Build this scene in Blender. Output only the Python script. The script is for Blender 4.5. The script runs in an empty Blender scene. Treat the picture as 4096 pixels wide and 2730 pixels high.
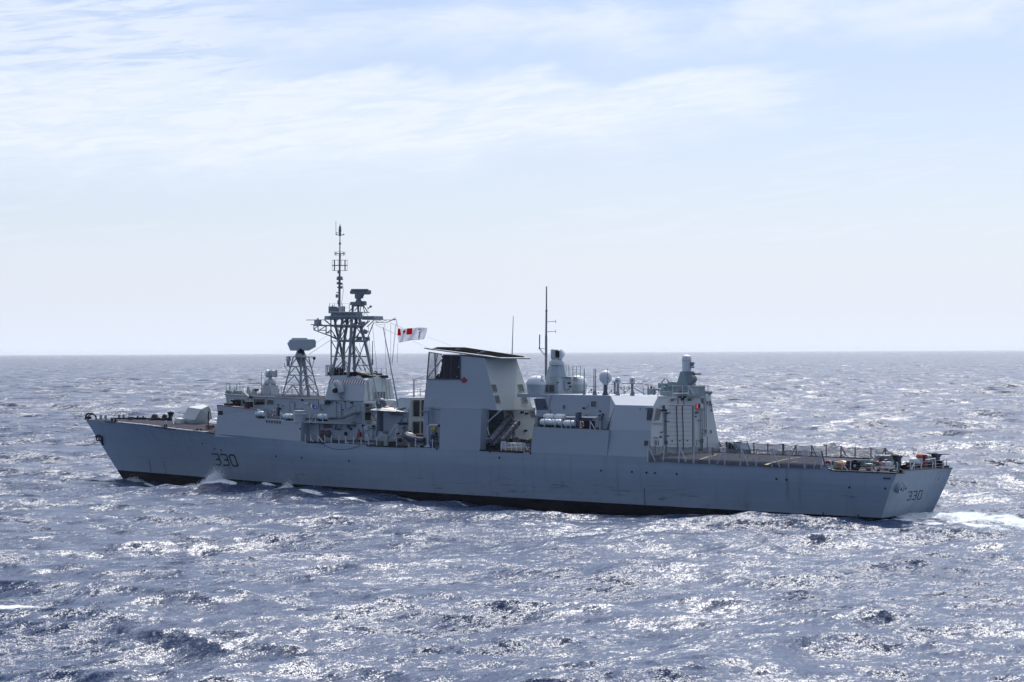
import bpy, bmesh, math, random
import numpy as np
from mathutils import Vector, Matrix
R_ = math.radians
random.seed(7); rng = np.random.default_rng(11)
scn = bpy.context.scene
col = scn.collection

# ------------------------------------------------------------------ camera, light, sky, exposure
# ship frame: X forward from the transom, Y to port, Z up.  The ship floats slightly heeled and trimmed,
# so everything aboard is built in this frame and set afloat (matrix FLOAT) at the end.
NRM = Vector((0.010065, 0.008281, 1.0)).normalized()
ex = (Vector((1, 0, 0)) - NRM * NRM.x).normalized()
ey = NRM.cross(ex)
ROT = Matrix((ex, ey, NRM))                      # ship -> world rotation
C0 = 1.1
FLOAT = Matrix.Translation((0, 0, -C0)) @ ROT.to_4x4()
FPX, PSI, PITCH, ROLL = 8658.61, 0.646238854, 0.00563378839, 0.00819554125
CAM = Vector((-106.0832, 215.60666, 18.53946))   # ship frame
cf = Vector((math.sin(PSI) * math.cos(PITCH), -math.cos(PSI) * math.cos(PITCH), math.sin(PITCH)))
cr = cf.cross(Vector((0, 0, 1))).normalized()
cu = cr.cross(cf)
cR = cr * math.cos(ROLL) + cu * math.sin(ROLL)
cU = -cr * math.sin(ROLL) + cu * math.cos(ROLL)
cam_d = bpy.data.cameras.new("camera"); cam = bpy.data.objects.new("camera", cam_d); col.objects.link(cam)
mw = Matrix((cR, cU, -cf)).transposed().to_4x4(); mw.translation = CAM
cam.matrix_world = FLOAT @ mw
cam_d.sensor_width = 36; cam_d.lens = FPX / 4096 * 36
cam_d.clip_start = 1; cam_d.clip_end = 120000
scn.camera = cam
CW = FLOAT @ CAM
wf = ROT @ cf
VIEW_AZ = math.atan2(wf.y, wf.x)                 # world heading of the view, ccw from +X

SUN_EL, SUN_OFF = R_(53), R_(15)                 # sun stands beyond the ship, to the right of the view
sun_az = VIEW_AZ - SUN_OFF
sdir = Vector((math.cos(sun_az) * math.cos(SUN_EL), math.sin(sun_az) * math.cos(SUN_EL), math.sin(SUN_EL)))
sl = bpy.data.lights.new("sun", 'SUN'); sl.energy = 2.6; sl.angle = R_(0.53); sl.color = (1, .96, .9)
so = bpy.data.objects.new("sun", sl); col.objects.link(so)
so.rotation_euler = sdir.to_track_quat('Z', 'Y').to_euler()

scn.view_settings.view_transform = 'Standard'; scn.view_settings.look = 'None'
scn.view_settings.exposure = 0.16; scn.view_settings.gamma = 1
scn.render.engine = 'CYCLES'
scn.cycles.max_bounces = 5; scn.cycles.transparent_max_bounces = 12
scn.cycles.use_denoising = True
scn.cycles.sample_clamp_indirect = 6

def nd(nt, t, **kw):
    n = nt.nodes.new(t)
    for k, v in kw.items():
        if k.startswith('i_'):
            n.inputs[int(k[2:]) if k[2:].isdigit() else k[2:].replace('_', ' ')].default_value = v
        else: setattr(n, k, v)
    return n
def mth(nt, op, a, b=None, c=None, clamp=False):
    n = nt.nodes.new('ShaderNodeMath'); n.operation = op; n.use_clamp = clamp
    for i, v in enumerate((a, b, c)):
        if v is None: continue
        if isinstance(v, (int, float)): n.inputs[i].default_value = v
        else: nt.links.new(v, n.inputs[i])
    return n.outputs[0]
def sstep(nt, v, lo, hi):
    n = nt.nodes.new('ShaderNodeMapRange'); n.interpolation_type = 'SMOOTHSTEP'
    nt.links.new(v, n.inputs[0]); n.inputs[1].default_value = lo; n.inputs[2].default_value = hi
    return n.outputs[0]

world = bpy.data.worlds.new("World"); scn.world = world; world.use_nodes = True
nt = world.node_tree; nt.nodes.clear(); L = nt.links.new
sky = nd(nt, 'ShaderNodeTexSky', sky_type='NISHITA', sun_disc=False)
sky.sun_elevation = SUN_EL; sky.sun_rotation = math.pi / 2 - sun_az
sky.altitude = 0; sky.air_density = 1.0; sky.dust_density = 1.2; sky.ozone_density = 2.0
bg = nd(nt, 'ShaderNodeBackground'); out = nd(nt, 'ShaderNodeOutputWorld')
SKY_STRENGTH = 0.092
bg.inputs[1].default_value = SKY_STRENGTH
tc = nd(nt, 'ShaderNodeTexCoord'); sx = nd(nt, 'ShaderNodeSeparateXYZ'); L(tc.outputs['Generated'], sx.inputs[0])
# heading (0 = middle of the view, positive to the right) and height above the horizon, in radians
ca, sa = math.cos(VIEW_AZ), math.sin(VIEW_AZ)
fwd = mth(nt, 'ADD', mth(nt, 'MULTIPLY', sx.outputs[0], ca), mth(nt, 'MULTIPLY', sx.outputs[1], sa))
rgt = mth(nt, 'SUBTRACT', mth(nt, 'MULTIPLY', sx.outputs[0], sa), mth(nt, 'MULTIPLY', sx.outputs[1], ca))
az = mth(nt, 'ARCTAN2', rgt, fwd); el = mth(nt, 'ARCSINE', sx.outputs[2])
def skynoise(sa_, se, scale, detail, rough, dist, off, tilt=0.0):
    u = mth(nt, 'MULTIPLY', az, sa_)
    v = mth(nt, 'MULTIPLY', mth(nt, 'ADD', el, mth(nt, 'MULTIPLY', az, -tilt)), se)
    cb = nd(nt, 'ShaderNodeCombineXYZ'); L(u, cb.inputs[0]); L(v, cb.inputs[1]); cb.inputs[2].default_value = off
    n = nd(nt, 'ShaderNodeTexNoise'); L(cb.outputs[0], n.inputs['Vector'])
    n.inputs['Scale'].default_value = scale; n.inputs['Detail'].default_value = detail
    n.inputs['Roughness'].default_value = rough; n.inputs['Distortion'].default_value = dist
    return n.outputs['Fac']
n_big = skynoise(1.0, 3.2, 9.0, 6, .55, .8, 3.1, .05)
n_fine = skynoise(1.0, 4.5, 30.0, 8, .62, 1.2, 7.7, .06)
n_warp = skynoise(1.0, 2.0, 12.0, 4, .6, .3, 1.3)
n_streak = skynoise(1.0, 9.0, 22.0, 7, .65, .9, 12.3, .12)
warp = mth(nt, 'SUBTRACT', n_warp, .5)
elw = mth(nt, 'ADD', el, mth(nt, 'MULTIPLY', warp, .035))
azw = mth(nt, 'ADD', az, mth(nt, 'MULTIPLY', mth(nt, 'SUBTRACT', n_streak, .5), .12))
# the broad bank of cirrus that runs in from the left and ends in two ragged points
lo_edge = mth(nt, 'ADD', .080, mth(nt, 'MULTIPLY', sstep(nt, az, -.12, .12), .022))
bank = mth(nt, 'MULTIPLY', sstep(nt, mth(nt, 'SUBTRACT', elw, lo_edge), -.010, .016),
           mth(nt, 'SUBTRACT', 1.0, sstep(nt, elw, .125, .132)))
bank = mth(nt, 'MULTIPLY', bank, mth(nt, 'SUBTRACT', 1.0, sstep(nt, azw, .100, .155)))
# higher wisps over the whole width
top = mth(nt, 'MULTIPLY', sstep(nt, elw, .130, .150), sstep(nt, mth(nt, 'ADD', n_big, mth(nt, 'MULTIPLY', n_fine, .35)), .48, .84))
left = mth(nt, 'MULTIPLY', mth(nt, 'SUBTRACT', 1.0, sstep(nt, az, -.16, -.06)), sstep(nt, elw, .085, .12))
left = mth(nt, 'MULTIPLY', left, sstep(nt, mth(nt, 'ADD', n_streak, mth(nt, 'MULTIPLY', n_big, .4)), .52, .76))
low = mth(nt, 'MULTIPLY', mth(nt, 'MULTIPLY', sstep(nt, el, .035, .06), mth(nt, 'SUBTRACT', 1.0, sstep(nt, el, .10, .12))),
          sstep(nt, mth(nt, 'ADD', n_streak, mth(nt, 'MULTIPLY', n_big, .5)), .74, .95))
bank = mth(nt, 'MULTIPLY', bank, mth(nt, 'ADD', .66, mth(nt, 'MULTIPLY', sstep(nt, n_fine, .33, .62), .36)))
bank = mth(nt, 'MULTIPLY', bank, mth(nt, 'ADD', .70, mth(nt, 'MULTIPLY', sstep(nt, n_streak, .36, .62), .42)))
left = mth(nt, 'MULTIPLY', left, .85)
cm = mth(nt, 'MAXIMUM', mth(nt, 'MAXIMUM', bank, mth(nt, 'MULTIPLY', top, .85)), mth(nt, 'MAXIMUM', left, mth(nt, 'MULTIPLY', low, .22)))
# round the rest of the sky: patchy thin cloud
rest = mth(nt, 'MULTIPLY', sstep(nt, n_big, .42, .75), mth(nt, 'MULTIPLY', sstep(nt, el, .17, .3), .6))
cm = mth(nt, 'MAXIMUM', cm, rest, clamp=True)
# pale moisture low over the sea
mist = mth(nt, 'POWER', 2.718, mth(nt, 'MULTIPLY', mth(nt, 'MAXIMUM', el, 0.0), -10.0))
K = 1 / SKY_STRENGTH
sund = mth(nt, 'ADD', mth(nt, 'MULTIPLY', sx.outputs[0], math.cos(sun_az)), mth(nt, 'MULTIPLY', sx.outputs[1], math.sin(sun_az)))
fore_ = sstep(nt, sund, -.95, .35)
def sunlit(rear, front):
    n = nd(nt, 'ShaderNodeMix', data_type='RGBA'); L(fore_, n.inputs[0])
    n.inputs[6].default_value = tuple(c * K for c in rear) + (1,); n.inputs[7].default_value = tuple(c * K for c in front) + (1,)
    return n.outputs[2]
m0 = nd(nt, 'ShaderNodeMix', data_type='RGBA'); L(mth(nt, 'MULTIPLY', mist, .93), m0.inputs[0])
tint = nd(nt, 'ShaderNodeMix', data_type='RGBA', blend_type='MULTIPLY'); tint.inputs[0].default_value = 1
L(sky.outputs[0], tint.inputs[6]); tint.inputs[7].default_value = (.93, .96, 1.12, 1)
L(tint.outputs[2], m0.inputs[6]); L(sunlit((.10, .185, .44), (.755, .835, .985)), m0.inputs[7])
m1 = nd(nt, 'ShaderNodeMix', data_type='RGBA'); L(mth(nt, 'MULTIPLY', cm, .70), m1.inputs[0])
L(m0.outputs[2], m1.inputs[6]); L(sunlit((.35, .40, .50), (.84, .88, .97)), m1.inputs[7])
dt = nd(nt, 'ShaderNodeVectorMath', operation='DOT_PRODUCT'); L(tc.outputs['Generated'], dt.inputs[0]); dt.inputs[1].default_value = tuple(sdir)
cosv = mth(nt, 'MAXIMUM', dt.outputs['Value'], 0.0)
aur = mth(nt, 'ADD', mth(nt, 'MULTIPLY', mth(nt, 'POWER', cosv, 6.0), 1.7 * K), mth(nt, 'MULTIPLY', mth(nt, 'POWER', cosv, 40.0), 4.0 * K))
aur = mth(nt, 'MULTIPLY', aur, sstep(nt, el, .18, .45))
ac = nd(nt, 'ShaderNodeMix', data_type='RGBA', blend_type='ADD'); ac.inputs[0].default_value = 1
acol = nd(nt, 'ShaderNodeCombineColor'); L(aur, acol.inputs[0]); L(aur, acol.inputs[1]); L(aur, acol.inputs[2])
L(m1.outputs[2], ac.inputs[6]); L(acol.outputs[0], ac.inputs[7])
L(ac.outputs[2], bg.inputs[0]); L(bg.outputs[0], out.inputs[0])

# ------------------------------------------------------------------ materials
def mat(name, rgb, rough=.5, metal=0.0, mottle=0.0, mscale=1.0, streak=0.0, spec=.5, emit=None, matt=False, dent=0.0, thin=0.0):
    m = bpy.data.materials.new(name); m.use_nodes = True; t = m.node_tree; b = t.nodes['Principled BSDF']
    b.inputs['Base Color'].default_value = (*rgb, 1); b.inputs['Roughness'].default_value = rough
    b.inputs['Metallic'].default_value = metal; b.inputs['Specular IOR Level'].default_value = spec
    if emit:
        b.inputs['Emission Color'].default_value = (*emit[:3], 1); b.inputs['Emission Strength'].default_value = emit[3]
    if mottle or streak:
        g = nd(t, 'ShaderNodeNewGeometry'); mp = nd(t, 'ShaderNodeMapping'); t.links.new(g.outputs['Position'], mp.inputs[0])
        mp.inputs['Scale'].default_value = (mscale, mscale, mscale)
        n = nd(t, 'ShaderNodeTexNoise'); t.links.new(mp.outputs[0], n.inputs['Vector']); n.inputs['Detail'].default_value = 7
        n.inputs['Roughness'].default_value = .65
        v = mth(t, 'ADD', 1 - mottle, mth(t, 'MULTIPLY', n.outputs[0], 2 * mottle))
        if streak:
            mp2 = nd(t, 'ShaderNodeMapping'); t.links.new(g.outputs['Position'], mp2.inputs[0])
            mp2.inputs['Scale'].default_value = (1.6, 1.6, .09)
            n2 = nd(t, 'ShaderNodeTexNoise'); t.links.new(mp2.outputs[0], n2.inputs['Vector']); n2.inputs['Detail'].default_value = 5
            v = mth(t, 'MULTIPLY', v, mth(t, 'SUBTRACT', 1.0, mth(t, 'MULTIPLY', sstep(t, n2.outputs[0], .52, .78), streak)))
        mx = nd(t, 'ShaderNodeMix', data_type='RGBA', blend_type='MULTIPLY'); mx.inputs[0].default_value = 1
        mx.inputs[6].default_value = (*rgb, 1); cb = nd(t, 'ShaderNodeCombineColor')
        for i in range(3): t.links.new(v, cb.inputs[i])
        t.links.new(cb.outputs[0], mx.inputs[7]); t.links.new(mx.outputs[2], b.inputs['Base Color'])
    if dent:                                     # plating faintly dished between its frames
        g2 = nd(t, 'ShaderNodeNewGeometry'); n3 = nd(t, 'ShaderNodeTexNoise'); t.links.new(g2.outputs['Position'], n3.inputs['Vector'])
        n3.inputs['Scale'].default_value = 1.3; n3.inputs['Detail'].default_value = 2
        bp = nd(t, 'ShaderNodeBump'); bp.inputs['Strength'].default_value = dent; bp.inputs['Distance'].default_value = .06
        t.links.new(n3.outputs[0], bp.inputs['Height']); t.links.new(bp.outputs[0], b.inputs['Normal'])
    if matt or thin:                             # no sheen: tar, non-skid; or cloth that lets light through
        d = nd(t, 'ShaderNodeBsdfDiffuse'); d.inputs[0].default_value = (*rgb, 1)
        if b.inputs['Base Color'].links: t.links.new(b.inputs['Base Color'].links[0].from_socket, d.inputs[0])
        res = d.outputs[0]
        if thin:
            tr = nd(t, 'ShaderNodeBsdfTranslucent'); tr.inputs[0].default_value = (*rgb, 1); mxs = nd(t, 'ShaderNodeMixShader'); mxs.inputs[0].default_value = thin
            t.links.new(d.outputs[0], mxs.inputs[1]); t.links.new(tr.outputs[0], mxs.inputs[2]); res = mxs.outputs[0]
        t.links.new(res, t.nodes['Material Output'].inputs[0])
    return m
M = dict(
    grey=mat('grey_paint', (.29, .347, .398), .42, mottle=.09, mscale=.8, streak=.08, dent=.35),
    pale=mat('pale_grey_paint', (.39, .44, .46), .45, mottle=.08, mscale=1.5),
    aft_lit=mat('weathered_aft_lit_grey', (.38, .42, .42), .6, mottle=.10, mscale=1.0, streak=.18, dent=.5),  # grey with the light on aft-facing walls put into its paler colour
    gun=mat('gun_shield_plastic', (.46, .50, .50), .45, mottle=.05, mscale=2),
    mast=mat('mast_grey', (.15, .185, .21), .5, mottle=.15, mscale=2),
    mastlt=mat('light_mast_grey', (.26, .31, .33), .5, mottle=.1, mscale=2),
    deck=mat('deck_nonskid', (.072, .071, .084), .95, mottle=.3, mscale=.7, matt=True),
    fdeck=mat('flight_deck_nonskid', (.10, .104, .124), .95, mottle=.25, mscale=.5, matt=True),
    black=mat('boot_topping_black', (.004, .006, .014), .7, mottle=.3, mscale=1, spec=.15),
    dark=mat('dark_fittings', (.02, .022, .03), .7, spec=.15),
    navy=mat('dark_blue_grey', (.05, .07, .11), .5),
    glass=mat('window_glass', (.012, .016, .028), .08, spec=.6),
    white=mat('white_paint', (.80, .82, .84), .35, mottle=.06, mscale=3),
    raft=mat('raft_canister_white', (.62, .67, .69), .38, mottle=.07, mscale=4),
    dome=mat('radome_white', (.58, .61, .66), .5),
    red=mat('red_paint', (.24, .014, .03), .6),
    orange=mat('orange_rubber', (.34, .065, .045), .6),
    yellow=mat('yellow_paint', (.60, .45, .03), .5),
    ochre=mat('ochre_cover', (.45, .26, .03), .6),
    teal=mat('teal_grey_paint', (.17, .25, .28), .5, mottle=.1, mscale=1.5),
    louvre=mat('louvre_dark_brown', (.035, .032, .034), .7),
    tube=mat('missile_tube_grey', (.15, .155, .185), .45, mottle=.1, mscale=3),
    vent=mat('vent_grey', (.085, .095, .10), .7),
    rubber=mat('black_rubber', (.010, .010, .011), .95, matt=True),
    net=mat('net_rope', (.14, .145, .16), .9),
    stanch=mat('stanchion_white', (.50, .53, .58), .5),
    fstanch=mat('stanchion_brown', (.10, .09, .12), .6),
    blue=mat('blue_paint', (.02, .06, .30), .5),
    lamp=mat('red_lamp', (.5, .02, .03), .4, emit=(1, .05, .08, .45)),
    line=mat('deck_line_yellow', (.42, .34, .18), .8, mottle=.3, mscale=4),
    maroon=mat('maroon_paint', (.13, .010, .028), .6),
    wire=mat('wire_rope', (.10, .11, .13), .6),
    tarp=mat('tarp_white', (.62, .62, .60), .7),
    rhib=mat('boat_tube_navy', (.035, .045, .08), .5),
    flagw=mat('flag_white', (.82, .82, .86), .8, thin=.55),
    flagr=mat('flag_red', (.62, .02, .04), .8, thin=.5),
    flagb=mat('flag_blue', (.05, .10, .36), .8, thin=.4),
    dark_gunwale=mat('gunwale_dark', (.02, .022, .028), .5),
)
# hull paint: horizontal scuffs, weeping streaks, plates faintly buckled
def hull_paint():
    m = bpy.data.materials.new('hull_grey_paint'); m.use_nodes = True; t = m.node_tree; b = t.nodes['Principled BSDF']
    g = nd(t, 'ShaderNodeNewGeometry')
    def nz(sc, det, rough=.6):
        mp = nd(t, 'ShaderNodeMapping'); t.links.new(g.outputs['Position'], mp.inputs[0]); mp.inputs['Scale'].default_value = sc
        n = nd(t, 'ShaderNodeTexNoise'); t.links.new(mp.outputs[0], n.inputs['Vector']); n.inputs['Detail'].default_value = det
        n.inputs['Roughness'].default_value = rough; n.inputs['Scale'].default_value = 1
        return n.outputs[0]
    mot = nz((.25, .25, .5), 6); strk = nz((.9, .9, .05), 6); band = nz((.02, .02, 2.2), 4)
    v = mth(t, 'ADD', .88, mth(t, 'MULTIPLY', mot, .24))
    v = mth(t, 'MULTIPLY', v, mth(t, 'ADD', .86, mth(t, 'MULTIPLY', band, .28)))
    v = mth(t, 'MULTIPLY', v, mth(t, 'SUBTRACT', 1.0, mth(t, 'MULTIPLY', sstep(t, strk, .50, .78), .20)))
    # fender scuffs in a belt above the boot topping
    sp = nd(t, 'ShaderNodeSeparateXYZ'); t.links.new(g.outputs['Position'], sp.inputs[0])
    belt = mth(t, 'MULTIPLY', sstep(t, sp.outputs[2], -.1, .6), mth(t, 'SUBTRACT', 1.0, sstep(t, sp.outputs[2], 2.4, 3.4)))
    sc = mth(t, 'MULTIPLY', sstep(t, nz((.45, .45, 4.0), 5, .7), .56, .66), sstep(t, nz((.06, .06, .3), 3), .42, .58))
    v = mth(t, 'MULTIPLY', v, mth(t, 'SUBTRACT', 1.0, mth(t, 'MULTIPLY', mth(t, 'MULTIPLY', sc, belt), .5)))
    mx = nd(t, 'ShaderNodeMix', data_type='RGBA', blend_type='MULTIPLY'); mx.inputs[0].default_value = 1
    rc = nd(t, 'ShaderNodeMix', data_type='RGBA'); t.links.new(mth(t, 'MULTIPLY', sstep(t, strk, .60, .80), .30), rc.inputs[0])
    rc.inputs[6].default_value = (.265, .328, .392, 1); rc.inputs[7].default_value = (.20, .15, .11, 1); t.links.new(rc.outputs[2], mx.inputs[6]); cb = nd(t, 'ShaderNodeCombineColor')
    for i in range(3): t.links.new(v, cb.inputs[i])
    t.links.new(cb.outputs[0], mx.inputs[7]); t.links.new(mx.outputs[2], b.inputs['Base Color'])
    b.inputs['Roughness'].default_value = .38
    bp = nd(t, 'ShaderNodeBump'); bp.inputs['Strength'].default_value = .5; bp.inputs['Distance'].default_value = .07
    t.links.new(nz((.9, .9, .45), 3), bp.inputs['Height']); t.links.new(bp.outputs[0], b.inputs['Normal'])
    return m
M['hull'] = hull_paint()

# ------------------------------------------------------------------ the sea
def hull_half(x):                                # half breadth of the deck edge
    return np.interp(x, [0, 10, 30, 50, 85, 95, 105, 115, 125, 130, 134.65], [6.73, 7.15, 7.9, 8.18, 8.1, 7.6, 6.6, 5.1, 3.0, 1.6, 0])
def water_half(x):
    return np.interp(x, [0, 2, 30, 50, 70, 85, 95, 105, 115, 122, 127.5], [5.9, 5.95, 7.2, 7.5, 7.3, 6.4, 5.2, 3.7, 2.0, .9, 0])

def build_sea():
    cx, cy = CW.x, CW.y
    a_in = np.linspace(-R_(18), R_(18), 860)
    a_out = R_(18) + (np.linspace(0, 1, 90)[1:] ** 1.5) * R_(62)
    ang = np.concatenate([-a_out[::-1], a_in, a_out])
    rs = [40.0]
    while rs[-1] < 1500: rs.append(rs[-1] * 1.0023 + .03)
    while rs[-1] < 5000: rs.append(rs[-1] * 1.0035)
    while rs[-1] < 60000: rs.append(rs[-1] * 1.02)
    rs = np.array(rs); nr, na = len(rs), len(ang)
    th = VIEW_AZ - ang
    X = (cx + rs[:, None] * np.cos(th)[None, :]).astype(np.float32)
    Y = (cy + rs[:, None] * np.sin(th)[None, :]).astype(np.float32)
    dr = np.gradient(rs).astype(np.float32)
    da = (np.gradient(ang)[None, :] * rs[:, None]).astype(np.float32)
    spc = np.maximum(np.maximum(dr[:, None], da), .02)
    # calmer close under the ship's side, with her own wave profile there
    hw = np.interp(X, [-5, 0, 30, 50, 70, 85, 95, 105, 115, 127.5, 135], [5.5, 5.9, 7.2, 7.5, 7.3, 6.4, 5.2, 3.7, 2.0, 0, 0]).astype(np.float32)
    ex_ = np.maximum(np.maximum(X - 128, -2 - X), 0)
    dist = np.sqrt(np.maximum(np.abs(Y) - hw, 0) ** 2 + ex_ ** 2)
    near = np.exp(-(dist / 11.0) ** 2)
    Z = np.zeros_like(X); DX = np.zeros_like(X); DY = np.zeros_like(X); SL = np.zeros_like(X); MISS = np.zeros_like(X)
    main = VIEW_AZ + math.pi + R_(22)            # waves run roughly towards the viewer
    bands = [(18, 44, 14, .102), (8, 18, 22, .132), (3.2, 8, 34, .118), (1.3, 3.2, 36, .112)]
    for lo, hi, n, s in bands:
        for i in range(n):
            lam = lo * (hi / lo) ** ((i + rng.random()) / n)
            spread = .38 if lam > 8 else .62
            d = main + rng.normal() * spread
            k = 2 * math.pi / lam
            amp = s * math.sqrt(2 / n) / k
            ph = rng.random() * 6.283
            w = np.clip((lam / spc - 2.0) / 2.0, 0, 1)
            if lam > 6: w = w * (1 - (.75 if lam > 13 else .35) * near)
            r0 = int(np.nonzero(w.max(axis=1) > 0)[0].max(initial=0)) + 1
            kx, ky = k * math.cos(d), k * math.sin(d)
            sl_ = slice(0, r0)
            p = kx * X[sl_] + ky * Y[sl_] + ph
            MISS += (s * s / n) * (1 - np.clip((lam / spc - 2.0) / 2.0, 0, 1))
            c, s_ = np.cos(p), np.sin(p)
            aw = amp * w[sl_]
            Z[sl_] += aw * c
            q = .85
            DX[sl_] -= q * aw * math.cos(d) * s_; DY[sl_] -= q * aw * math.sin(d) * s_
            SL[sl_] += aw * k * c
    # ship's own waves
    prof = np.interp(X, [-60, -12, 0, 15, 30, 47, 60, 75, 100, 110, 116, 127, 140, 160],
                     [0, 0, -.15, -.25, -.7, -1.0, -.2, .65, .6, -.1, -.4, .15, .2, 0]).astype(np.float32)
    Z += prof * near
    Z -= .35 * np.exp(-((dist - 7) / 4.0) ** 2) * (X > 30) * (X < 125) * .5
    # foam: wash under the bow wave, wake astern, a few breaking crests
    U = rng.random
    def fbm(x, y, sc, seed):
        r = np.random.default_rng(seed); v = np.zeros_like(x)
        for o in range(4):
            f = sc * 2 ** o
            for _ in range(5):
                a = r.random() * 6.283; v += np.sin(f * (math.cos(a) * x + math.sin(a) * y) * (0.6 + .8 * r.random()) + r.random() * 6.283) * .5 ** o
        return v / 5
    zone = (np.abs(X - 35) < 160) & (np.abs(Y) < 60) & (spc < 2)
    fo = np.zeros_like(X)
    fx, fy = X[zone], Y[zone]; fn = fbm(fx, fy, 1.1, 5); fn2 = fbm(fx, fy, .35, 6)
    dz = np.maximum(np.abs(fy) - hw[zone], 0)
    f = np.zeros_like(fx)
    # wake
    wid = 6.3 + np.maximum(-fx, 0) * .055
    wk = np.clip((wid - np.abs(fy - .9)) / 2.0, 0, 1) * (fx < 2.5) * np.clip(1.15 + fx / 260, 0, 1)
    f = np.maximum(f, wk * np.clip(.74 + .40 * fn + .30 * fn2, 0, 1))
    # thrown-off bow wave and wash patches along the side
    side = fy > 0
    for (x0, lx, d0, ld, g) in ((100.1, 2.0, 3.5, 1.6, 1.9), (97.3, 2.6, 3.7, .8, .95), (107, 6, 3.4, .7, .7), (117, 6, 2.0, .5, .6), (90.2, 1.3, 2.2, .8, 1.1), (86, 1.2, 2.9, .7, .95), (80, 3, 4.2, .6, .7), (70, 3.0, 6.3, .8, .65),
                               (75, 6, 3.0, .7, .5), (60, 8, 2.0, .6, .5), (44, 9, .8, .5, .55), (26, 3, .8, .6, .8), (20, 7, .8, .4, .5), (90, 9, .7, .4, .5), (66, 9, .7, .5, .5), (36, 6, 1.4, .5, .5), (12, 6, 1.0, .5, .5)):
        b = np.exp(-((fx - x0) / lx) ** 2 - ((dz - d0) / ld) ** 2) * side
        f = np.maximum(f, np.clip(g * b * 1.5 + .35 * fn * (b > .15) - .12, 0, 1))
    f = np.maximum(f, np.clip(.34 * np.exp(-(dz / .5) ** 2) + .42 * fn - .22, 0, 1) * (fx > 0) * (fx < 126))
    fo[zone] = f
    Z[zone] += f * .10 + np.exp(-((fx - 99.6) / 3.2) ** 2 - ((dz - 3.3) / 1.5) ** 2) * side * .8 + np.exp(-((fx - 89.8) / 3.0) ** 2 - ((dz - 2.6) / 1.5) ** 2) * side * .45
    # one breaking crest near the left edge of the view
    bx, by = X - BREAK[0], Y - BREAK[1]
    ca_, sa_ = math.cos(VIEW_AZ - math.pi / 2), math.sin(VIEW_AZ - math.pi / 2)
    bu, bv = bx * ca_ + by * sa_, -bx * sa_ + by * ca_
    brk = np.exp(-(bu / 2.6) ** 2 - ((bv + .06 * bu * bu) / 1.6) ** 2)
    Z += .55 * np.exp(-(bu / 6.0) ** 2 - (bv / 3.0) ** 2)
    fo = np.maximum(fo, np.clip(brk * 1.3 - .3 + .25 * np.sin(bu * 2.1) * np.sin(bu * .9 + bv * 3), 0, 1) * (brk > .05))
    co = np.stack([X + DX * (1 - .6 * near), Y + DY * (1 - .6 * near), Z], -1).reshape(-1, 3).astype(np.float32)
    idx = np.arange(nr * na, dtype=np.int32).reshape(nr, na)
    q = np.stack([idx[:-1, :-1], idx[:-1, 1:], idx[1:, 1:], idx[1:, :-1]], -1).reshape(-1, 4)[:, ::-1]
    me = bpy.data.meshes.new('sea')
    me.vertices.add(len(co)); me.vertices.foreach_set('co', co.ravel())
    me.loops.add(q.size); me.loops.foreach_set('vertex_index', np.ascontiguousarray(q).ravel())
    me.polygons.add(len(q)); me.polygons.foreach_set('loop_start', np.arange(0, q.size, 4, dtype=np.int32))
    me.polygons.foreach_set('use_smooth', np.ones(len(q), dtype=bool))
    me.update()
    at_ = me.attributes.new('foam', 'FLOAT', 'POINT'); at_.data.foreach_set('value', fo.ravel().astype(np.float32))
    at_ = me.attributes.new('chop', 'FLOAT', 'POINT'); at_.data.foreach_set('value', np.sqrt(MISS).ravel().astype(np.float32))
    if me.polygons[len(q) // 2].normal.z < 0: me.flip_normals()
    o = bpy.data.objects.new('sea', me); col.objects.link(o)
    o['kind'] = 'structure'; o['label'] = 'choppy blue open sea glittering with sunlight'; o['category'] = 'sea'
    # water
    m = bpy.data.materials.new('sea_water'); m.use_nodes = True; t = m.node_tree; b = t.nodes['Principled BSDF']; Lk = t.links.new
    b.inputs['IOR'].default_value = 1.333; b.inputs['Roughness'].default_value = .33
    g = nd(t, 'ShaderNodeNewGeometry')
    acc = None
    for sc, stretch, k, seed in ((.16, .5, -18.0, 3.0), (.33, .45, 1.1, 2.0), (1.0, .45, 1.6, 0.0), (3.2, .45, 1.7, 5.0), (10.5, .55, 1.9, 9.0)):
        mp = nd(t, 'ShaderNodeMapping'); Lk(g.outputs['Position'], mp.inputs[0])
        mp.vector_type = 'TEXTURE'; mp.inputs['Rotation'].default_value = (0, 0, main + R_(10 * sc)); mp.inputs['Location'].default_value = (seed, seed, seed)
        mp.inputs['Scale'].default_value = (1 / sc, 1 / (sc * stretch), 1 / sc)
        n = nd(t, 'ShaderNodeTexNoise'); Lk(mp.outputs[0], n.inputs['Vector']); n.inputs['Scale'].default_value = 1; n.inputs['Detail'].default_value = 3
        n.inputs['Roughness'].default_value = .6
        vm = nd(t, 'ShaderNodeVectorMath', operation='SUBTRACT'); Lk(n.outputs['Color'], vm.inputs[0]); vm.inputs[1].default_value = (.5, .5, .5)
        vs = nd(t, 'ShaderNodeVectorMath', operation='MULTIPLY'); Lk(vm.outputs[0], vs.inputs[0]); vs.inputs[1].default_value = (abs(k), abs(k), 0)
        if k < 0:
            ch = nd(t, 'ShaderNodeAttribute', attribute_name='chop'); v0 = vs; vs = nd(t, 'ShaderNodeVectorMath', operation='SCALE')
            Lk(v0.outputs[0], vs.inputs[0]); Lk(ch.outputs['Fac'], vs.inputs['Scale'])
        if acc is None: acc = vs.outputs[0]
        else:
            va = nd(t, 'ShaderNodeVectorMath', operation='ADD'); Lk(acc, va.inputs[0]); Lk(vs.outputs[0], va.inputs[1]); acc = va.outputs[0]
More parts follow.
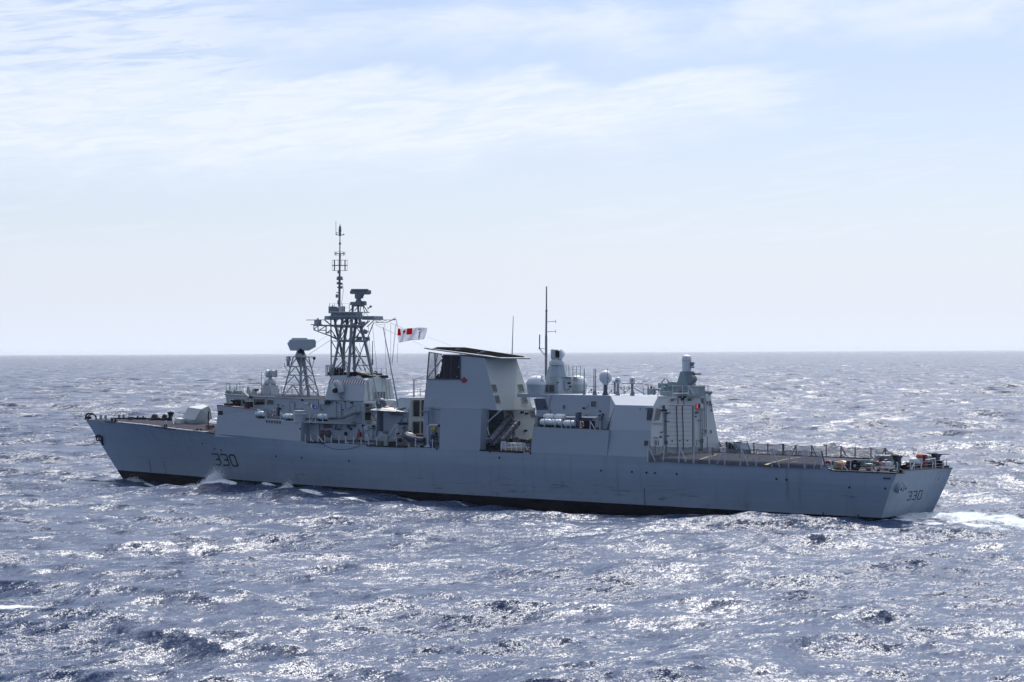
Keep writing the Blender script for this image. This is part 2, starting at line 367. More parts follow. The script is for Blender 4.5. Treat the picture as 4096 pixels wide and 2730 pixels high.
    # gusts: patches of rougher and smoother water
    n = nd(t, 'ShaderNodeTexNoise'); Lk(g.outputs['Position'], n.inputs['Vector']); n.inputs['Scale'].default_value = .05; n.inputs['Detail'].default_value = 4
    gs = mth(t, 'ADD', .6, mth(t, 'MULTIPLY', sstep(t, n.outputs[0], .36, .64), .7))
    sc_ = nd(t, 'ShaderNodeVectorMath', operation='SCALE'); Lk(acc, sc_.inputs[0]); Lk(gs, sc_.inputs['Scale'])
    va = nd(t, 'ShaderNodeVectorMath', operation='ADD'); Lk(g.outputs['Normal'], va.inputs[0]); Lk(sc_.outputs[0], va.inputs[1])
    vn = nd(t, 'ShaderNodeVectorMath', operation='NORMALIZE'); Lk(va.outputs[0], vn.inputs[0]); Lk(vn.outputs[0], b.inputs['Normal'])
    at2 = nd(t, 'ShaderNodeAttribute', attribute_name='foam')
    nf = nd(t, 'ShaderNodeTexNoise'); Lk(g.outputs['Position'], nf.inputs['Vector']); nf.inputs['Scale'].default_value = 2.2; nf.inputs['Detail'].default_value = 8; nf.inputs['Roughness'].default_value = .7
    fm = sstep(t, mth(t, 'ADD', at2.outputs['Fac'], mth(t, 'MULTIPLY', mth(t, 'SUBTRACT', nf.outputs[0], .5), 1.1)), .38, .72)
    fm = mth(t, 'MULTIPLY', fm, sstep(t, at2.outputs['Fac'], .04, .2))
    mxc = nd(t, 'ShaderNodeMix', data_type='RGBA'); Lk(fm, mxc.inputs[0]); mxc.inputs[6].default_value = (.012, .036, .100, 1); mxc.inputs[7].default_value = (.70, .76, .80, 1)
    Lk(mxc.outputs[2], b.inputs['Base Color'])
    Lk(mth(t, 'ADD', .33, mth(t, 'MULTIPLY', fm, .5)), b.inputs['Roughness'])
    me.materials.append(m)
    return o
_h = CW.z                                        # the breaking crest lies where the photo shows it, on the water
_d = ROT @ (cf * FPX + cR * (60 - 2048) - cU * (2520 - 1365))
BREAK = (CW.x - _d.x / _d.z * _h, CW.y - _d.y / _d.z * _h)
build_sea()

# ------------------------------------------------------------------ mesh helpers (ship frame)
def V(*a): return Vector(a)
def view(x0, y0, s): return lambda a, b: (x0 + a / s, y0 + b / s)
V1 = view(300, 1350, 2.24); V2 = view(1100, 850, 2.4129); V3 = view(1100, 1400, 3.1357); V4 = view(1600, 1250, 2.6133)
V5 = view(2000, 1100, 2.09); V6 = view(2400, 1350, 2.8509); V7 = view(2850, 1650, 3.485); V8 = view(3250, 1700, 3.4846)
W1 = view(330, 1580, 4.2018); W2 = view(840, 1480, 6.0306); W3 = view(1190, 1480, 4.9); W4 = view(1470, 1560, 6.0306)
W5 = view(1230, 1180, 4.6105); W6 = view(1900, 1640, 8.7115); X1 = view(2560, 1540, 4.9); X2 = view(2090, 1370, 4.3545)
X3 = view(3270, 1780, 5.739); X4 = view(3480, 1800, 6.536)
def ray(p): return cf * FPX + cR * (p[0] - 2048) - cU * (p[1] - 1365)
def at(p, X=None, Y=None, Z=None):               # the measured point on one of the ship's planes
    d = ray(p)
    i, v = (0, X) if X is not None else (1, Y) if Y is not None else (2, Z)
    return CAM + d * ((v - CAM[i]) / d[i])
def onplane(p, pl):
    d = ray(p); P0, n = pl
    return CAM + d * ((P0 - CAM).dot(n) / d.dot(n))
def plane3(a, b, c):
    n = (b - a).cross(c - a).normalized()
    if n.dot(CAM - a) < 0: n = -n
    return (a, n)
def scl(P): return FPX / (P - CAM).dot(cf)       # picture elements per metre at P

class MB:
    def __init__(s): s.v = []; s.f = []; s.m = []
    def add(s, vs, fs, m=0):
        o = len(s.v); s.v += [tuple(v) for v in vs]; s.f += [tuple(i + o for i in f) for f in fs]; s.m += [m] * len(fs); return s
    def hexa(s, b, t, m=0):                       # bottom ring, top ring (same count), closed
        n = len(b); fs = [tuple(range(n))[::-1], tuple(range(n, 2 * n))]
        fs += [(i, (i + 1) % n, n + (i + 1) % n, n + i) for i in range(n)]
        return s.add(list(b) + list(t), fs, m)
    def box(s, c, d, m=0, rot=0.0):
        c = Vector(c); hx, hy, hz = d[0] / 2, d[1] / 2, d[2] / 2
        cs, sn = math.cos(rot), math.sin(rot)
        q = [c + Vector((x * cs - y * sn, x * sn + y * cs, 0)) for x, y in ((-hx, -hy), (hx, -hy), (hx, hy), (-hx, hy))]
        return s.hexa([p - V(0, 0, hz) for p in q], [p + V(0, 0, hz) for p in q], m)
    def sym(s, b, t, m=0):                        # port-side points mirrored to starboard
        mir = lambda r: [Vector(p) for p in r] + [V(p[0], -p[1], p[2]) for p in reversed(r)]
        return s.hexa(mir(b), mir(t), m)
    def prism(s, pts, vec, m=0):
        vec = Vector(vec); return s.hexa([Vector(p) for p in pts], [Vector(p) + vec for p in pts], m)
    def cyl(s, p0, p1, r0, r1=None, n=10, m=0):
        p0, p1 = Vector(p0), Vector(p1); r1 = r0 if r1 is None else r1
        d = (p1 - p0).normalized(); a = d.orthogonal().normalized(); b = d.cross(a)
        ring = lambda p, r: [p + (a * math.cos(i * 6.28319 / n) + b * math.sin(i * 6.28319 / n)) * r for i in range(n)]
        return s.hexa(ring(p0, r0), ring(p1, r1), m)
    def tube(s, pts, r, n=6, m=0):
        pts = [Vector(p) for p in pts]
        if len(pts) == 2: return s.cyl(pts[0], pts[1], r, r, n, m)
        rings = []; a = None
        for i, p in enumerate(pts):
            d = (pts[min(i + 1, len(pts) - 1)] - pts[max(i - 1, 0)]).normalized()
            a = d.orthogonal().normalized() if a is None else (a - d * a.dot(d)).normalized()
            b = d.cross(a)
            rings.append([p + (a * math.cos(k * 6.28319 / n) + b * math.sin(k * 6.28319 / n)) * r for k in range(n)])
        vs = [v for q in rings for v in q]; fs = []
        for i in range(len(rings) - 1):
            for k in range(n): fs.append((i * n + k, i * n + (k + 1) % n, (i + 1) * n + (k + 1) % n, (i + 1) * n + k))
        fs += [tuple(range(n))[::-1], tuple(range(len(vs) - n, len(vs)))]
        return s.add(vs, fs, m)
    def lathe(s, c, prof, axis=(0, 0, 1), n=20, m=0, sy=1.0):
        c = Vector(c); d = Vector(axis).normalized(); a = d.orthogonal().normalized(); b = d.cross(a)
        vs = []; fs = []
        for r, h in prof:
            for k in range(n): vs.append(c + d * h + (a * math.cos(k * 6.28319 / n) + b * math.sin(k * 6.28319 / n)) * max(r, .001))
        for i in range(len(prof) - 1):
            for k in range(n): fs.append((i * n + k, i * n + (k + 1) % n, (i + 1) * n + (k + 1) % n, (i + 1) * n + k))
        fs += [tuple(range(n))[::-1], tuple(range(len(vs) - n, len(vs)))]
        return s.add(vs, fs, m)
    def ball(s, c, r, n=14, m=0):
        return s.lathe(c, [(r * math.sin(i * math.pi / 9), -r * math.cos(i * math.pi / 9)) for i in range(10)], n=n, m=m)
    def torus(s, c, R, r, axis, n=18, k=8, m=0):
        c = Vector(c); d = Vector(axis).normalized(); a = d.orthogonal().normalized(); b = d.cross(a)
        vs = []; fs = []
        for i in range(n):
            e = a * math.cos(i * 6.28319 / n) + b * math.sin(i * 6.28319 / n)
            for j in range(k): vs.append(c + e * (R + r * math.cos(j * 6.28319 / k)) + d * r * math.sin(j * 6.28319 / k))
        for i in range(n):
            for j in range(k): fs.append((i * k + j, ((i + 1) % n) * k + j, ((i + 1) % n) * k + (j + 1) % k, i * k + (j + 1) % k))
        return s.add(vs, fs, m)
    def build(s, name, mats, parent=None, bevel=0.0, smooth=True, origin=None):
        me = bpy.data.meshes.new(name)
        o0 = Vector(origin) if origin is not None else V(0, 0, 0)
        me.from_pydata([tuple(Vector(v) - o0) for v in s.v], [], s.f)
        for q in (mats if isinstance(mats, (list, tuple)) else [mats]): me.materials.append(M[q])
        me.polygons.foreach_set('material_index', s.m)
        bm = bmesh.new(); bm.from_mesh(me); bmesh.ops.recalc_face_normals(bm, faces=bm.faces[:]); bm.to_mesh(me); bm.free()
        if smooth:
            me.polygons.foreach_set('use_smooth', [True] * len(me.polygons)); me.set_sharp_from_angle(angle=R_(38))
        me.update()
        o = bpy.data.objects.new(name, me); col.objects.link(o)
        if parent is not None: o.parent = parent
        o.location = o0
        if bevel:
            b = o.modifiers.new('bevel', 'BEVEL'); b.width = bevel; b.segments = 1; b.limit_method = 'ANGLE'
        return o
def tag(o, label, cat=None, group=None, kind=None):
    o['label'] = label
    if cat: o['category'] = cat
    if group: o['group'] = group
    if kind: o['kind'] = kind
    return o
def empty(name, loc, label, cat, group=None):
    o = bpy.data.objects.new(name, None); col.objects.link(o); o.location = loc; o.empty_display_size = .3
    return tag(o, label, cat, group)
def panel(name, pts, pl, mats, parent, t=.04, back=.02, frame=None):
    # a flat fitting standing t proud of the plane pl, its outline measured in the picture
    n = pl[1]; q = [onplane(p, pl) for p in pts]
    o = MB().prism([p - n * back for p in q], n * (t + back)).build(name, mats, parent, smooth=False)
    if frame:
        c = sum(q, V(0, 0, 0)) / len(q)
        mb = MB()
        for i in range(len(q)):
            a, b = q[i], q[(i + 1) % len(q)]
            a2 = a + (a - c).normalized() * .07; b2 = b + (b - c).normalized() * .07
            mb.prism([a - n * .02, b - n * .02, b2 - n * .02, a2 - n * .02], n * (t + .05))
        mb.build('frame', frame, o, smooth=False)
    return o
def rect(f, x0, y0, x1, y1): return [f(x0, y0), f(x1, y0), f(x1, y1), f(x0, y1)]

SHIP = empty('warship', (0, 0, 0), 'long grey warship with lattice mast and raked square funnel under way', 'warship')

# ------------------------------------------------------------------ hull
DZX = [0, 7.5, 7.8, 8.1, 8.45, 8.9, 20, 47, 55, 66, 75, 84.6, 101.3, 109.4, 116.5, 127.8, 134.65]
DZZ = [6.08, 6.08, 6.12, 6.28, 6.55, 6.70, 6.76, 6.74, 6.76, 6.74, 6.80, 6.88, 7.37, 7.62, 7.98, 8.24, 8.31]
def deckz(x): return float(np.interp(x, DZX, DZZ))
ZB = 1.20                                        # boot topping edge
def x_stern(z): return 2.14 * (6.08 - z) / 5.05
def x_stem(z): return 134.65 - (8.31 - z) * .959
def hull_y(s, z):
    x = s * 134.65; zd = deckz(x); t = max(0.0, min(1.0, z / zd)); hd = float(hull_half(x)); hw = float(water_half(2.1 + s * 125.4))
    b = min(1, max(0, (x - 78) / 34)); b = b * b * (3 - 2 * b)
    g = (1 - b) * min(1, t / .73) ** .9 + b * t ** 1.55
    if z < 0: return hw * (1 + z * .12)
    return hw + (hd - hw) * g
def hull_s(x, z): return (x - x_stern(z)) / (x_stem(z) - x_stern(z))
def on_hull(p, off=.02):
    Y = 7.0
    for _ in range(40):
        q = at(p, Y=Y); Y = .5 * Y + .5 * hull_y(hull_s(q.x, q.z), q.z)
    return V(q.x, Y + off, q.z)
ss = sorted(set(list(np.linspace(0, 1, 61)) + [7.5 / 134.65, 7.8 / 134.65, 8.1 / 134.65, 8.45 / 134.65, 8.9 / 134.65, .985, .993]))
ZT = [-2.5, -1.0, 0.0, ZB - .0, ZB + .001]
UF = [.15, .3, .45, .6, .73, .8, .9, 1.0]
rows = []
for s_ in ss:
    zd = deckz(s_ * 134.65); zz = ZT + [ZB + (zd - ZB) * u for u in UF]
    rows.append([V(x_stern(z) + s_ * (x_stem(z) - x_stern(z)), hull_y(s_, z), z) for z in zz])
nr_ = len(ZT) + len(UF); hb_ = MB(); vs = []; fs = []; ms = []
for sgn in (1, -1):
    o = len(vs)
    for r in rows: vs += [V(p.x, p.y * sgn, p.z) for p in r]
    for i in range(len(rows) - 1):
        for j in range(nr_ - 1):
            fs.append((o + i * nr_ + j, o + (i + 1) * nr_ + j, o + (i + 1) * nr_ + j + 1, o + i * nr_ + j + 1)); ms.append(1 if j < 4 else 0)
n2 = len(ss) * nr_
for j in range(nr_ - 1):                          # transom
    fs.append((j, j + 1, n2 + j + 1, n2 + j)); ms.append(1 if j < 4 else 0)
tz = lambda Y: 6.08 + .26 * min(1, (6.73 - Y) / 1.7) - max(0, (5.0 - Y) / 11.7 * .2)
ty = [6.73, 6.2, 5.6, 5.03, 3, 0, -3, -5, -6.73]
tp = [V(x_stern(tz(y)), y, tz(y)) for y in ty]
o = len(vs); vs += tp; fs.append(tuple(range(o, o + len(tp))) + (n2 + nr_ - 1, nr_ - 1)); ms.append(0)
hb_.v = [tuple(v) for v in vs]; hb_.f = fs; hb_.m = ms
hull = hb_.build('hull', ['hull', 'black'], SHIP)
# decks, set a little below the sheer line
def deck_strip(name, x0, x1, zoff, camber, matn, inset=.05, ysc=1.0, n=26):
    vs = []; fs = []; yy = np.linspace(-1, 1, 13)
    for i in range(n + 1):
        x = x0 + (x1 - x0) * i / n; h = max(.02, float(hull_half(x)) - inset) * ysc
        for u in yy: vs.append(V(x, u * h, deckz(x) + zoff + camber * min(1, h / 5) * (1 - u * u)))
    for i in range(n):
        for k in range(12): fs.append((i * 13 + k, i * 13 + k + 1, (i + 1) * 13 + k + 1, (i + 1) * 13 + k))
    return MB().add(vs, fs).build(name, matn, SHIP)
fore = deck_strip('foredeck', 134.5, 101, -.03, .75, 'deck')
deck_strip('main_deck', 101, 30.9, -.04, .10, 'deck')
fdk = deck_strip('flight_deck', 30.9, 8.6, -.01, .22, 'fdeck')
qdk = deck_strip('quarterdeck', 8.59, .1, -.05, .12, 'fdeck')
MB().prism([V(8.6, 7.0, 6.05), V(8.6, -7.0, 6.05), V(8.6, -7.0, 6.74), V(8.6, 7.0, 6.74)], (.1, 0, 0)).build('deck_break', 'teal', SHIP, smooth=False)
# rubbing strips along the deck edge
mb = MB()
mb.tube([V(x, float(hull_half(x)) + .03, deckz(x) + .02) for x in np.linspace(8.0, .05, 12)] + [V(x_stern(tz(y)) - .03, y, tz(y) + .02) for y in (6.6, 6.0, 5.2)], .09)
mb.tube([V(x_stern(tz(y)) - .03, y, tz(y) + .02) for y in (5.2, 3, 0, -3, -6.7)], .06)
mb.build('gunwale', 'dark_gunwale', SHIP)  # the strip's own dark colour
mb = MB()
for a, b in ((V3(405, 1160), V3(625, 1170)), (V3(1150, 1203), V3(1660, 1222)), (V4(835, 1442), V4(1285, 1465)), (W1(1230, 545), W1(1570, 585)), (W1(380, 448), W1(545, 470)), (W1(2080, 632), W1(2215, 648))):
    p, q = on_hull(a), on_hull(b); MB().tube([p, (p + q) / 2, q], .09, 5).build('fender_strip', 'dark', SHIP)

def stroke(mb, pts, w, conv, n=None):            # a painted stroke following the plating
    P = [conv(p) for p in pts]
    for a, b in zip(P, P[1:]):
        d = (b - a).normalized(); nrm = n if n is not None else V(0, 1, 0)
        sd = d.cross(nrm).normalized() * w / 2; e = d * w * .35
        k = max(1, int((b - a).length / .4)); pr = []
        for i in range(k):
            u, v = a - e + (b - a + 2 * e) * (i / k), a - e + (b - a + 2 * e) * ((i + 1) / k)
            mb.prism([u - sd, v - sd, v + sd, u + sd], nrm * .012)
def three(x0, y0, x1, y1, sk):
    ym = (y0 + y1) / 2; xs = lambda y: (y - y0) / (y1 - y0) * sk
    c = (x1 - x0) * .18
    return [[(x0, y0), (x1 - c, y0 + (y1 - y0) * .02), (x1, y0 + (y1 - y0) * .12), (x1 + xs(ym) - c * .3, ym - 4), (x1 + xs(ym) - c, ym), (x0 + xs(ym) + 22, ym)],
            [(x1 + xs(ym) - c, ym), (x1 + xs(ym) + c * .2, ym + 6), (x1 + sk, y1 - 10), (x1 + sk - c, y1), (x0 + sk, y1 - (y1 - y0) * .03)]]
def zero(x0, y0, x1, y1, sk):
    c = (x1 - x0) * .2
    return [[(x0 + c, y0), (x1 - c, y0 + 2), (x1, y0 + 12), (x1 + sk, y1 - 8), (x1 + sk - c, y1), (x0 + sk + c, y1 - 2), (x0 + sk, y1 - 12), (x0, y0 + 10), (x0 + c, y0)]]
mb = MB(); cv = lambda p: on_hull(V1(*p), .03)
for g in three(1228, 1044, 1285, 1143, 26) + three(1304, 1049, 1360, 1148, 26) + zero(1382, 1054, 1432, 1153, 28): stroke(mb, g, .20, cv)
mb.build('bow_number', 'dark', hull, smooth=False)
TRN = plane3(V(0, 6, 6.08), V(0, -6, 6.08), V(2.14, 0, 1.03))
mb = MB(); cv = lambda p: onplane(V8(*p), TRN) + TRN[1] * .01
for x0, x1, y0, y1 in ((1332, 1386, 936, 1050), (1405, 1457, 928, 1043)):
    sk = -20; ym = (y0 + y1) / 2 - 3
    for g in ([(x0 + 8, y0 + 3), (x1 - 4, y0 - 4), (x1, y0 + 8), (x1 - 12, ym - 6), (x1 - 18, ym), (x0 + 14, ym + 3)], [(x1 - 18, ym), (x1 - 12, ym + 9), (x1 - 26, y1 - 16), (x1 - 34, y1 - 7), (x0 - 18, y1)]):
        stroke(mb, g, .12, cv, TRN[1])
stroke(mb, [(1488, 928), (1497, 920), (1526, 917), (1530, 926), (1508, 1024), (1498, 1033), (1468, 1037), (1461, 1028), (1488, 928)], .12, cv, TRN[1])
mb.build('stern_number', 'dark', hull, smooth=False)
# the ship's name, small, on the quarter
mb = MB(); fx = lambda p: on_hull(V8(*p), .03)
GL = dict(H=[[(0, 0), (0, 1)], [(1, 0), (1, 1)], [(0, .5), (1, .5)]], A=[[(0, 1), (.5, 0), (1, 1)], [(.25, .6), (.75, .6)]], L=[[(0, 0), (0, 1), (1, 1)]], I=[[(.5, 0), (.5, 1)]],
          F=[[(1, 0), (0, 0), (0, 1)], [(0, .5), (.7, .5)]], X=[[(0, 0), (1, 1)], [(1, 0), (0, 1)]])
for i, ch in enumerate('HALIFAX'):
    for g in GL[ch]: stroke(mb, [(992 + i * 14.2 + a * 9.5, 737 + i * .5 + b * 19) for a, b in g], .06, fx)
mb.build('stern_name', 'dark', hull, smooth=False)
for f_, pts in ((V1, ((2018, 820), (1142, 952), (1252, 1000), (1312, 1010), (1803, 1065), (2030, 1080))), (V3, ((927, 1392), (335, 1355))), (V7, ((893, 930), (1033, 940), (1910, 1048))),
                (V6, ((365, 1535), (530, 1543), (627, 1549), (875, 1560), (12, 1520))), (X4, ((400, 1012),)), (V4, ((1040, 1520), (385, 1428), (940, 1456), (1365, 1472)))):
    for a, b in pts:
        p = on_hull(f_(a, b), .0); MB().cyl(p, p + V(0, .06, 0), .12, .12, 8).build('scupper', 'dark', hull)
for a, b, f_ in ((150, 1240, V8), (640, 1270, V8)):
    p = on_hull(f_(a, b - 20), .03); q = on_hull(f_(a, b + 22), .03); MB().tube([p, q], .06).build('discharge_pipe', 'dark', hull)
# draught marks
for f_, x, y0, y1, n in ((V1, 665, 1105, 1195, 7), (V1, 800, 1120, 1215, 5), (view(1400, 1850, 1.681), 1980, 182, 280, 8)):
    for i in range(n):
        u = i / (n - 1); p = on_hull(f_(x + u * (15 if f_ is V1 else 4), y0 + (y1 - y0) * u), .02); MB().box(p, (.16, .03, .12)).build('draught_mark', 'dark', hull, smooth=False)
# transom fittings
for (a, b, r) in ((1180, 872, .50), (1243, 862, .42)):
    p = onplane(V8(a, b), TRN); n = TRN[1]
    o = MB().lathe(p - n * .1, [(r * 1.25, 0), (r * 1.15, .15), (r, .5), (r * .85, .62), (r * .5, .62), (r * .42, .45), (.01, .45)], n, 22).build('stern_fairlead', 'hull', hull)
    MB().cyl(p + n * .36, p + n * .40, r * .41, r * .41, 14).build('opening', 'dark', o)
p = onplane(V8(1752, 742), TRN); MB().torus(p + TRN[1] * .03, .52, .07, TRN[1], 22, 6).build('round_crest', 'pale', hull)
# anchor stowed on the stem
mb = MB(); P = lambda a, b, y=.35: at(W1(a, b), Y=y)
mb.hexa([P(350, 680, .5), P(335, 800, .45), P(335, 800, .0), P(350, 680, .0)], [P(300, 690, .8), P(318, 780, .7), P(318, 780, .1), P(300, 690, .1)])
mb.tube([P(345, 700), P(220, 695)], .12, 7); mb.tube([P(225, 690), P(240, 770), P(330, 770)], .11, 7); mb.tube([P(262, 690), P(300, 690), P(325, 705)], .2, 7)
mb.tube([P(320, 800, .3), P(345, 835, .3)], .16, 6)
mb.build('anchor', 'dark', hull)

# ------------------------------------------------------------------ foredeck
def fz(x, y=0.0): h = max(.1, float(hull_half(x))); return deckz(x) - .03 + .75 * min(1, h / 5) * (1 - (y / h) ** 2)
def fdp(p, y):                                   # measured point dropped on the foredeck at station y
    q = at(p, Y=y); return V(q.x, y, fz(q.x, y))
gun = bpy.data.objects.new('naval_gun', None); col.objects.link(gun); gun.parent = SHIP
G = lambda a, b, y: at(W1(a, b), Y=y)
pf, pa = G(1645, 412, 1.55), G(1890, 424, 1.55); tf, ta = G(1775, 208, .95), G(1995, 242, .95)
xa = lambda a, b, x: at(W1(a, b), X=x)
sb = xa(2188, 414, pa.x); st1 = xa(2150, 240, ta.x + .1); st0 = xa(2110, 182, ta.x + .25)
rf = V(tf.x + .1, st0.y, st0.z - .02)
sfb = V(pf.x, sb.y, sb.z)
rf2 = V(tf.x, st1.y, st1.z)
MB().add([pf, pa, sb, sfb, tf, ta, st0, st1, rf, rf2], [(0, 1, 5, 4), (1, 2, 7, 6, 5), (4, 5, 6, 8), (6, 7, 9, 8), (7, 2, 3, 9), (0, 4, 8, 9, 3), (0, 3, 2, 1)]).build('gun_shield', 'gun', gun, smooth=False, bevel=.04)
cg = (pf + pa + sb + sfb) / 4
base = at(W1(1885, 515), Y=0.2)
mb = MB(); zb0, zb1 = min(base.z, cg.z - .5), cg.z - .03
zb0 = fz(cg.x, 1.0) - .1
mb.lathe(V(cg.x, cg.y, 0), [(1.75, zb0), (1.75, zb1 - .2), (1.9, zb1 - .2), (1.9, zb1 + .02), (.1, zb1 + .02)], n=28)
mb.build('gun_ring', 'pale', gun)
bz = at(W1(1510, 305), Y=0.1); bm_ = V(tf.x + .2, cg.y, bz.z)
MB().cyl(V(bz.x - 1.0, cg.y, bz.z), bm_, .055, .09, 10).build('gun_barrel', 'mast', gun)
for p in ((2000, 262), (1745, 375)):
    q = onplane(W1(*p), plane3(pf, pa, ta)); MB().box(q, (.2, .06, .15)).build('hatch_handle', 'gun', gun)
def part(name, mats, parent, fn, **kw):
    mb = MB(); fn(mb); return mb.build(name, mats, parent, **kw)
# low wave screen and locker ahead of the gun
q0, q1 = fdp(W1(1565, 515), 2.6), fdp(W1(1650, 505), 2.6)
part('deck_locker', 'gun', SHIP, lambda m: m.hexa([q0, q1, q1 - V(0, 2.2, 0), q0 - V(0, 2.2, 0)], [q0 + V(.25, 0, .75), q1 + V(0, 0, .68), q1 + V(0, -2.2, .72), q0 + V(.25, -2.2, .8)]), smooth=False)
part('screen_strut', 'stanch', SHIP, lambda m: (m.tube([q0 + V(.6, .1, .9), q0 + V(-.1, .5, -.1)], .06), m.tube([q0 + V(.6, -.1, .9), q0 + V(-.3, .7, -.1)], .05)))
for a, b in ((310, 395), (388, 398), (615, 385), (692, 385)):
    q = fdp(W1(a, b), -1.2); zt = at(W1(a, b - 55), Y=-1.2).z
    part('deck_vent', 'mastlt', SHIP, lambda m: m.lathe(q, [(.12, -.3), (.12, .25), (.19, .25), (.19, max(.5, zt - q.z)), (.15, max(.55, zt - q.z + .04))], n=12))
for a, b, r in ((1215, 440, .75), (1380, 440, .6)):
    q = fdp(W1(a, b), 0.3)
    part('anchor_windlass', 'dark', SHIP, lambda m: (m.lathe(q, [(r, -.2), (r, .15), (r * .7, .35), (r * .55, .7), (r * .25, .85)], n=14), m.box(q + V(-.7, .2, .1), (.9, .6, .5))))
q = fdp(W1(1482, 455), 0.2); part('capstan', 'dark', SHIP, lambda m: m.lathe(q, [(.5, -.2), (.45, .2), (.3, .5), (.32, .8), (.48, .95), (.48, 1.15), (.2, 1.2)], n=16))
part('capstan_cap', 'white', SHIP, lambda m: m.ball(q + V(0, 0, 1.3), .16, 8))
for k in range(2):
    mb = MB(); pts = [fdp(W1(500 + i * 40, 398 + i * 1.5), -.4 - k * .9) for i in range(17)]
    for i, p in enumerate(pts):
        mb.box(p + V(0, 0, .12), (.5, .28, .22), rot=random.uniform(-.5, .5))
    mb.build('anchor_chain', 'dark', SHIP)
for a, b in ((930, 425), (1020, 430)): q = fdp(W1(a, b), .1); part('deck_fitting', 'dark', SHIP, lambda m: (m.box(q + V(0, 0, .15), (.8, .3, .3)), m.cyl(q, q + V(0, 0, .5), .12)))
for a, b in ((790, 440), (830, 450)): q = fdp(W1(a, b), .9); part('deck_fitting', 'navy', SHIP, lambda m: m.lathe(q, [(.25, 0), (.2, .3), (.3, .32), (.3, .45), (.1, .5)], n=10))
q = at(W1(100, 400), Y=.0)
part('bow_fairlead', 'dark', SHIP, lambda m: (m.tube([V(134.3, .35, 8.3), V(134.2, .35, 8.9), V(133.9, .1, 9.25), V(133.3, -.2, 9.2), V(132.9, -.4, 8.8), V(132.8, -.4, 8.3)], .13, 7), m.tube([V(133.6, .5, 8.3), V(133.5, .4, 8.95), V(133, .2, 9.15)], .11, 7), m.box((133.8, .2, 8.6), (.5, .7, .4))))
def bollards(p, r=.16, h=.45, gap=.7, ax=(1, 0, 0)):
    ax = Vector(ax); mb = MB(); mb.box(p + V(0, 0, .05), (gap + .7 if ax.x else .4, .4 if ax.x else gap + .7, .1))
    for s_ in (-.5, .5):
        c = p + ax * gap * s_; mb.lathe(c, [(r, 0), (r * .9, h * .8), (r * 1.2, h * .85), (r * 1.2, h), (r * .5, h + .04)], n=10)
    return mb.build('mooring_bollard', 'dark', SHIP)
for a, b in ((1930, 622), (495, 445)):
    q = on_hull(W1(a, b)); bollards(V(q.x, q.y - .35, deckz(q.x)))
q = on_hull(W1(1365, 545)); qz = deckz(q.x)
part('roller_fairlead', ['stanch', 'dark'], SHIP, lambda m: (m.box(V(q.x, q.y - .4, qz + .75), (.32, .3, .5), 0), m.cyl(V(q.x + .3, q.y - .4, qz), V(q.x + .1, q.y - .4, qz + .6), .1, m=1), m.cyl(V(q.x - .35, q.y - .4, qz), V(q.x - .05, q.y - .4, qz + .55), .1, m=1), m.box(V(q.x, q.y - .4, qz + .05), (1.0, .5, .1), 1)))
for i, (a, b) in enumerate(((215, 408), (260, 412), (330, 418), (420, 428), (600, 430), (650, 452), (740, 460), (840, 468), (945, 478), (1040, 488), (1145, 500), (1245, 515), (1480, 548), (1580, 558), (1690, 570), (1790, 582), (1960, 602), (2040, 610))):
    q = on_hull(W1(a, b + 18)); z0 = deckz(q.x)
    if i < 5: part('stanchion', 'mastlt', SHIP, lambda m: m.tube([V(q.x, q.y - .1, z0), V(q.x - .8, q.y - .5, z0 + .45)], .05))
    else: part('stanchion', 'white', SHIP, lambda m: m.cyl(V(q.x + .9, q.y - .30, z0 + .14), V(q.x - .75, q.y - .1, z0 + .10), .07))
q = at(W1(2140, 530), Y=4.2); part('ready_locker', 'maroon', SHIP, lambda m: m.box(V(q.x, 4.2, fz(q.x, 4.2) + .3), (1.2, .5, .35)))
part('breakwater_post', 'dark', SHIP, lambda m: m.cyl(V(q.x + .5, 4.0, fz(q.x, 4) - .1), V(q.x + .5, 4.0, fz(q.x, 4) + 2.3), .09))

# ------------------------------------------------------------------ forward superstructure
def hd(x): return float(hull_half(x))
ZA0, ZA1 = 9.85, 9.40                            # 01 deck, front and back
fsup = MB().sym([V(101.3, 6.95, 7.0), V(84.6, 8.06, 6.7)], [V(101.05, 6.7, ZA0), V(84.9, 7.72, ZA1)]).build('forward_superstructure', 'grey', SHIP, smooth=False)
PLA = plane3(V(101.3, 6.95, 7.37), V(84.6, 8.06, 6.88), V(101.05, 6.7, ZA0))
for k in range(6): panel('deck_drain', rect(V1, 1710 + k * 24, 740 + k * 1.6, 1723 + k * 24, 766 + k * 1.6), PLA, 'vent', fsup, t=.02)
WZ = lambda x: 11.2 + (x - 100.8) * .055
bw = MB().sym([V(101.05, 6.62, ZA0), V(93.3, 7.16, ZA0 - .25)], [V(101.35, 6.55, 11.22), V(93.3, 7.05, WZ(93.3))]).build('bridge_wing_bulwark', 'grey', SHIP, smooth=False)
PLW = plane3(V(101.05, 6.62, ZA0), V(93.3, 7.16, ZA0 - .25), V(93.3, 7.05, WZ(93.3)))
panel('sidelight_recess', rect(W2, 195, 948, 312, 1088), PLW, 'dark', bw, t=.03)
for a, b in ((505, 893), (600, 1005), (750, 1015), (660, 1118)): panel('wall_fitting', rect(W2, a - 8, b - 8, a + 8, b + 8), PLW, 'mast', bw, t=.06)
part('wing_rail', 'maroon', SHIP, lambda m: m.tube([V(101.3, 6.55, 11.25), V(93.5, 7.05, WZ(93.5) + .03)], .06))
q = at(W2(245, 820), Y=3.5)
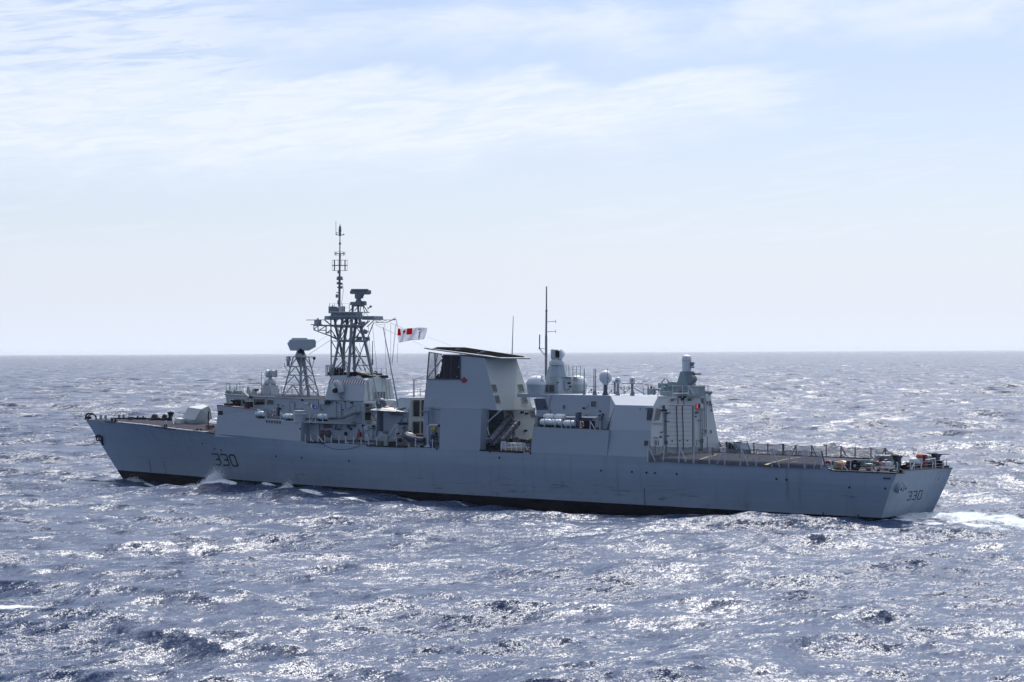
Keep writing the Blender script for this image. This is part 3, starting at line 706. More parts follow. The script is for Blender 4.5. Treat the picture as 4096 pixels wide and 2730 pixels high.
part('wing_pelorus', 'dark', SHIP, lambda m: (m.box(V(100.2, 4.5, 11.3), (1.2, 2.5, .35)), m.cyl(V(100.2, 4.5, 11.3), V(100.2, 4.5, 11.7), .18), m.box(V(100.2, 4.5, 11.8), (.9, .4, .25))))
part('lookout_post', 'dark', SHIP, lambda m: (m.cyl(at(W2(935, 925), Y=6.3), at(W2(935, 870), Y=6.3), .18), m.box(at(W2(935, 840), Y=6.3), (1.0, .6, .75)), m.ball(at(W2(930, 805), Y=6.3), .25, 8)))
part('pelorus_light', 'orange', SHIP, lambda m: m.box(at(W2(858, 918), Y=7.0), (.5, .2, .18)))
# bridge house with its angled front corners and the deckhouse behind
YB = 5.2; RZ = 12.50
A0, B0, E0 = V(104.0, 2.3, RZ + .15), V(96.5, YB, RZ), V(75.0, YB, 12.2)
roofA = at(W2(365, 585), Y=2.3); roofB = at(W2(985, 640), Y=YB); roofE = at(V3(620, 620), Y=YB)
bridge = MB().sym([V(roofA.x - .8, 2.3, 9.7), V(roofB.x - .1, YB + .1, 9.4), V(76.8, YB + .15, 6.8)], [roofA, roofB, V(76.6, YB, roofE.z - .15)]).build('bridge_house', 'grey', SHIP, smooth=False)
part('bridge_roof', 'deck', bridge, lambda m: m.sym([roofA + V(-.1, 0, 0), roofB + V(0, -.1, 0), V(83.5, YB - .1, roofE.z)], [roofA + V(-.5, -.3, .10), roofB + V(-.3, -.5, .10), V(83.5, YB - .5, roofE.z + .10)]), smooth=False)
part('roof_edge', 'mastlt', bridge, lambda m: m.tube([V(roofA.x + .1, -2.3, roofA.z), roofA + V(.1, 0, 0), roofB + V(0, .06, 0), V(76.6, YB + .06, roofE.z - .12)], .09))
PLC = plane3(roofA, roofB, V(roofB.x - .1, YB + .1, 9.4)); PLB = plane3(roofB, V(76.6, YB, roofE.z - .15), V(roofB.x - .1, YB + .1, 9.4))
for r_ in ((408, 688, 520, 800), (793, 692, 908, 830)): panel('bridge_window', rect(W2, *r_), PLC, 'glass', bridge, t=.02, frame='pale')
for r_ in ((1062, 716, 1335, 843), (1372, 726, 1543, 845)): panel('bridge_window', rect(W2, *r_), PLB, 'glass', bridge, t=.02, frame='pale')
panel('window_visor', rect(W2, 1055, 690, 1345, 702), PLB, 'pale', bridge, t=.25)
panel('window_visor', rect(W2, 775, 672, 925, 686), PLC, 'pale', bridge, t=.25)
panel('doorway', rect(W2, 650, 716, 757, 880), PLC, 'dark', bridge, t=.02, frame='pale')
d_ = panel('bridge_door', rect(W2, 528, 708, 628, 874), PLC, 'gun', bridge, t=.35)
panel('door_window', rect(W2, 556, 748, 604, 822), (PLC[0] + PLC[1] * .36, PLC[1]), 'glass', d_, t=.02)
part('roof_derrick', 'mastlt', bridge, lambda m: (m.tube([at(W2(820, 545), Y=4.2), at(W2(945, 660), Y=5.6)], .16), m.tube([at(W2(945, 620), Y=5.4), at(W2(985, 600), Y=5.4)], .1)))
panel('floodlight', rect(W2, 978, 648, 1025, 690), PLB, 'dark', bridge, t=.4)
# doors and fittings on the deckhouse side
def hatch(r_, f_, pl, par, m_='grey'):
    o = panel('watertight_door', rect(f_, *r_), pl, m_, par, t=.05)
    n = pl[1]; mb = MB(); x0, y0, x1, y1 = r_
    for k in range(6):
        for xx in (x0, x1): mb.box(onplane(f_(xx, y0 + (y1 - y0) * (k + .5) / 6), pl) + n * .06, (.14, .1, .09))
    mb.tube([onplane(f_(a, b), pl) + n * .06 for a, b in ((x0, y1), (x0, y0), ((x0 + x1) / 2, y0 - (x1 - x0) * .25), (x1, y0), (x1, y1))], .035)
    mb.build('door_clips', 'mast', o); return o
hatch((190, 660, 250, 850), V3, PLB, bridge); hatch((775, 680, 835, 850), V3, PLB, bridge)
for a, b, s_ in ((345, 632, 12), (102, 705, 7), (45, 690, 8), (600, 750, 7), (858, 750, 7), (965, 665, 14), (70, 740, 12), (777, 660, 9), (880, 650, 9)):
    panel('bulkhead_light', rect(V3, a - s_, b - s_ * .7, a + s_, b + s_ * .7), PLB, 'dark', bridge, t=.15)
panel('pipe_locker', rect(V3, 38, 720, 58, 830), PLB, 'navy', bridge, t=.3)
panel('equipment_box', rect(V3, 600, 630, 660, 682), PLB, 'pale', bridge, t=.7); panel('equipment_box', rect(V3, 662, 642, 695, 680), PLB, 'dark', bridge, t=.5)
mb = MB()
for pts in ([(695, 650), (740, 628), (880, 640), (1000, 638), (1110, 642)], [(690, 665), (730, 655), (760, 632)], [(575, 640), (575, 765)], [(550, 640), (550, 740)], [(855, 640), (880, 650), (890, 740)], [(930, 745), (985, 690)]):
    mb.tube([onplane(V3(*p), PLB) + PLB[1] * .08 for p in pts], .04, 5)
mb.build('cable_run', 'mast', bridge)
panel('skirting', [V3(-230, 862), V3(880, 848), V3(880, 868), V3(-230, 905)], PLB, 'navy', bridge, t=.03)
# code flags painted on boards
fl = empty('tmp', (0, 0, 0), '', ''); bpy.data.objects.remove(fl)
def board(x0, y0, x1, y1, cols, vert):
    o = None; n = PLB[1]; mb = MB(); names = []
    k = len(cols)
    for i, c in enumerate(cols):
        if c not in names: names.append(c)
        r_ = (x0 + (x1 - x0) * i / k, y0, x0 + (x1 - x0) * (i + 1) / k, y1) if vert else (x0, y0 + (y1 - y0) * i / k, x1, y0 + (y1 - y0) * (i + 1) / k)
        q = [onplane(p, PLB) for p in rect(V3, *r_)]; mb.prism([p - n * .01 for p in q], n * .05, names.index(c))
    return mb.build('code_flag_board', names, bridge, smooth=False)
board(377, 645, 415, 688, ['blue', 'white', 'red', 'white', 'blue'], False)
board(415, 665, 451, 707, ['ochre', 'mast', 'ochre', 'mast', 'ochre', 'mast'], True)
board(451, 682, 486, 725, ['white', 'blue'], True)
o = board(488, 702, 526, 745, ['blue'], True)
panel('white_square', rect(V3, 499, 714, 515, 733), (PLB[0] + PLB[1] * .05, PLB[1]), 'white', o, t=.01)
# slatted vents beside the decoy tub
panel('slatted_vent', rect(V3, 258, 735, 346, 778), PLB, 'dark', bridge, t=.02)
mb = MB(); n = PLB[1]
for k in range(6): q = [onplane(p, PLB) for p in rect(V3, 258 + k * 15, 735, 263 + k * 15, 778)]; mb.prism(q, n * .06)
q = [onplane(p, PLB) for p in rect(V3, 256, 730, 350, 737)]; mb.prism(q, n * .1)
mb.build('vent_slats', 'pale', bridge, smooth=False)
q = at(V3(305, 890), Y=7.1); q.z = 9.5
part('mushroom_vent', 'pale', SHIP, lambda m: m.lathe(q, [(.75, -.2), (.75, .75), (.82, .75), (.82, .95), (.74, 1.0), (.74, 1.35), (.2, 1.4)], n=18))
# 01 deck carried aft over the waist, open alley below it
MB().sym([V(84.7, 7.4, ZA1 - .12), V(76.6, 7.2, ZA1 - .12)], [V(84.7, 7.4, ZA1), V(76.6, 7.2, ZA1)]).build('gallery_deck', 'mastlt', SHIP, smooth=False)
MB().sym([V(84.9, 6.2, 6.7), V(74.0, 6.2, 6.7)], [V(84.9, 6.15, ZA1 - .1), V(74.0, 6.15, ZA1 - .1)]).build('waist_house', 'grey', SHIP, smooth=False)
PLH = plane3(V(84, 6.2, 6.8), V(75, 6.2, 6.8), V(84, 6.16, 9.2)); wh = bpy.data.objects['waist_house']
mb = MB()
for k in range(8): mb.box(onplane(V3(325, 935 + k * 28), PLH) + V(0, .1, 0), (.9, .12, .06))
mb.build('ladder', 'mast', wh)
o = hatch((365, 935, 560, 1140), V3, PLH, wh, 'pale')
panel('louvre', rect(V3, 610, 920, 718, 985), PLH, 'vent', wh, t=.05, frame='mastlt')
for r_ in ((905, 925, 942, 988), (975, 905, 1015, 965)): panel('louvre', rect(V3, *r_), PLH, 'vent', wh, t=.05)
for r_ in ((795, 990, 820, 1005), (880, 1030, 905, 1075), (765, 960, 770, 1000), (1100, 940, 1130, 975), (1225, 950, 1245, 968), (1210, 985, 1230, 995), (945, 985, 965, 1005), (455, 912, 475, 930), (340, 930, 385, 938)):
    panel('bulkhead_fitting', rect(V3, *r_), PLH, 'dark', wh, t=.2)
panel('hose_locker', rect(V3, 1130, 955, 1180, 1005), PLH, 'pale', wh, t=.3)
mb = MB()
for pts in ([(830, 950), (840, 965), (830, 980), (815, 975)], [(960, 910), (960, 1000)], [(720, 1000), (850, 1000)], [(1110, 940), (1115, 1100)], [(770, 900), (775, 1000)]): mb.tube([onplane(V3(*p), PLH) + V(0, .1, 0) for p in pts], .04, 5)
mb.build('pipe_run', 'mast', wh)
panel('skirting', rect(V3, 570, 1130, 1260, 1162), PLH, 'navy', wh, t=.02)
# inclined stair from the gallery up to the mast house
mb = MB(); a, b = onplane(V3(890, 862), PLB) + V(0, 1.0, 0), onplane(V3(1110, 775), PLB) + V(0, 1.0, 0)
for k in range(9): c = a + (b - a) * k / 8; mb.box(c, (.35, .9, .05))
for dy in (-.45, .45):
    mb.tube([a + V(0, dy, 0), b + V(0, dy, 0)], .07); mb.tube([a + V(0, dy, .8), b + V(0, dy, .9)], .03); mb.tube([a + V(0, dy, 0), a + V(0, dy, .9)], .03); mb.tube([b + V(0, dy, 0), b + V(0, dy, .9)], .03)
mb.build('inclined_ladder', 'mast', SHIP)
part('hoist_bracket', 'mast', SHIP, lambda m: (m.tube([onplane(V3(1000, 785), PLB) + V(0, .2, 0), onplane(V3(1050, 800), PLB) + V(0, .6, 0), onplane(V3(1115, 775), PLB) + V(0, .3, 0)], .06), m.box(onplane(V3(1035, 800), PLB) + V(0, .4, 0), (1.0, .4, .25))))

# ------------------------------------------------------------------ railings
def railing(name, pts, h, matn, parent=None, wires=3, rr=.035, braces=()):
    mb = MB()
    for p in pts: mb.cyl(p, p + V(0, 0, h), rr, rr, 6)
    for w in range(wires): mb.tube([p + V(0, 0, h * (w + 1) / wires - .02) for p in pts], .014, 4)
    for i in braces: mb.cyl(pts[i] + V(0, 0, h), pts[i] + V(-.8, 0, 0), rr, rr, 6)
    return mb.build(name, matn, parent or SHIP)
# waist stanchions, each measured
for i, (x, y0, y1, br) in enumerate(((376, 1070, 1148, 0), (444, 1060, 1148, .5), (533, 1060, 1158, 1), (620, 1070, 1162, 0), (703, 1075, 1168, 0), (797, 1080, 1172, 0), (880, 1078, 1176, .3), (979, 1080, 1184, 0), (1074, 1088, 1188, 0), (1169, 1092, 1190, 0), (1270, 1095, 1192, 0))):
    q = on_hull(V3(x, y1)); z0 = deckz(q.x); mb = MB(); mb.cyl(V(q.x, q.y - .1, z0 - .05), V(q.x, q.y - .1, z0 + .98), .07, .07, 6)
    if br: mb.cyl(V(q.x, q.y - .1, z0 + .75 * max(br, .45) + .1), V(q.x - .95 * max(.4, br), q.y - .1, z0), .06, .06, 6)
    mb.build('stanchion', 'stanch', SHIP)
part('guard_wire', 'wire', SHIP, lambda m: [m.tube([V(x, hd(x) - .1, deckz(x) + h) for x in (83, 80, 77, 74, 71, 68, 65, 62)], .014, 4) for h in (.35, .65, .95)])
for i, (x, y0, y1, br) in enumerate(((1521, 1095, 1205, 0), (1757, 1090, 1212, 0), (1970, 1070, 1218, 0))):
    q = on_hull(V3(x, y1)); z0 = deckz(q.x); part('stanchion', 'stanch', SHIP, lambda m: m.cyl(V(q.x, q.y - .1, z0 - .05), V(q.x, q.y - .1, z0 + 1.1), .07))
# stanchions on the 01 deck
for x, br in ((68, 1), (432, 0), (508, -1), (600, 0), (-110, 0)):
    q = at(V3(x, 885), Y=7.3); z0 = ZA1 + (q.x - 84.9) * .028 if q.x > 84.9 else ZA1
    mb = MB(); mb.cyl(V(q.x, 7.3, z0 - .05), V(q.x, 7.3, z0 + 1.1), .065, .065, 6)
    if br: mb.cyl(V(q.x, 7.3, z0 + 1.05), V(q.x - .95 * br, 7.3, z0), .055, .055, 6)
    mb.build('stanchion', 'stanch', SHIP)
# bridge roof rails and odd aerials
rz = roofA.z + .05
railing('roof_railing', [V(roofA.x - .6, y, rz) for y in (-1.8, -.6, .6, 1.9)] + [roofA + (roofB - roofA) * u + V(-.3, -.3, .05) for u in (.25, .5, .75, 1)] + [V(x, YB - .3, RZ + .05) for x in (94, 91.5, 89, 86.5, 84.5)], 1.05, 'mastlt')
railing('roof_railing', [V(x, -YB + .6, RZ + .1) for x in np.linspace(100, 84, 9)], 1.05, 'mast')
for a, y0, y1, r in ((470, 570, 320, .06), (643, 600, 345, .05), (720, 600, 290, .04), (395, 560, 290, .03), (1240, 560, 60, .05), (1330, 350, 190, .03)):
    p0 = at(W2(a, y0), Y=1.5); p1 = at(W2(a, y1), Y=1.5); part('whip_aerial', 'mast', SHIP, lambda m: m.cyl(V(p0.x, 1.5, 12.4), p1, r, r * .6, 6))
part('roof_rail_beam', 'mastlt', SHIP, lambda m: m.tube([at(W2(640, 345), Y=1.5), at(W2(1240, 330), Y=1.5)], .05))
mb = MB()
for k in range(18):
    a = random.uniform(390, 760); p = at(W2(a, 575), Y=random.uniform(1.0, 2.5)); mb.box(V(p.x, p.y, 12.75 + random.uniform(0, .25)), (.3, .25, random.uniform(.15, .5)))
mb.build('roof_fitting', 'mastlt', SHIP)
p = at(W2(1000, 540), Y=-1); part('searchlight', ['pale', 'dark'], SHIP, lambda m: (m.hexa([V(p.x + .6, -1.5, 12.5), V(p.x - .5, -1.5, 12.5), V(p.x - .5, -.5, 12.5), V(p.x + .6, -.5, 12.5)], [V(p.x + .45, -1.4, 13.6), V(p.x + .1, -1.4, 13.6), V(p.x + .1, -.6, 13.6), V(p.x + .45, -.6, 13.6)]), m.cyl(V(p.x - .6, -1, 12.6), V(p.x - .6, -1, 13.3), .35), m.box(V(p.x - .9, -1, 13.2), (.5, .5, .3), 1)))

# ------------------------------------------------------------------ fire control director (forward)
def director(P, matp, flip, parent=SHIP):
    d = bpy.data.objects.new('fire_control_radar', None); col.objects.link(d); d.parent = parent
    return d
D1 = at(W2(1450, 570), Y=0); dz = 12.45
dr = director(D1, 'pale', 1)
part('pedestal', 'pale', dr, lambda m: m.hexa([V(D1.x + a * 1.0, b * 1.0, dz) for a, b in ((1, 1), (-1, 1), (-1, -1), (1, -1))], [V(D1.x + a * .78, b * .78, 14.05) for a, b in ((1, 1), (-1, 1), (-1, -1), (1, -1))]), bevel=.12)
part('cap', 'pale', dr, lambda m: m.lathe(V(D1.x, 0, 14.05), [(.86, 0), (.86, .3), (.7, .52), (.4, .68), (.22, .72), (.2, 1.1)], n=22))
hc = at(W2(1480, 95), Y=0)
part('turntable', 'pale', dr, lambda m: m.hexa([hc + V(a, b, -.42) for a, b in ((.5, .5), (-.5, .5), (-.5, -.5), (.5, -.5))], [hc + V(a, b, .45) for a, b in ((.5, .5), (-.5, .5), (-.5, -.5), (.5, -.5))]), bevel=.08)
ax = (cR * .93 - V(0, 0, .0)).normalized(); ax.z = 0; ax.normalize()
part('dish', 'dome', dr, lambda m: m.lathe(hc - ax * .35, [(.52, 0), (.6, .2), (.56, .3), (.35, .45), (.1, .52)], -ax, 20))
part('tracker_box', 'pale', dr, lambda m: m.prism([hc + ax * .42 + V(0, 0, -.5), hc + ax * .42 + V(0, 0, .5), hc + ax * .78 + V(0, 0, .5), hc + ax * .78 + V(0, 0, -.5)], V(-ax.y, ax.x, 0) * .8))
part('bracket', 'dark', dr, lambda m: m.prism([hc + ax * .28 + V(0, .5, -.45), hc + ax * .28 + V(0, .5, .5), hc + ax * .44 + V(0, .5, .5), hc + ax * .44 + V(0, .5, -.45)], V(0, .08, 0)))

# ------------------------------------------------------------------ air search radar on its lattice tower
rm = bpy.data.objects.new('radar_tower', None); col.objects.link(rm); rm.parent = SHIP
bc = at(V3(322, 578), Y=0); bc.z = 12.45; tc_ = at(V3(325, 90), Y=0); hb0, hb1 = 1.75, .72
def corner(i, u): s_ = ((1, 1), (-1, 1), (-1, -1), (1, -1))[i % 4]; h = hb0 + (hb1 - hb0) * u; c = bc + (tc_ - bc) * u; return V(c.x + s_[0] * h, c.y + s_[1] * h, c.z)
for i in range(4): part('tower_leg', 'mastlt', rm, lambda m: m.cyl(corner(i, 0), corner(i, 1), .10, .08, 8))
mb = MB(); lv = [0, .30, .54, .76, 1.0]
for a, b in zip(lv, lv[1:]):
    for i in range(4):
        mb.cyl(corner(i, b), corner(i + 1, b), .06, .06, 6)
        mid = (corner(i, b) + corner(i + 1, b)) / 2; mb.cyl(corner(i, a), mid, .055, .055, 6); mb.cyl(corner(i + 1, a), mid, .055, .055, 6)
mb.build('lattice_brace', 'mastlt', rm)
part('waveguide_trunk', 'mastlt', rm, lambda m: m.cyl(at(V3(425, 583), Y=0), at(V3(355, 95), Y=0), .22, .26, 12))
part('trunk_cone', 'mastlt', rm, lambda m: m.lathe(V(tc_.x, 0, tc_.z), [(.15, -1.5), (.75, -.05), (.75, 0)], n=14))
part('tower_platform', 'mastlt', rm, lambda m: (m.box(V(tc_.x, 0, tc_.z), (2.7, 2.9, .12)), [m.cyl(V(tc_.x + sx_ * 1.3, sy_ * 1.4, tc_.z), corner({(1, 1): 0, (-1, 1): 1, (-1, -1): 2, (1, -1): 3}[(sx_, sy_)], .70), .05) for sx_ in (1, -1) for sy_ in (1, -1)]))
pp = at(V3(320, 85), Y=0)
part('radar_pedestal', 'mastlt', rm, lambda m: m.lathe(pp, [(.85, 0), (.72, .25), (.5, .75), (.45, 1.05), (.3, 1.1)], n=14))
part('pedestal_gear', 'dark', rm, lambda m: (m.box(pp + V(-.3, .3, .75), (.5, .6, .6)), m.cyl(pp + V(-.6, .2, .2), pp + V(-.6, .2, .9), .15)))
nn = (CAM - pp); nn.z = 0; nn.normalize(); nn = (nn + cR * .10).normalized()
PLR = (pp, nn); th_ = 1.25
pr = [onplane(V2(a, b), PLR) for a, b in ((147, 1226), (376, 1226), (392, 1244), (390, 1300), (322, 1336), (150, 1336), (121, 1264))]
part('radar_antenna', 'pale', rm, lambda m: m.hexa([p - nn * .65 for p in pr], [p + nn * .6 for p in pr]), smooth=False, bevel=.03)
pr2 = [onplane(V2(a, b), PLR) for a, b in ((163, 1213), (310, 1213), (310, 1226), (163, 1226))]
part('antenna_rib', 'pale', rm, lambda m: m.prism([p - nn * .2 for p in pr2], nn * .4), smooth=False)
q = at(V3(168, 120), Y=1.2); part('tower_radome', 'dome', rm, lambda m: (m.ball(q, .36), m.cyl(q - V(0, 0, .8), q, .15)))
part('side_bracket', 'mastlt', rm, lambda m: (m.tube([at(V3(118, 205), Y=1.3), at(V3(230, 205), Y=1.3)], .05), m.tube([at(V3(120, 170), Y=1.3), at(V3(120, 210), Y=1.3), at(V3(200, 320), Y=1.3)], .04), m.cyl(at(V3(165, 205), Y=1.3), at(V3(165, 150), Y=1.3), .22)))
q = at(V3(492, 108), Y=-1); part('signal_lamp', 'dark', rm, lambda m: m.ball(q, .2, 8))
# smaller stays from the antenna tower to the mast
part('stay_wire', 'wire', SHIP, lambda m: (m.tube([at(V2(330, 1370), Y=0), at(V2(540, 1230), Y=0)], .025, 4), m.tube([at(V2(370, 1280), Y=0), at(V2(500, 1195), Y=0)], .012, 4)))

# ------------------------------------------------------------------ mast house
YM = 5.2
a0 = at(V3(620, 622), Y=YM - .02); a1 = at(V3(700, 325), Y=4.0); a2 = at(V3(938, 318), Y=4.0); a3 = at(V3(1135, 380), Y=4.05); a4 = at(V3(1113, 640), Y=YM)
xs_ = a3.x; e0 = at(V3(1498, 620), X=a4.x); e1 = at(V3(1455, 378), X=xs_); e2 = at(V3(1295, 332), X=xs_)
ys1, ys0 = e1.y, e0.y
z1 = a1.z
a5 = V(a4.x - .6, a4.y + .05, 9.3)
PLM = plane3(a0, a4, a3); a1, a2 = onplane(V3(700, 325), PLM), onplane(V3(938, 318), PLM)
port = [a0, a1, a2, a3, a4]
st = [V(a0.x, ys0, a0.z), V(a1.x, ys1, a1.z), V(a2.x, ys1, a2.z), e1, e0]
mh = MB()
mh.add(port + st + [e2, V(a2.x, (a2.y + ys1) / 2, a2.z + .45)], [(0, 1, 2, 3, 4), (5, 6, 7, 8, 9), (0, 5, 6, 1), (1, 6, 7, 11, 2), (2, 11, 10, 3), (7, 11, 10, 8), (3, 10, 8, 9, 4), (0, 4, 9, 5)])
mhouse = mh.build('mast_house', ['grey', 'aft_lit'], SHIP, smooth=False)
mhouse.data.polygons[6].material_index = 1
part('mast_house_base', 'aft_lit', mhouse, lambda m: m.hexa([V(76.75, YB + .1, 6.8), V(75.2, YB, 6.8), V(75.2, ys0, 6.8), V(76.75, ys0, 6.8)], [V(76.75, YB, a4.z), V(a4.x - .02, YB, a4.z), V(a4.x - .02, ys0, a4.z), V(76.75, ys0, a4.z)]), smooth=False)
PLMA = plane3(a3, e1, a4)
# red and white danger stripes
mb = MB(); n = PLM[1]; x0, x1 = 686, 1135
tp_ = lambda u: (686 + (1135 - 686) * u, 373 + 17 * u); bt_ = lambda u: (668 + (1128 - 668) * u, 422 + 14 * u)
q = [onplane(V3(*p), PLM) for p in (tp_(0), tp_(1), bt_(1), bt_(0))]; mb.prism([p - n * .01 for p in q], n * .025, 0)
for k in range(14):
    u0, u1 = k / 14, k / 14 + .036; sh = 0.030
    q = [onplane(V3(*p), PLM) for p in (tp_(u0 + sh), tp_(min(1, u1 + sh)), bt_(u1), bt_(u0))]; mb.prism(q, n * .03, 1)
mb.build('danger_stripes', ['white', 'maroon'], mhouse, smooth=False)
q = onplane(V3(812, 485), PLM) + n * .55
R2 = .62; pts = [q + V(math.cos(t) * R2 * -1 * .9, 0, math.sin(t) * R2) for t in np.linspace(R_(200), R_(-60), 10)]
part('exhaust_cowl', 'pale', mhouse, lambda m: m.tube([onplane(V3(845, 545), PLM) + n * .2, onplane(V3(848, 490), PLM) + n * .5] + [onplane(V3(a, b), PLM) + n * .6 for a, b in ((842, 455), (818, 440), (790, 448), (775, 475), (776, 505), (790, 530))], .42, 14))
part('cowl_mouth', 'dark', mhouse, lambda m: m.cyl(onplane(V3(790, 530), PLM) + n * .6, onplane(V3(794, 535), PLM) + n * .62, .38))
q = [onplane(V3(a, b), PLM) for a, b in ((812, 590), (870, 585), (905, 625), (870, 630))]
part('loudspeaker_horn', 'mastlt', mhouse, lambda m: m.add([q[0] + n * .1, q[1] + n * 1.0, q[2] + n * .9, q[3] + n * .1, q[0] + n * .05 - V(0, 0, .3), q[3] - V(0, 0, .1)], [(0, 1, 2, 3), (0, 1, 4), (1, 2, 5, 4), (2, 3, 5), (0, 3, 5, 4)]), smooth=False)
for r_ in ((1250, 530, 1306, 617), (1319, 530, 1345, 617), (1351, 528, 1380, 615)): panel('louvre', rect(V3, *r_), PLMA, 'vent', mhouse, t=.04, frame='aft_lit')
panel('louvre', rect(V3, 1138, 690, 1175, 720), PLMA, 'vent', mhouse, t=.04); panel('doorway', rect(V3, 1130, 790, 1200, 890), PLMA, 'dark', mhouse, t=.03)
mb = MB()
for x in (1150, 1165, 1210, 1225, 1420, 1385): mb.tube([onplane(V3(x, 395), PLMA) + PLMA[1] * .06, onplane(V3(x + 25, 640), PLMA) + PLMA[1] * .06], .025, 4)
mb.build('cable_run', 'mast', mhouse)
# galleries aft of the mast house
mb = MB()
for y_ in (680, 725, 775, 890):
    p0, p1 = onplane(V3(1115, y_), PLMA), onplane(V3(1240, y_ + 2), PLMA)
    mb.prism([p0, p1, p1 - V(1.2, 0, 0), p0 - V(1.2, 0, 0)], (0, 0, .1))
for a, b in (((1130, 780), (1215, 880)), ((1215, 780), (1150, 880)), ((1190, 725), (1190, 890)), ((1240, 680), (1240, 890)), ((1230, 800), (1265, 870)), ((1160, 785), (1200, 870))):
    mb.tube([onplane(V3(*a), PLMA) + V(-.8, 0, 0), onplane(V3(*b), PLMA) + V(-.8, 0, 0)], .05)
mb.build('access_gallery', 'mast', SHIP)
panel('canvas_dodger', rect(V3, 1213, 748, 1262, 785), (PLMA[0] + V(-1.2, 0, 0), PLMA[1]), 'blue', SHIP, t=.03)
# diesel exhaust hood and uptakes on its roof
hx = (a2.x + xs_) / 2; hy = (a3.y + ys1) / 2
q = [at(V3(a, b), Y=hy) for a, b in ((945, 330), (1035, 275), (1140, 290), (1290, 325), (1250, 345), (1140, 345))]
part('exhaust_hood', 'louvre', mhouse, lambda m: m.prism([p + V(0, 1.5, 0) for p in q], (0, -3.0, 0)), smooth=False)
q = at(V3(1122, 360), Y=a3.y - .9); part('uptake_pipe', 'dark', mhouse, lambda m: m.lathe(q, [(.38, -.4), (.38, .3), (.42, .3), (.42, .4), (.3, .4), (.3, .0)], n=14))
q = at(V3(1035, 320), Y=a3.y - 1.4); part('uptake_mouth', 'rubber', mhouse, lambda m: m.cyl(q + V(-.1, 1.2, 0), q + V(.1, .2, .1), .42, .42, 14))
for a, b in ((1285, 312), (1360, 338)): q = at(V3(a, b), Y=ys1 + 1.5); part('floodlight', 'dark', mhouse, lambda m: m.box(q, (.9, .9, .35)))
part('floodlight_hoop', 'dark', mhouse, lambda m: m.torus(at(V3(1262, 285), Y=ys1 + 1.6), .18, .05, (0, 1, 0)))
for k in range(7):
    a = 705 + k * 33; p = at(V3(a, 315), Y=random.uniform(0, 3)); part('roof_machinery', 'dark', mhouse, lambda m: (m.cyl(V(p.x, p.y, z1 - .2), V(p.x, p.y, z1 + random.uniform(.3, 1.1)), random.uniform(.12, .4)), m.box(V(p.x + .2, p.y, z1 + .2), (.6, .5, .5))))
railing('roof_railing', [at(V3(a, 200 + 120), Y=a1.y - .2) for a in (690, 740, 800, 860, 900)], 1.2, 'mast', mhouse)
railing('roof_railing', [V(xs_ + .3 + i * .9, ys1 + .6, a3.z + .2) for i in range(5)], 1.3, 'mast', mhouse)
part('roof_cage', 'mast', mhouse, lambda m: [m.tube([at(V3(*a), Y=a1.y), at(V3(*b), Y=a1.y)], .06) for a, b in (((640, 200), (640, 325)), ((640, 200), (690, 200)), ((655, 200), (665, 325)), ((640, 322), (690, 320)), ((675, 205), (690, 320)))])

# ------------------------------------------------------------------ main lattice mast
mast = bpy.data.objects.new('lattice_mast', None); col.objects.link(mast); mast.parent = SHIP
def w5(pts): return [at(W5(a, b), Y=y) for a, b, y in pts]
legs = [([(450, 1490, 3.6), (545, 1040, 2.6), (590, 790, 2.1), (650, 430, 2.0)], .17), ([(660, 1440, -.6), (672, 900, -.3), (715, 640, -.3), (740, 430, -.5)], .19),
        ([(752, 1520, 3.9), (795, 900, 2.6), (818, 430, 2.0)], .20), ([(872, 1440, -.6), (848, 860, -.2), (880, 600, -.2), (905, 430, -.3)], .21),
        ([(1195, 1460, 1.8), (1060, 860, 1.4), (985, 600, 1.4), (960, 430, 1.4)], .21), ([(690, 1400, .5), (600, 900, .8), (530, 640, 1.2), (500, 430, 1.5)], .17)]
for pts, r in legs: part('mast_leg', 'mast', mast, lambda m: m.tube(w5(pts), r, 9))
part('mast_leg', 'mast', mast, lambda m: m.tube(w5([(437, 1490, 3.2), (437, 830, 2.4), (430, 430, 2.4)]), .09, 7))
mb = MB()
for (y_, x0, x1, r) in ((570, 440, 1010, .15), (850, 560, 1100, .16), (853, 440, 560, .05), (1135, 440, 1120, .07), (600, 490, 960, .06), (1305, 340, 480, .06), (1300, 930, 1150, .05)):
    for yy in (2.2, -.2): mb.tube(w5([(x0, y_, yy), (x1, y_ + (2 if yy > 0 else 8), yy)]), r if yy > 0 else r * .7, 7)
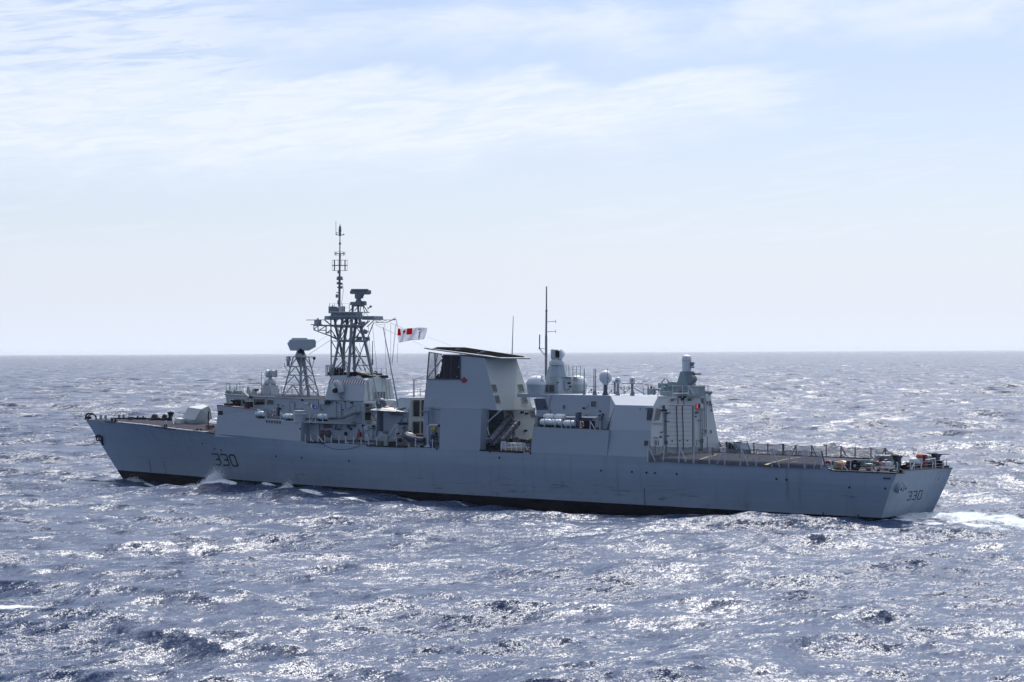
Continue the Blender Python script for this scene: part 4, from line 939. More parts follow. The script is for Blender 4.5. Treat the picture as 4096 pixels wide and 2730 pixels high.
for a, b, y in (((450, 870), (600, 1110), 2.3), ((560, 1060), (760, 1300), .5), ((490, 1400), (690, 1170), 1.5), ((460, 1300), (560, 1170), 3), ((620, 1130), (700, 880), 0), ((700, 1080), (800, 880), 1.5), ((640, 1150), (760, 1400), .5),
                ((890, 950), (980, 1110), 1.4), ((1050, 880), (890, 1330), 1.4), ((960, 1130), (1160, 1420), 1.4), ((830, 900), (960, 1130), .6), ((980, 1160), (870, 1400), .6), ((1020, 960), (960, 1140), .6), ((660, 1290), (520, 1410), 1.6),
                ((560, 620), (630, 830), 2), ((630, 830), (740, 590), 1.2), ((720, 830), (640, 580), .2), ((760, 830), (890, 600), 1), ((900, 830), (1000, 590), 1.3), ((900, 600), (1080, 830), 1.1), ((480, 740), (560, 850), 2), ((560, 850), (690, 640), 2), ((860, 830), (960, 690), .4),
                ((560, 440), (500, 560), 2), ((600, 440), (690, 560), 1.2), ((740, 560), (800, 440), .7), ((850, 440), (960, 560), 1), ((1120, 470), (960, 690), 1.4), ((1150, 480), (1010, 600), 1.4), ((960, 560), (880, 440), .2), ((760, 440), (700, 570), 0), ((430, 560), (330, 465), 2), ((1220, 510), (1110, 790), 1.2), ((1110, 790), (1060, 870), 1.3), ((1225, 470), (1100, 590), 1.0), ((1040, 630), (1130, 690), 1.2), ((1000, 700), (1130, 680), 1.2),
                ((320, 470), (440, 570), 2), ((430, 640), (560, 830), 2.1), ((905, 1100), (830, 1380), .2), ((700, 1150), (600, 1380), 1), ((1000, 1170), (1060, 1400), .2), ((930, 1290), (1000, 1400), .2), ((600, 900), (700, 1130), .3), ((860, 1000), (800, 1130), 2.4)):
    mb.tube([at(W5(*a), Y=y), at(W5(*b), Y=y - .3)], .065, 6)
mb.build('lattice_brace', 'mast', mast)
part('outrigger', 'mast', mast, lambda m: [m.tube([at(W5(*a), Y=y), at(W5(*b), Y=y2)], r, 6) for a, b, r, y, y2 in (((110, 562), (435, 570), .10, 3.4, 2.2), ((115, 645), (435, 765), .08, 3.4, 2.2), ((435, 765), (560, 830), .1, 2.2, 2.0), ((118, 562), (118, 645), .07, 3.4, 3.4), ((195, 562), (195, 672), .07, 3.2, 3.2), ((345, 568), (342, 715), .08, 2.6, 2.6), ((118, 640), (195, 570), .06, 3.4, 3.2), ((200, 665), (345, 572), .07, 3.2, 2.6), ((195, 655), (345, 655), .06, 3.2, 2.6), ((345, 715), (430, 650), .08, 2.6, 2.2), ((440, 700), (360, 705), .06, 2.2, 2.6))])
q = at(W5(190, 515), Y=3.2)
part('navigation_radar', 'mastlt', mast, lambda m: (m.box(q, (.75, .6, .75)), m.cyl(q + V(0, 0, .3), q + V(0, 0, .6), .12), m.box(at(W5(170, 552), Y=3.2), (1.3, .9, .12))))
part('scanner_bar', 'mastlt', mast, lambda m: (m.tube([at(W5(-20, 465), Y=3.3), at(W5(330, 462), Y=3.1)], .055), m.tube([at(W5(130, 467), Y=3.2), at(W5(215, 466), Y=3.2)], .1)))
# platforms
pc0, pc1 = at(W5(310, 430), Y=0), at(W5(1225, 430), Y=0)
cxm, hw_ = (pc0.x + pc1.x) / 2 + .0, abs(pc0.x - pc1.x) / 2
mz = at(W5(760, 460), Y=0).z; mz1 = at(W5(760, 392), Y=0).z; mz2 = at(W5(760, 322), Y=0).z
def oct_(c, a, b, z): return [V(c + x * a, y * b + .6, z) for x, y in ((1, .45), (.6, 1), (-.6, 1), (-1, .45), (-1, -.45), (-.6, -1), (.6, -1), (1, -.45))]
part('lower_platform', 'mast', mast, lambda m: m.hexa(oct_(cxm, 2.5, 1.6, mz1 - .42), oct_(cxm, 2.5, 1.6, mz1)), smooth=False)
for (x0, x1, y) in ((310, 405, 2.2), (1010, 1225, -1.0)):
    p0, p1 = at(W5(x0 + 8, 392), Y=y), at(W5(x1, 392), Y=y); p2, p3 = at(W5(x1 + 6, 462), Y=y), at(W5(x0 - 6, 462), Y=y)
    part('jammer_box', 'mastlt', mast, lambda m: m.prism([p0, p1, p2, p3], (-.2, -1.6, 0)), smooth=False)
part('upper_platform', 'mast', mast, lambda m: m.hexa(oct_(cxm - .1, 2.2, 1.5, mz1), oct_(cxm - .1, 2.2, 1.5, mz2)), smooth=False)
mb = MB()
for k in range(7):
    a, b = at(W5(420 + k * 100, 395), Y=2.15), at(W5(470 + k * 100, 325), Y=2.15); c = at(W5(520 + k * 100, 395), Y=2.15); mb.tube([a, b, c], .035, 5)
mb.tube([at(W5(405, 322), Y=2.2), at(W5(1140, 324), Y=2.2)], .07); mb.tube([at(W5(405, 398), Y=2.2), at(W5(1140, 400), Y=2.2)], .07)
mb.build('platform_truss', 'mastlt', mast)
railing('platform_railing', [at(W5(a, 320), Y=1.2) for a in (405, 495, 640, 770)], 1.15, 'mast', mast, wires=2)
q = at(W5(470, 280), Y=.8); part('platform_locker', 'mast', mast, lambda m: (m.box(q, (.8, .9, .9)), m.box(at(W5(540, 285), Y=.8), (1.1, .9, .6)), m.cyl(at(W5(400, 320), Y=1), at(W5(400, 215), Y=1), .09), m.cyl(at(W5(462, 250), Y=1), at(W5(462, 185), Y=1), .12, .05)))
part('white_locker', 'dome', mast, lambda m: m.box(at(W5(635, 275), Y=.8), (.6, .6, .9)))
part('lamp_post', 'mast', mast, lambda m: (m.cyl(at(W5(680, 310), Y=1), at(W5(680, 230), Y=1), .09), m.tube([at(W5(1105, 240), Y=0), at(W5(1160, 235), Y=0), at(W5(1168, 200), Y=0)], .06), m.ball(at(W5(1166, 215), Y=0), .17, 8)))
# pole mast
pole = bpy.data.objects.new('pole_mast', None); col.objects.link(pole); pole.parent = mast
pv = lambda a, b: at(V2(a, b), Y=.3)
def pdisc(p, r0, r1, h): return lambda m: m.cyl(p, p + V(0, 0, h), r0, r1, 12)
part('pole', 'mast', pole, lambda m: (m.cyl(pv(621, 955), pv(623, 640), .17, .15, 10), m.cyl(pv(623, 640), pv(626, 440), .14, .12, 10), m.cyl(pv(626, 440), pv(627, 225), .09, .06, 8), m.cyl(pv(616, 890), pv(616, 850), .2), m.cyl(pv(613, 590), pv(614, 565), .15), m.cyl(pv(627, 440), pv(627, 400), .13), m.cyl(pv(627, 312), pv(627, 293), .14)))
part('top_aerial', 'mast', pole, lambda m: m.lathe(pv(627, 235), [(.06, 0), (.14, .15), (.2, .3), (.13, .5), (.19, .7), (.19, .95), (.13, 1.0), (.17, 1.1), (.17, 1.25), (.1, 1.35), (.03, 1.65)], n=12))
part('aerial_ring', 'mast', pole, lambda m: (m.tube([pv(588, 212), pv(600, 220), pv(655, 220), pv(664, 210)], .05), m.tube([pv(590, 195), pv(615, 200)], .04), m.tube([pv(588, 220), pv(588, 85)], .03), m.ball(pv(663, 214), .1, 6), m.ball(pv(592, 212), .1, 6)))
part('dipole_array', 'mast', pole, lambda m: [m.tube([pv(*a), pv(*b)], r) for a, b, r in (((577, 398), (675, 398), .06), ((577, 382), (577, 415), .03), ((675, 382), (675, 415), .03), ((588, 382), (588, 415), .05), ((660, 382), (660, 415), .05), ((577, 382), (675, 382), .02), ((577, 415), (675, 415), .02))])
part('dipole_array', 'mast', pole, lambda m: [m.tube([pv(*a), pv(*b)], r) for a, b, r in (((553, 513), (697, 513), .07), ((553, 462), (697, 462), .035), ((553, 563), (697, 563), .035), ((574, 462), (574, 563), .08), ((676, 462), (676, 563), .08), ((552, 462), (552, 563), .02), ((698, 462), (698, 563), .02), ((610, 462), (610, 513), .02), ((640, 462), (640, 513), .02))])
part('cone_aerial', 'mast', pole, lambda m: m.cyl(pv(625, 654), pv(625, 620), .46, .37, 12))
part('pole_fitting', 'mast', pole, lambda m: [m.box(pv(a, b), (.25, .2, h)) for a, b, h in ((607, 685, .3), (641, 690, .3), (603, 775, .12), (597, 808, .45), (640, 725, .35), (612, 725, .2))])
part('pole_cable', 'wire', pole, lambda m: m.tube([pv(655, 700), pv(660, 760), pv(650, 830), pv(638, 900)], .025, 4))
# surface search radar on its own little tower
rd = bpy.data.objects.new('surface_radar', None); col.objects.link(rd); rd.parent = mast
sv = lambda a, b, y=-.2: at(V2(a, b), Y=y)
part('radar_stand', 'mast', rd, lambda m: [m.tube([sv(*a), sv(*b)], r) for a, b, r in (((748, 965), (752, 890), .16), ((803, 965), (803, 850), .14), ((752, 905), (860, 905), .08), ((855, 900), (895, 965), .07), ((720, 955), (752, 915), .06), ((770, 950), (800, 910), .06), ((830, 905), (820, 965), .06), ((850, 905), (865, 965), .06), ((895, 940), (905, 920), .05))])
part('radar_collar', 'mast', rd, lambda m: (m.box(sv(805, 882), (1.6, 1.5, .45)), m.box(sv(755, 878), (.5, .5, .35)), m.box(sv(855, 872), (.5, .5, .4)), m.lathe(sv(808, 868), [(.5, 0), (.35, .3), (.25, .5), (.3, .8)], n=12)))
part('radar_yoke', 'mast', rd, lambda m: (m.box(sv(812, 805), (1.0, .6, .7)), m.tube([sv(775, 800), sv(780, 830), sv(805, 835)], .1), m.tube([sv(855, 795), sv(840, 825), sv(815, 835)], .1)))
part('radar_reflector', 'mast', rd, lambda m: (m.prism([sv(a, b) + V(-.2, .3, 0) for a, b in ((725, 772), (730, 756), (750, 748), (889, 752), (890, 785), (870, 795), (730, 790))], (-.15, -.7, 0)), m.prism([sv(a, b) + V(-.2, .5, 0) for a, b in ((747, 741), (893, 741), (893, 754), (747, 754))], (-.1, -.35, 0))), smooth=False)
# yard with halyards
YX = at(W5(1225, 470), Y=-1.0).x
yv = lambda a, b: at(W5(a, b), X=YX)
part('yard_arm', 'mast', mast, lambda m: [m.tube([yv(*a), yv(*b)], r, 5) for a, b, r in (((1225, 462), (1648, 462), .05), ((1235, 512), (1470, 512), .04), ((1470, 512), (1600, 450), .04), ((1270, 505), (1320, 420), .035), ((1320, 415), (1320, 440), .04), ((1320, 430), (1420, 465), .03), ((1330, 465), (1380, 510), .03), ((1380, 510), (1430, 465), .03), ((1430, 465), (1480, 508), .03), ((1480, 508), (1530, 465), .03), ((1615, 415), (1615, 462), .05), ((1570, 445), (1615, 445), .05), ((1240, 470), (1300, 510), .03), ((1300, 510), (1330, 465), .03))])
mb = MB()
for a, b, y in (((1125, 560), (1125, 690), 1), ((1200, 590), (1290, 1440), .5), ((1425, 520), (1450, 1400), -2), ((1535, 515), (1535, 1500), -3), ((1645, 470), (1560, 1300), -3.5), ((1645, 470), (1668, 640), 0), ((1668, 880), (1655, 1250), 0), ((1240, 540), (1420, 560), 0), ((1110, 880), (1195, 1280), .8), ((1130, 760), (1160, 1050), .8), ((1620, 560), (1560, 1250), -3), ((960, 890), (980, 1020), 0), ((1260, 560), (1660, 740), -1), ((1540, 520), (1750, 610), -3)):
    MB().tube([at(W5(*a), X=YX), at(W5(*b), X=YX)], .02, 4).build('halyard', 'wire', mast)
for a, b in (((1475, 1205), (1700, 1285)), ((1330, 1240), (1470, 1310))): MB().tube([at(V2(*a), X=YX), at(V2(*b), X=YX)], .012, 4).build('stay_wire', 'wire', mast)
part('mast_aerial', 'mast', mast, lambda m: (m.cyl(at(W5(1198, 1290), Y=.5), at(W5(1201, 850), Y=.5), .07, .05), m.cyl(at(W5(1198, 1300), Y=.5), at(W5(1198, 1200), Y=.5), .11)))
mb = MB()
for k in range(26):
    a, b = random.choice(((700, 500), (920, 790), (960, 800), (940, 480), (1000, 460), (1060, 690), (760, 700), (850, 560), (1090, 820), (660, 860), (560, 1420), (620, 1430), (860, 1430), (1010, 540), (720, 470)))
    mb.box(at(W5(a + random.uniform(-25, 25), b + random.uniform(-18, 18)), Y=random.uniform(0, 2)), (random.uniform(.2, .6), .4, random.uniform(.2, .5)))
mb.build('mast_equipment', 'mast', mast)

# ------------------------------------------------------------------ ensign at the yard
fx = at(V2(1187, 1122), X=YX); fyY = fx.y
fp = lambda a, b: at(V2(a, b), Y=fyY)
NU, NV = 40, 16
def flagpt(u, v):
    tl, tr, br_, bl = (1187, 1122), (1475, 1112), (1455, 1219), (1187, 1257)
    a = (tl[0] + (tr[0] - tl[0]) * u) * (1 - v) + (bl[0] + (br_[0] - bl[0]) * u) * v
    b = (tl[1] + (tr[1] - tl[1]) * u) * (1 - v) + (bl[1] + (br_[1] - bl[1]) * u) * v
    b += 5 * math.sin(u * 7 + v * 1.2) * u ** .5
    return fp(a, b) + V(0, (.34 * math.sin(u * 9.5 - v * 1.3) * (.15 + u) + .12 * math.sin(u * 21 + v * 4)), 0)
me_ = MB(); vs = [flagpt(i / NU, j / NV) for i in range(NU + 1) for j in range(NV + 1)]
fs = []; mm = []
for i in range(NU):
    for j in range(NV):
        fs.append((i * (NV + 1) + j, i * (NV + 1) + j + 1, (i + 1) * (NV + 1) + j + 1, (i + 1) * (NV + 1) + j))
        u, v = (i + .5) / NU, (j + .5) / NV
        mm.append(1 if v < .5 and (u < .11 or .335 < u < .46) else 0)
me_.v = [tuple(v) for v in vs]; me_.f = fs; me_.m = mm
flag = me_.build('ensign', ['flagw', 'flagr'])
sm_ = flag.modifiers.new('thick', 'SOLIDIFY'); sm_.thickness = .012; sm_.offset = 0
tag(flag, 'white ensign with a red maple leaf canton and blue anchor, blowing from the lattice mast', 'flag')
LEAF = [(0, -1), (.18, -.62), (.42, -.74), (.34, -.18), (.62, -.46), (.7, -.3), (.98, -.36), (.86, -.04), (1, .06), (.52, .44), (.58, .62), (.07, .55), (.09, 1), (-.09, 1), (-.07, .55), (-.58, .62), (-.52, .44), (-1, .06), (-.86, -.04), (-.98, -.36), (-.7, -.3), (-.62, -.46), (-.34, -.18), (-.42, -.74), (-.18, -.62)]
def flag_mark(name, polys, matn, thick=None):
    mb = MB()
    for side in (.02, -.02):
        for poly in polys:
            c = (sum(p[0] for p in poly) / len(poly), sum(p[1] for p in poly) / len(poly))
            pts = [flagpt(*p) + V(0, side, 0) for p in poly]; mb.add([flagpt(*c) + V(0, side, 0)] + pts, [(0, i + 1, (i + 1) % len(pts) + 1) for i in range(len(pts))])
    return mb.build(name, matn, flag)
flag_mark('maple_leaf', [[(.222 + x * .060, .25 + y * .18) for x, y in LEAF]], 'flagr')
def bar(u0, v0, u1, v1, w): 
    dx, dy = u1 - u0, (v1 - v0) * .45; l = math.hypot(dx, dy); nx, ny = -dy / l * w, dx / l * w / .45
    return [(u0 + nx, v0 + ny), (u1 + nx, v1 + ny), (u1 - nx, v1 - ny), (u0 - nx, v0 - ny)]
eu = .745
flag_mark('anchor_emblem', [bar(eu, .30, eu, .92, .006), bar(eu - .06, .40, eu + .06, .40, .005), bar(eu - .075, .62, eu - .055, .82, .006), bar(eu - .055, .82, eu, .92, .007), bar(eu, .92, eu + .055, .82, .007), bar(eu + .055, .82, eu + .075, .62, .006), bar(eu - .04, .16, eu + .04, .16, .014), bar(eu - .045, .05, eu - .045, .2, .005), bar(eu + .045, .05, eu + .045, .2, .005), bar(eu, .03, eu, .2, .005), bar(eu - .05, .50, eu + .04, .35, .007), bar(eu - .04, .66, eu + .05, .52, .007)], 'flagb')

# ------------------------------------------------------------------ midship house, forward of the funnel
YMID = 5.0
c0, c1, c2 = at(W4(480, 342), Y=YMID), at(W4(785, 185), Y=4.4), at(W4(1000, 190), Y=4.4)
XM = at(W4(1000, 1085), Y=YMID).x
zt = (c1.z + c2.z) / 2
mid = MB().hexa([V(c0.x + 1.5, 6.2, 6.7), V(XM, YMID + .3, 6.7), V(XM, -6, 6.7), V(c0.x + 1.5, -6, 6.7)], [V(c0.x + 1.3, YMID + .2, c0.z - .5), V(XM, YMID, c0.z - .5), V(XM, -6, c0.z - .5), V(c0.x + 1.3, -6, c0.z - .5)]).build('midship_house', ['grey', 'aft_lit'], SHIP, smooth=False)
mt = MB().hexa([V(c0.x, YMID, c0.z - .5), V(XM, YMID, c0.z - .5), V(XM, -4.5, c0.z - .5), V(c0.x, -4.5, c0.z - .5)], [V(c1.x, 4.4, zt), V(XM + .2, 4.4, zt), V(XM + .2, -4.0, zt), V(c1.x, -4.0, zt)]).build('intake_trunk', ['grey', 'aft_lit'], SHIP, smooth=False)
for ob in (mid, mt):
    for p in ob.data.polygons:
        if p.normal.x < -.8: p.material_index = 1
PLX = (V(XM - .01, 0, 8), V(-1, 0, 0))
for r_ in ((1095, 250, 1246, 630), (1295, 245, 1356, 628), (1090, 765, 1246, 1100), (1285, 760, 1332, 1100)):
    o = panel('intake_louvre', rect(W4, *r_), PLX, 'louvre', mt, t=.05, frame='aft_lit')
    mb = MB(); k = 12
    for i in range(k):
        y_ = r_[1] + (r_[3] - r_[1]) * (i + .5) / k; q = [onplane(W4(a, y_), PLX) for a in (r_[0], r_[2])]; mb.prism([q[0] + V(-.05, 0, 0), q[1] + V(-.05, 0, 0), q[1] + V(-.12, 0, -.1), q[0] + V(-.12, 0, -.1)], (0, 0, -.02))
    mb.build('slats', 'dark', o, smooth=False)
PLP = plane3(V(c0.x, YMID + .2, 11), V(XM, YMID + .2, 11), V(XM, YMID + .3, 7))
for r_ in ((755, 805, 840, 840), (870, 805, 975, 835), (395, 875, 445, 915), (110, 910, 140, 935), (875, 905, 905, 940), (135, 860, 180, 890), (1030, 990, 1055, 1030)): panel('bulkhead_fitting', rect(W4, *r_), PLP, 'dark', mid, t=.25)
panel('junction_box', rect(W4, 880, 680, 950, 770), PLP, 'grey', mid, t=.3); panel('red_notice', rect(W4, 775, 890, 800, 970), PLP, 'maroon', mid, t=.05)
panel('deck_locker', rect(W4, 185, 965, 310, 1110), PLP, 'mastlt', mid, t=.8); panel('deck_locker', rect(W4, 370, 985, 500, 1105), PLP, 'pale', mid, t=.6)
for r_ in ((385, 1010, 480, 1030), (385, 1045, 480, 1065)): panel('locker_handle', rect(W4, *r_), (PLP[0] + PLP[1] * .6, PLP[1]), 'louvre', mid, t=.05)
mb = MB()
for pts in ([(545, 595), (700, 600), (850, 610), (890, 640), (880, 720)], [(800, 800), (850, 690)], [(865, 720), (860, 800)], [(900, 770), (900, 1060)], [(960, 830), (965, 1040)]): mb.tube([onplane(W4(*p), PLP) + V(0, .15, 0) for p in pts], .06, 5)
mb.build('pipe_run', 'mast', mid)
part('gas_bottle', 'pale', SHIP, lambda m: [m.lathe(onplane(W4(a, 1230), PLP) + V(0, .9, 0), [(.2, 0), (.2, .85), (.08, 1.0), (.08, 1.1)], n=10) for a in (80, 115)])
# dark crane column with its weathered platform
q0, q1 = at(W4(285, 1000), Y=6.6), at(W4(285, 340), Y=6.6)
part('crane_column', 'navy', SHIP, lambda m: (m.cyl(q0, q1, .33, .33, 14), m.cyl(at(W4(345, 1000), Y=6.3), at(W4(345, 480), Y=6.3), .2, .2, 10)))
q = at(W4(480, 460), Y=6.2)
part('boat_platform', 'tarp', SHIP, lambda m: m.hexa([V(q.x + 1.9, 7.4, 11.2), V(q.x - 2.0, 7.2, 11.1), V(q.x - 2.6, 4.9, 11.0), V(q.x + 1.6, 4.9, 11.2)], [V(q.x + 1.3, 6.9, 11.45), V(q.x - 1.6, 6.8, 11.2), V(q.x - 1.8, 4.9, 11.3), V(q.x + 1.0, 4.9, 11.7)]), smooth=False)
part('platform_bracket', 'mast', SHIP, lambda m: (m.prism([at(W4(a, b), Y=6) for a, b in ((490, 480), (545, 480), (560, 590), (520, 590))], (0, -.8, 0)), m.prism([at(W4(a, b), Y=6.5) for a, b in ((740, 480), (905, 430), (905, 445), (820, 490), (900, 510), (895, 520))], (0, -.3, 0)), m.tube([at(W4(700, 480), Y=6.5), at(W4(910, 430), Y=6.5)], .08), m.tube([at(W4(740, 480), Y=6.5), at(W4(905, 515), Y=6.5)], .06)))
part('red_hose', 'red', SHIP, lambda m: m.tube([at(W4(a, b), Y=6.6) for a, b in ((390, 425), (470, 420), (560, 408), (640, 420), (670, 440), (650, 462))], .07, 6))
part('stowed_drogue', 'navy', SHIP, lambda m: (m.ball(at(W4(330, 330), Y=5.5), .7, 12), m.hexa([at(W4(a, b), Y=5.4) for a, b in ((350, 340), (450, 345), (440, 325), (400, 305))], [at(W4(a, b), Y=4.6) for a, b in ((350, 335), (450, 340), (440, 322), (400, 303))])))
for (a, b), (c, d), y in (((1225, 270), (1312, 720), 6.6), ((1405, 0), (1547, 720), 6.4)):
    pass
pw = [(at(W5(1180, 1380), Y=6.6), at(V3(1312, 720), Y=6.6)), (at(W5(1395, 595), Y=6.4), at(V3(1547, 720), Y=6.4))]
for a, b in pw: part('whip_aerial', 'mastlt', SHIP, lambda m: (m.cyl(b, a, .10, .045, 8), m.cyl(b, b + (a - b) * .12, .14, .12, 8)))
part('whip_aerial', 'mastlt', SHIP, lambda m: m.cyl(at(V3(1348, 690), Y=5), at(V3(1343, 390), Y=5), .06, .03, 6))
part('aft_aerial', 'mastlt', SHIP, lambda m: (m.cyl(at(V3(1742, 598), Y=1), at(V3(1742, 385), Y=1), .11, .08, 8), m.cyl(at(V3(1822, 598), Y=1), at(V3(1822, 490), Y=1), .04)))
# boat derrick
mb = MB(); DY = 7.0; w4 = lambda a, b, y=DY: at(W4(a, b), Y=y)
for a, b, r in (((475, 1200), (700, 850), .16), ((680, 1200), (715, 850), .15), ((545, 1140), (700, 870), .09), ((520, 1170), (700, 1180), .12), ((715, 850), (760, 830), .08), ((690, 870), (735, 1000), .07), ((560, 1190), (680, 960), .08)): mb.tube([w4(*a), w4(*b)], r, 8)
mb.hexa([w4(590, 1245), w4(720, 1240), w4(720, 1240, 6.4), w4(590, 1245, 6.4)], [w4(640, 1200), w4(710, 1200), w4(710, 1200, 6.4), w4(640, 1200, 6.4)])
mb.prism([w4(730, 1095), w4(800, 1060), w4(830, 1085), w4(740, 1125)], (0, -.6, 0))
mb.build('boat_derrick', 'pale', SHIP)
part('derrick_block', 'dark', SHIP, lambda m: (m.box(w4(800, 818), (.6, .3, .25)), m.box(w4(920, 818), (.7, .3, .25)), m.box(w4(740, 1060), (.3, .3, .2)), m.box(w4(600, 1300), (1.3, .6, .5)), m.box(w4(760, 1220), (.6, .5, .5))))
q = on_hull(W4(410, 1330)); part('fairlead_post', 'mastlt', SHIP, lambda m: m.box(V(q.x, q.y - .35, deckz(q.x) + .75), (.55, .3, 1.5)))
for a in (240, 330): q = w4(a, 1265); part('deck_bin', 'vent', SHIP, lambda m: m.box(V(q.x, 7.0, 7.0), (.7, .5, .6)))
# gooseneck ventilator by the funnel casing
gv = bpy.data.objects.new('gooseneck_vent', None); col.objects.link(gv); gv.parent = SHIP
part('pipe', 'pale', gv, lambda m: m.tube([at(W4(a, b), Y=7.6) for a, b in ((1462, 1380), (1462, 1150), (1462, 960), (1478, 890), (1515, 860), (1570, 856), (1700, 862))], .15, 10))
part('pipe_mouth', 'dark', gv, lambda m: m.cyl(at(W4(1700, 862), Y=7.6), at(W4(1755, 870), Y=7.6), .12, .16))
part('foot', 'pale', gv, lambda m: m.hexa([at(W4(a, 1385), Y=y) for a, y in ((1370, 7.8), (1510, 7.8), (1540, 6.9), (1400, 6.9))], [at(W4(a, 1310), Y=y) for a, y in ((1435, 7.7), (1490, 7.7), (1490, 7.4), (1435, 7.4))]))
part('yellow_drum', 'yellow', gv, lambda m: m.lathe(at(W4(1610, 945), Y=7.1), [(.25, -.25), (.28, -.1), (.28, .1), (.2, .25)], (1, 0, 0), 12))
part('deck_winch', 'navy', SHIP, lambda m: (m.box(at(W4(1630, 1160), Y=6.9), (1.0, .6, .6)), m.cyl(at(W4(1580, 1090), Y=7.2), at(W4(1660, 1090), Y=7.2), .35), m.box(at(W4(1640, 1290), Y=6.9), (1.2, .6, .4))))
part('blue_bin', 'blue', SHIP, lambda m: m.box(at(W4(1520, 1310), Y=7.3), (.55, .5, .5)))

# ------------------------------------------------------------------ funnel block
fun = bpy.data.objects.new('funnel', None); col.objects.link(fun); fun.parent = SHIP
YF, YF2 = 6.35, 7.0
k = lambda a, b, y: at(V4(a, b), Y=y)
F_bl = k(245, 990, YF2); F_ml = k(277, 697, 6.6); F_tr = k(880, 478, YF); F_br = k(1015, 1025, YF2); F_nk = k(395, 697, 6.6); F_nt = k(448, 440, YF); F_sc = k(430, 590, 6.45)
FS = at(V4(1215, 495), X=F_tr.x).y; FSb = at(V4(1345, 1015), X=F_br.x).y; FSb = min(FSb, FS - .2)
prt = [F_bl, F_ml, F_nk, F_sc, F_nt, F_tr, F_br]
stb = [V(p.x, FS + (FSb - FS) * min(1, max(0, (F_tr.z - p.z) / (F_tr.z - F_br.z))), p.z) for p in prt]
funnel = MB().hexa(prt, stb).build('funnel_casing', ['grey', 'aft_lit'], fun, smooth=False)
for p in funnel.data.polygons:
    if p.normal.x < -.7: p.material_index = 1  # aft face: grazing sun put in as a paler grey
PLF = plane3(F_bl, F_tr, F_br); PLFA = plane3(F_tr, stb[5], F_br)
# lower casing, with the deeper shield panel that comes out to the ship's side
XL = at(W6(1075, 200), Y=2.6).x
XW = 61.0
SE1, SE0 = at(V4(1422, 1030), X=XL + .3).y, at(V4(1398, 1290), X=XL - .4).y
low = MB().hexa([V(F_bl.x, 6.9, 6.7), V(XW, 6.9, 6.7), V(XW, FSb, 6.7), V(F_bl.x, FSb, 6.7)], [V(F_bl.x, YF2, F_bl.z), V(XW, YF2, F_bl.z), V(XW, FSb, F_bl.z), V(F_bl.x, FSb, F_bl.z)]).build('lower_casing', 'grey', fun, smooth=False)
lo2 = MB().hexa([V(XW, 2.6, 6.7), V(XL - .5, 2.6, 6.7), V(XL - .5, SE0, 6.7), V(XW, SE0, 6.7)], [V(XW, 2.6, F_bl.z - .05), V(XL + .4, 2.6, F_bl.z - .05), V(XL + .4, SE1, F_bl.z - .05), V(XW, SE1, F_bl.z - .05)]).build('after_casing', ['grey', 'aft_lit'], fun, smooth=False)
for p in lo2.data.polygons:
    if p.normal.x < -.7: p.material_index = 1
pn = [on_hull(V4(413, 1422)), on_hull(V4(835, 1440)), at(V4(852, 1005), Y=8.0), at(V4(425, 992), Y=8.0)]
zl = deckz(58)
part('shield_panel', 'grey', fun, lambda m: m.hexa([V(pn[0].x, 8.15, zl - .02), V(pn[1].x, 8.16, zl - .02), V(pn[1].x, 6.5, zl), V(pn[0].x, 6.5, zl)], [V(pn[3].x, 8.0, pn[3].z), V(pn[2].x, 8.0, pn[2].z), V(pn[2].x, 6.5, pn[2].z), V(pn[3].x, 6.5, pn[3].z)]), smooth=False)
# roof: dark sloping cap that overhangs aft
r0, r1 = k(280, 387, 6.5), k(880, 466, 6.5); rt = at(V4(1355, 482), X=r1.x - 1.6); rs_ = V(rt.x, rt.y, rt.z)
nl = at(V4(640, 380), X=r0.x)
ys = FS - .5
part('funnel_roof', 'mast', fun, lambda m: m.hexa([r0, r1, V(r1.x - 1.7, 5.4, r1.z - .25), V(r1.x - 1.7, ys, r1.z - .25), V(r1.x, ys, r1.z), V(r0.x, ys, r0.z)], [p + V(0, 0, .14) for p in (r0, r1, V(r1.x - 1.7, 5.4, r1.z - .25), V(r1.x - 1.7, ys, r1.z - .25), V(r1.x, ys, r1.z), V(r0.x, ys, r0.z))]), smooth=False)
part('roof_grating', 'rubber', fun, lambda m: m.hexa([V(r0.x - .4, 5.9, r0.z + .12), V(r1.x - 1.2, 5.2, r1.z - .05), V(r1.x - 1.2, ys + .3, r1.z - .05), V(r0.x - .4, ys + .3, r0.z + .12)], [V(r0.x - .8, 5.4, r0.z + .30), V(r1.x - 1.0, 4.8, r1.z + .12), V(r1.x - 1.0, ys + .5, r1.z + .12), V(r0.x - .8, ys + .5, r0.z + .30)]), smooth=False)
for a, b in ((605, 385), (830, 425), (655, 430), (865, 455), (275, 378), (865, 412)): part('roof_fitting', 'mastlt', fun, lambda m: m.box(k(a, b, 5.0), (.5, .3, .12)))
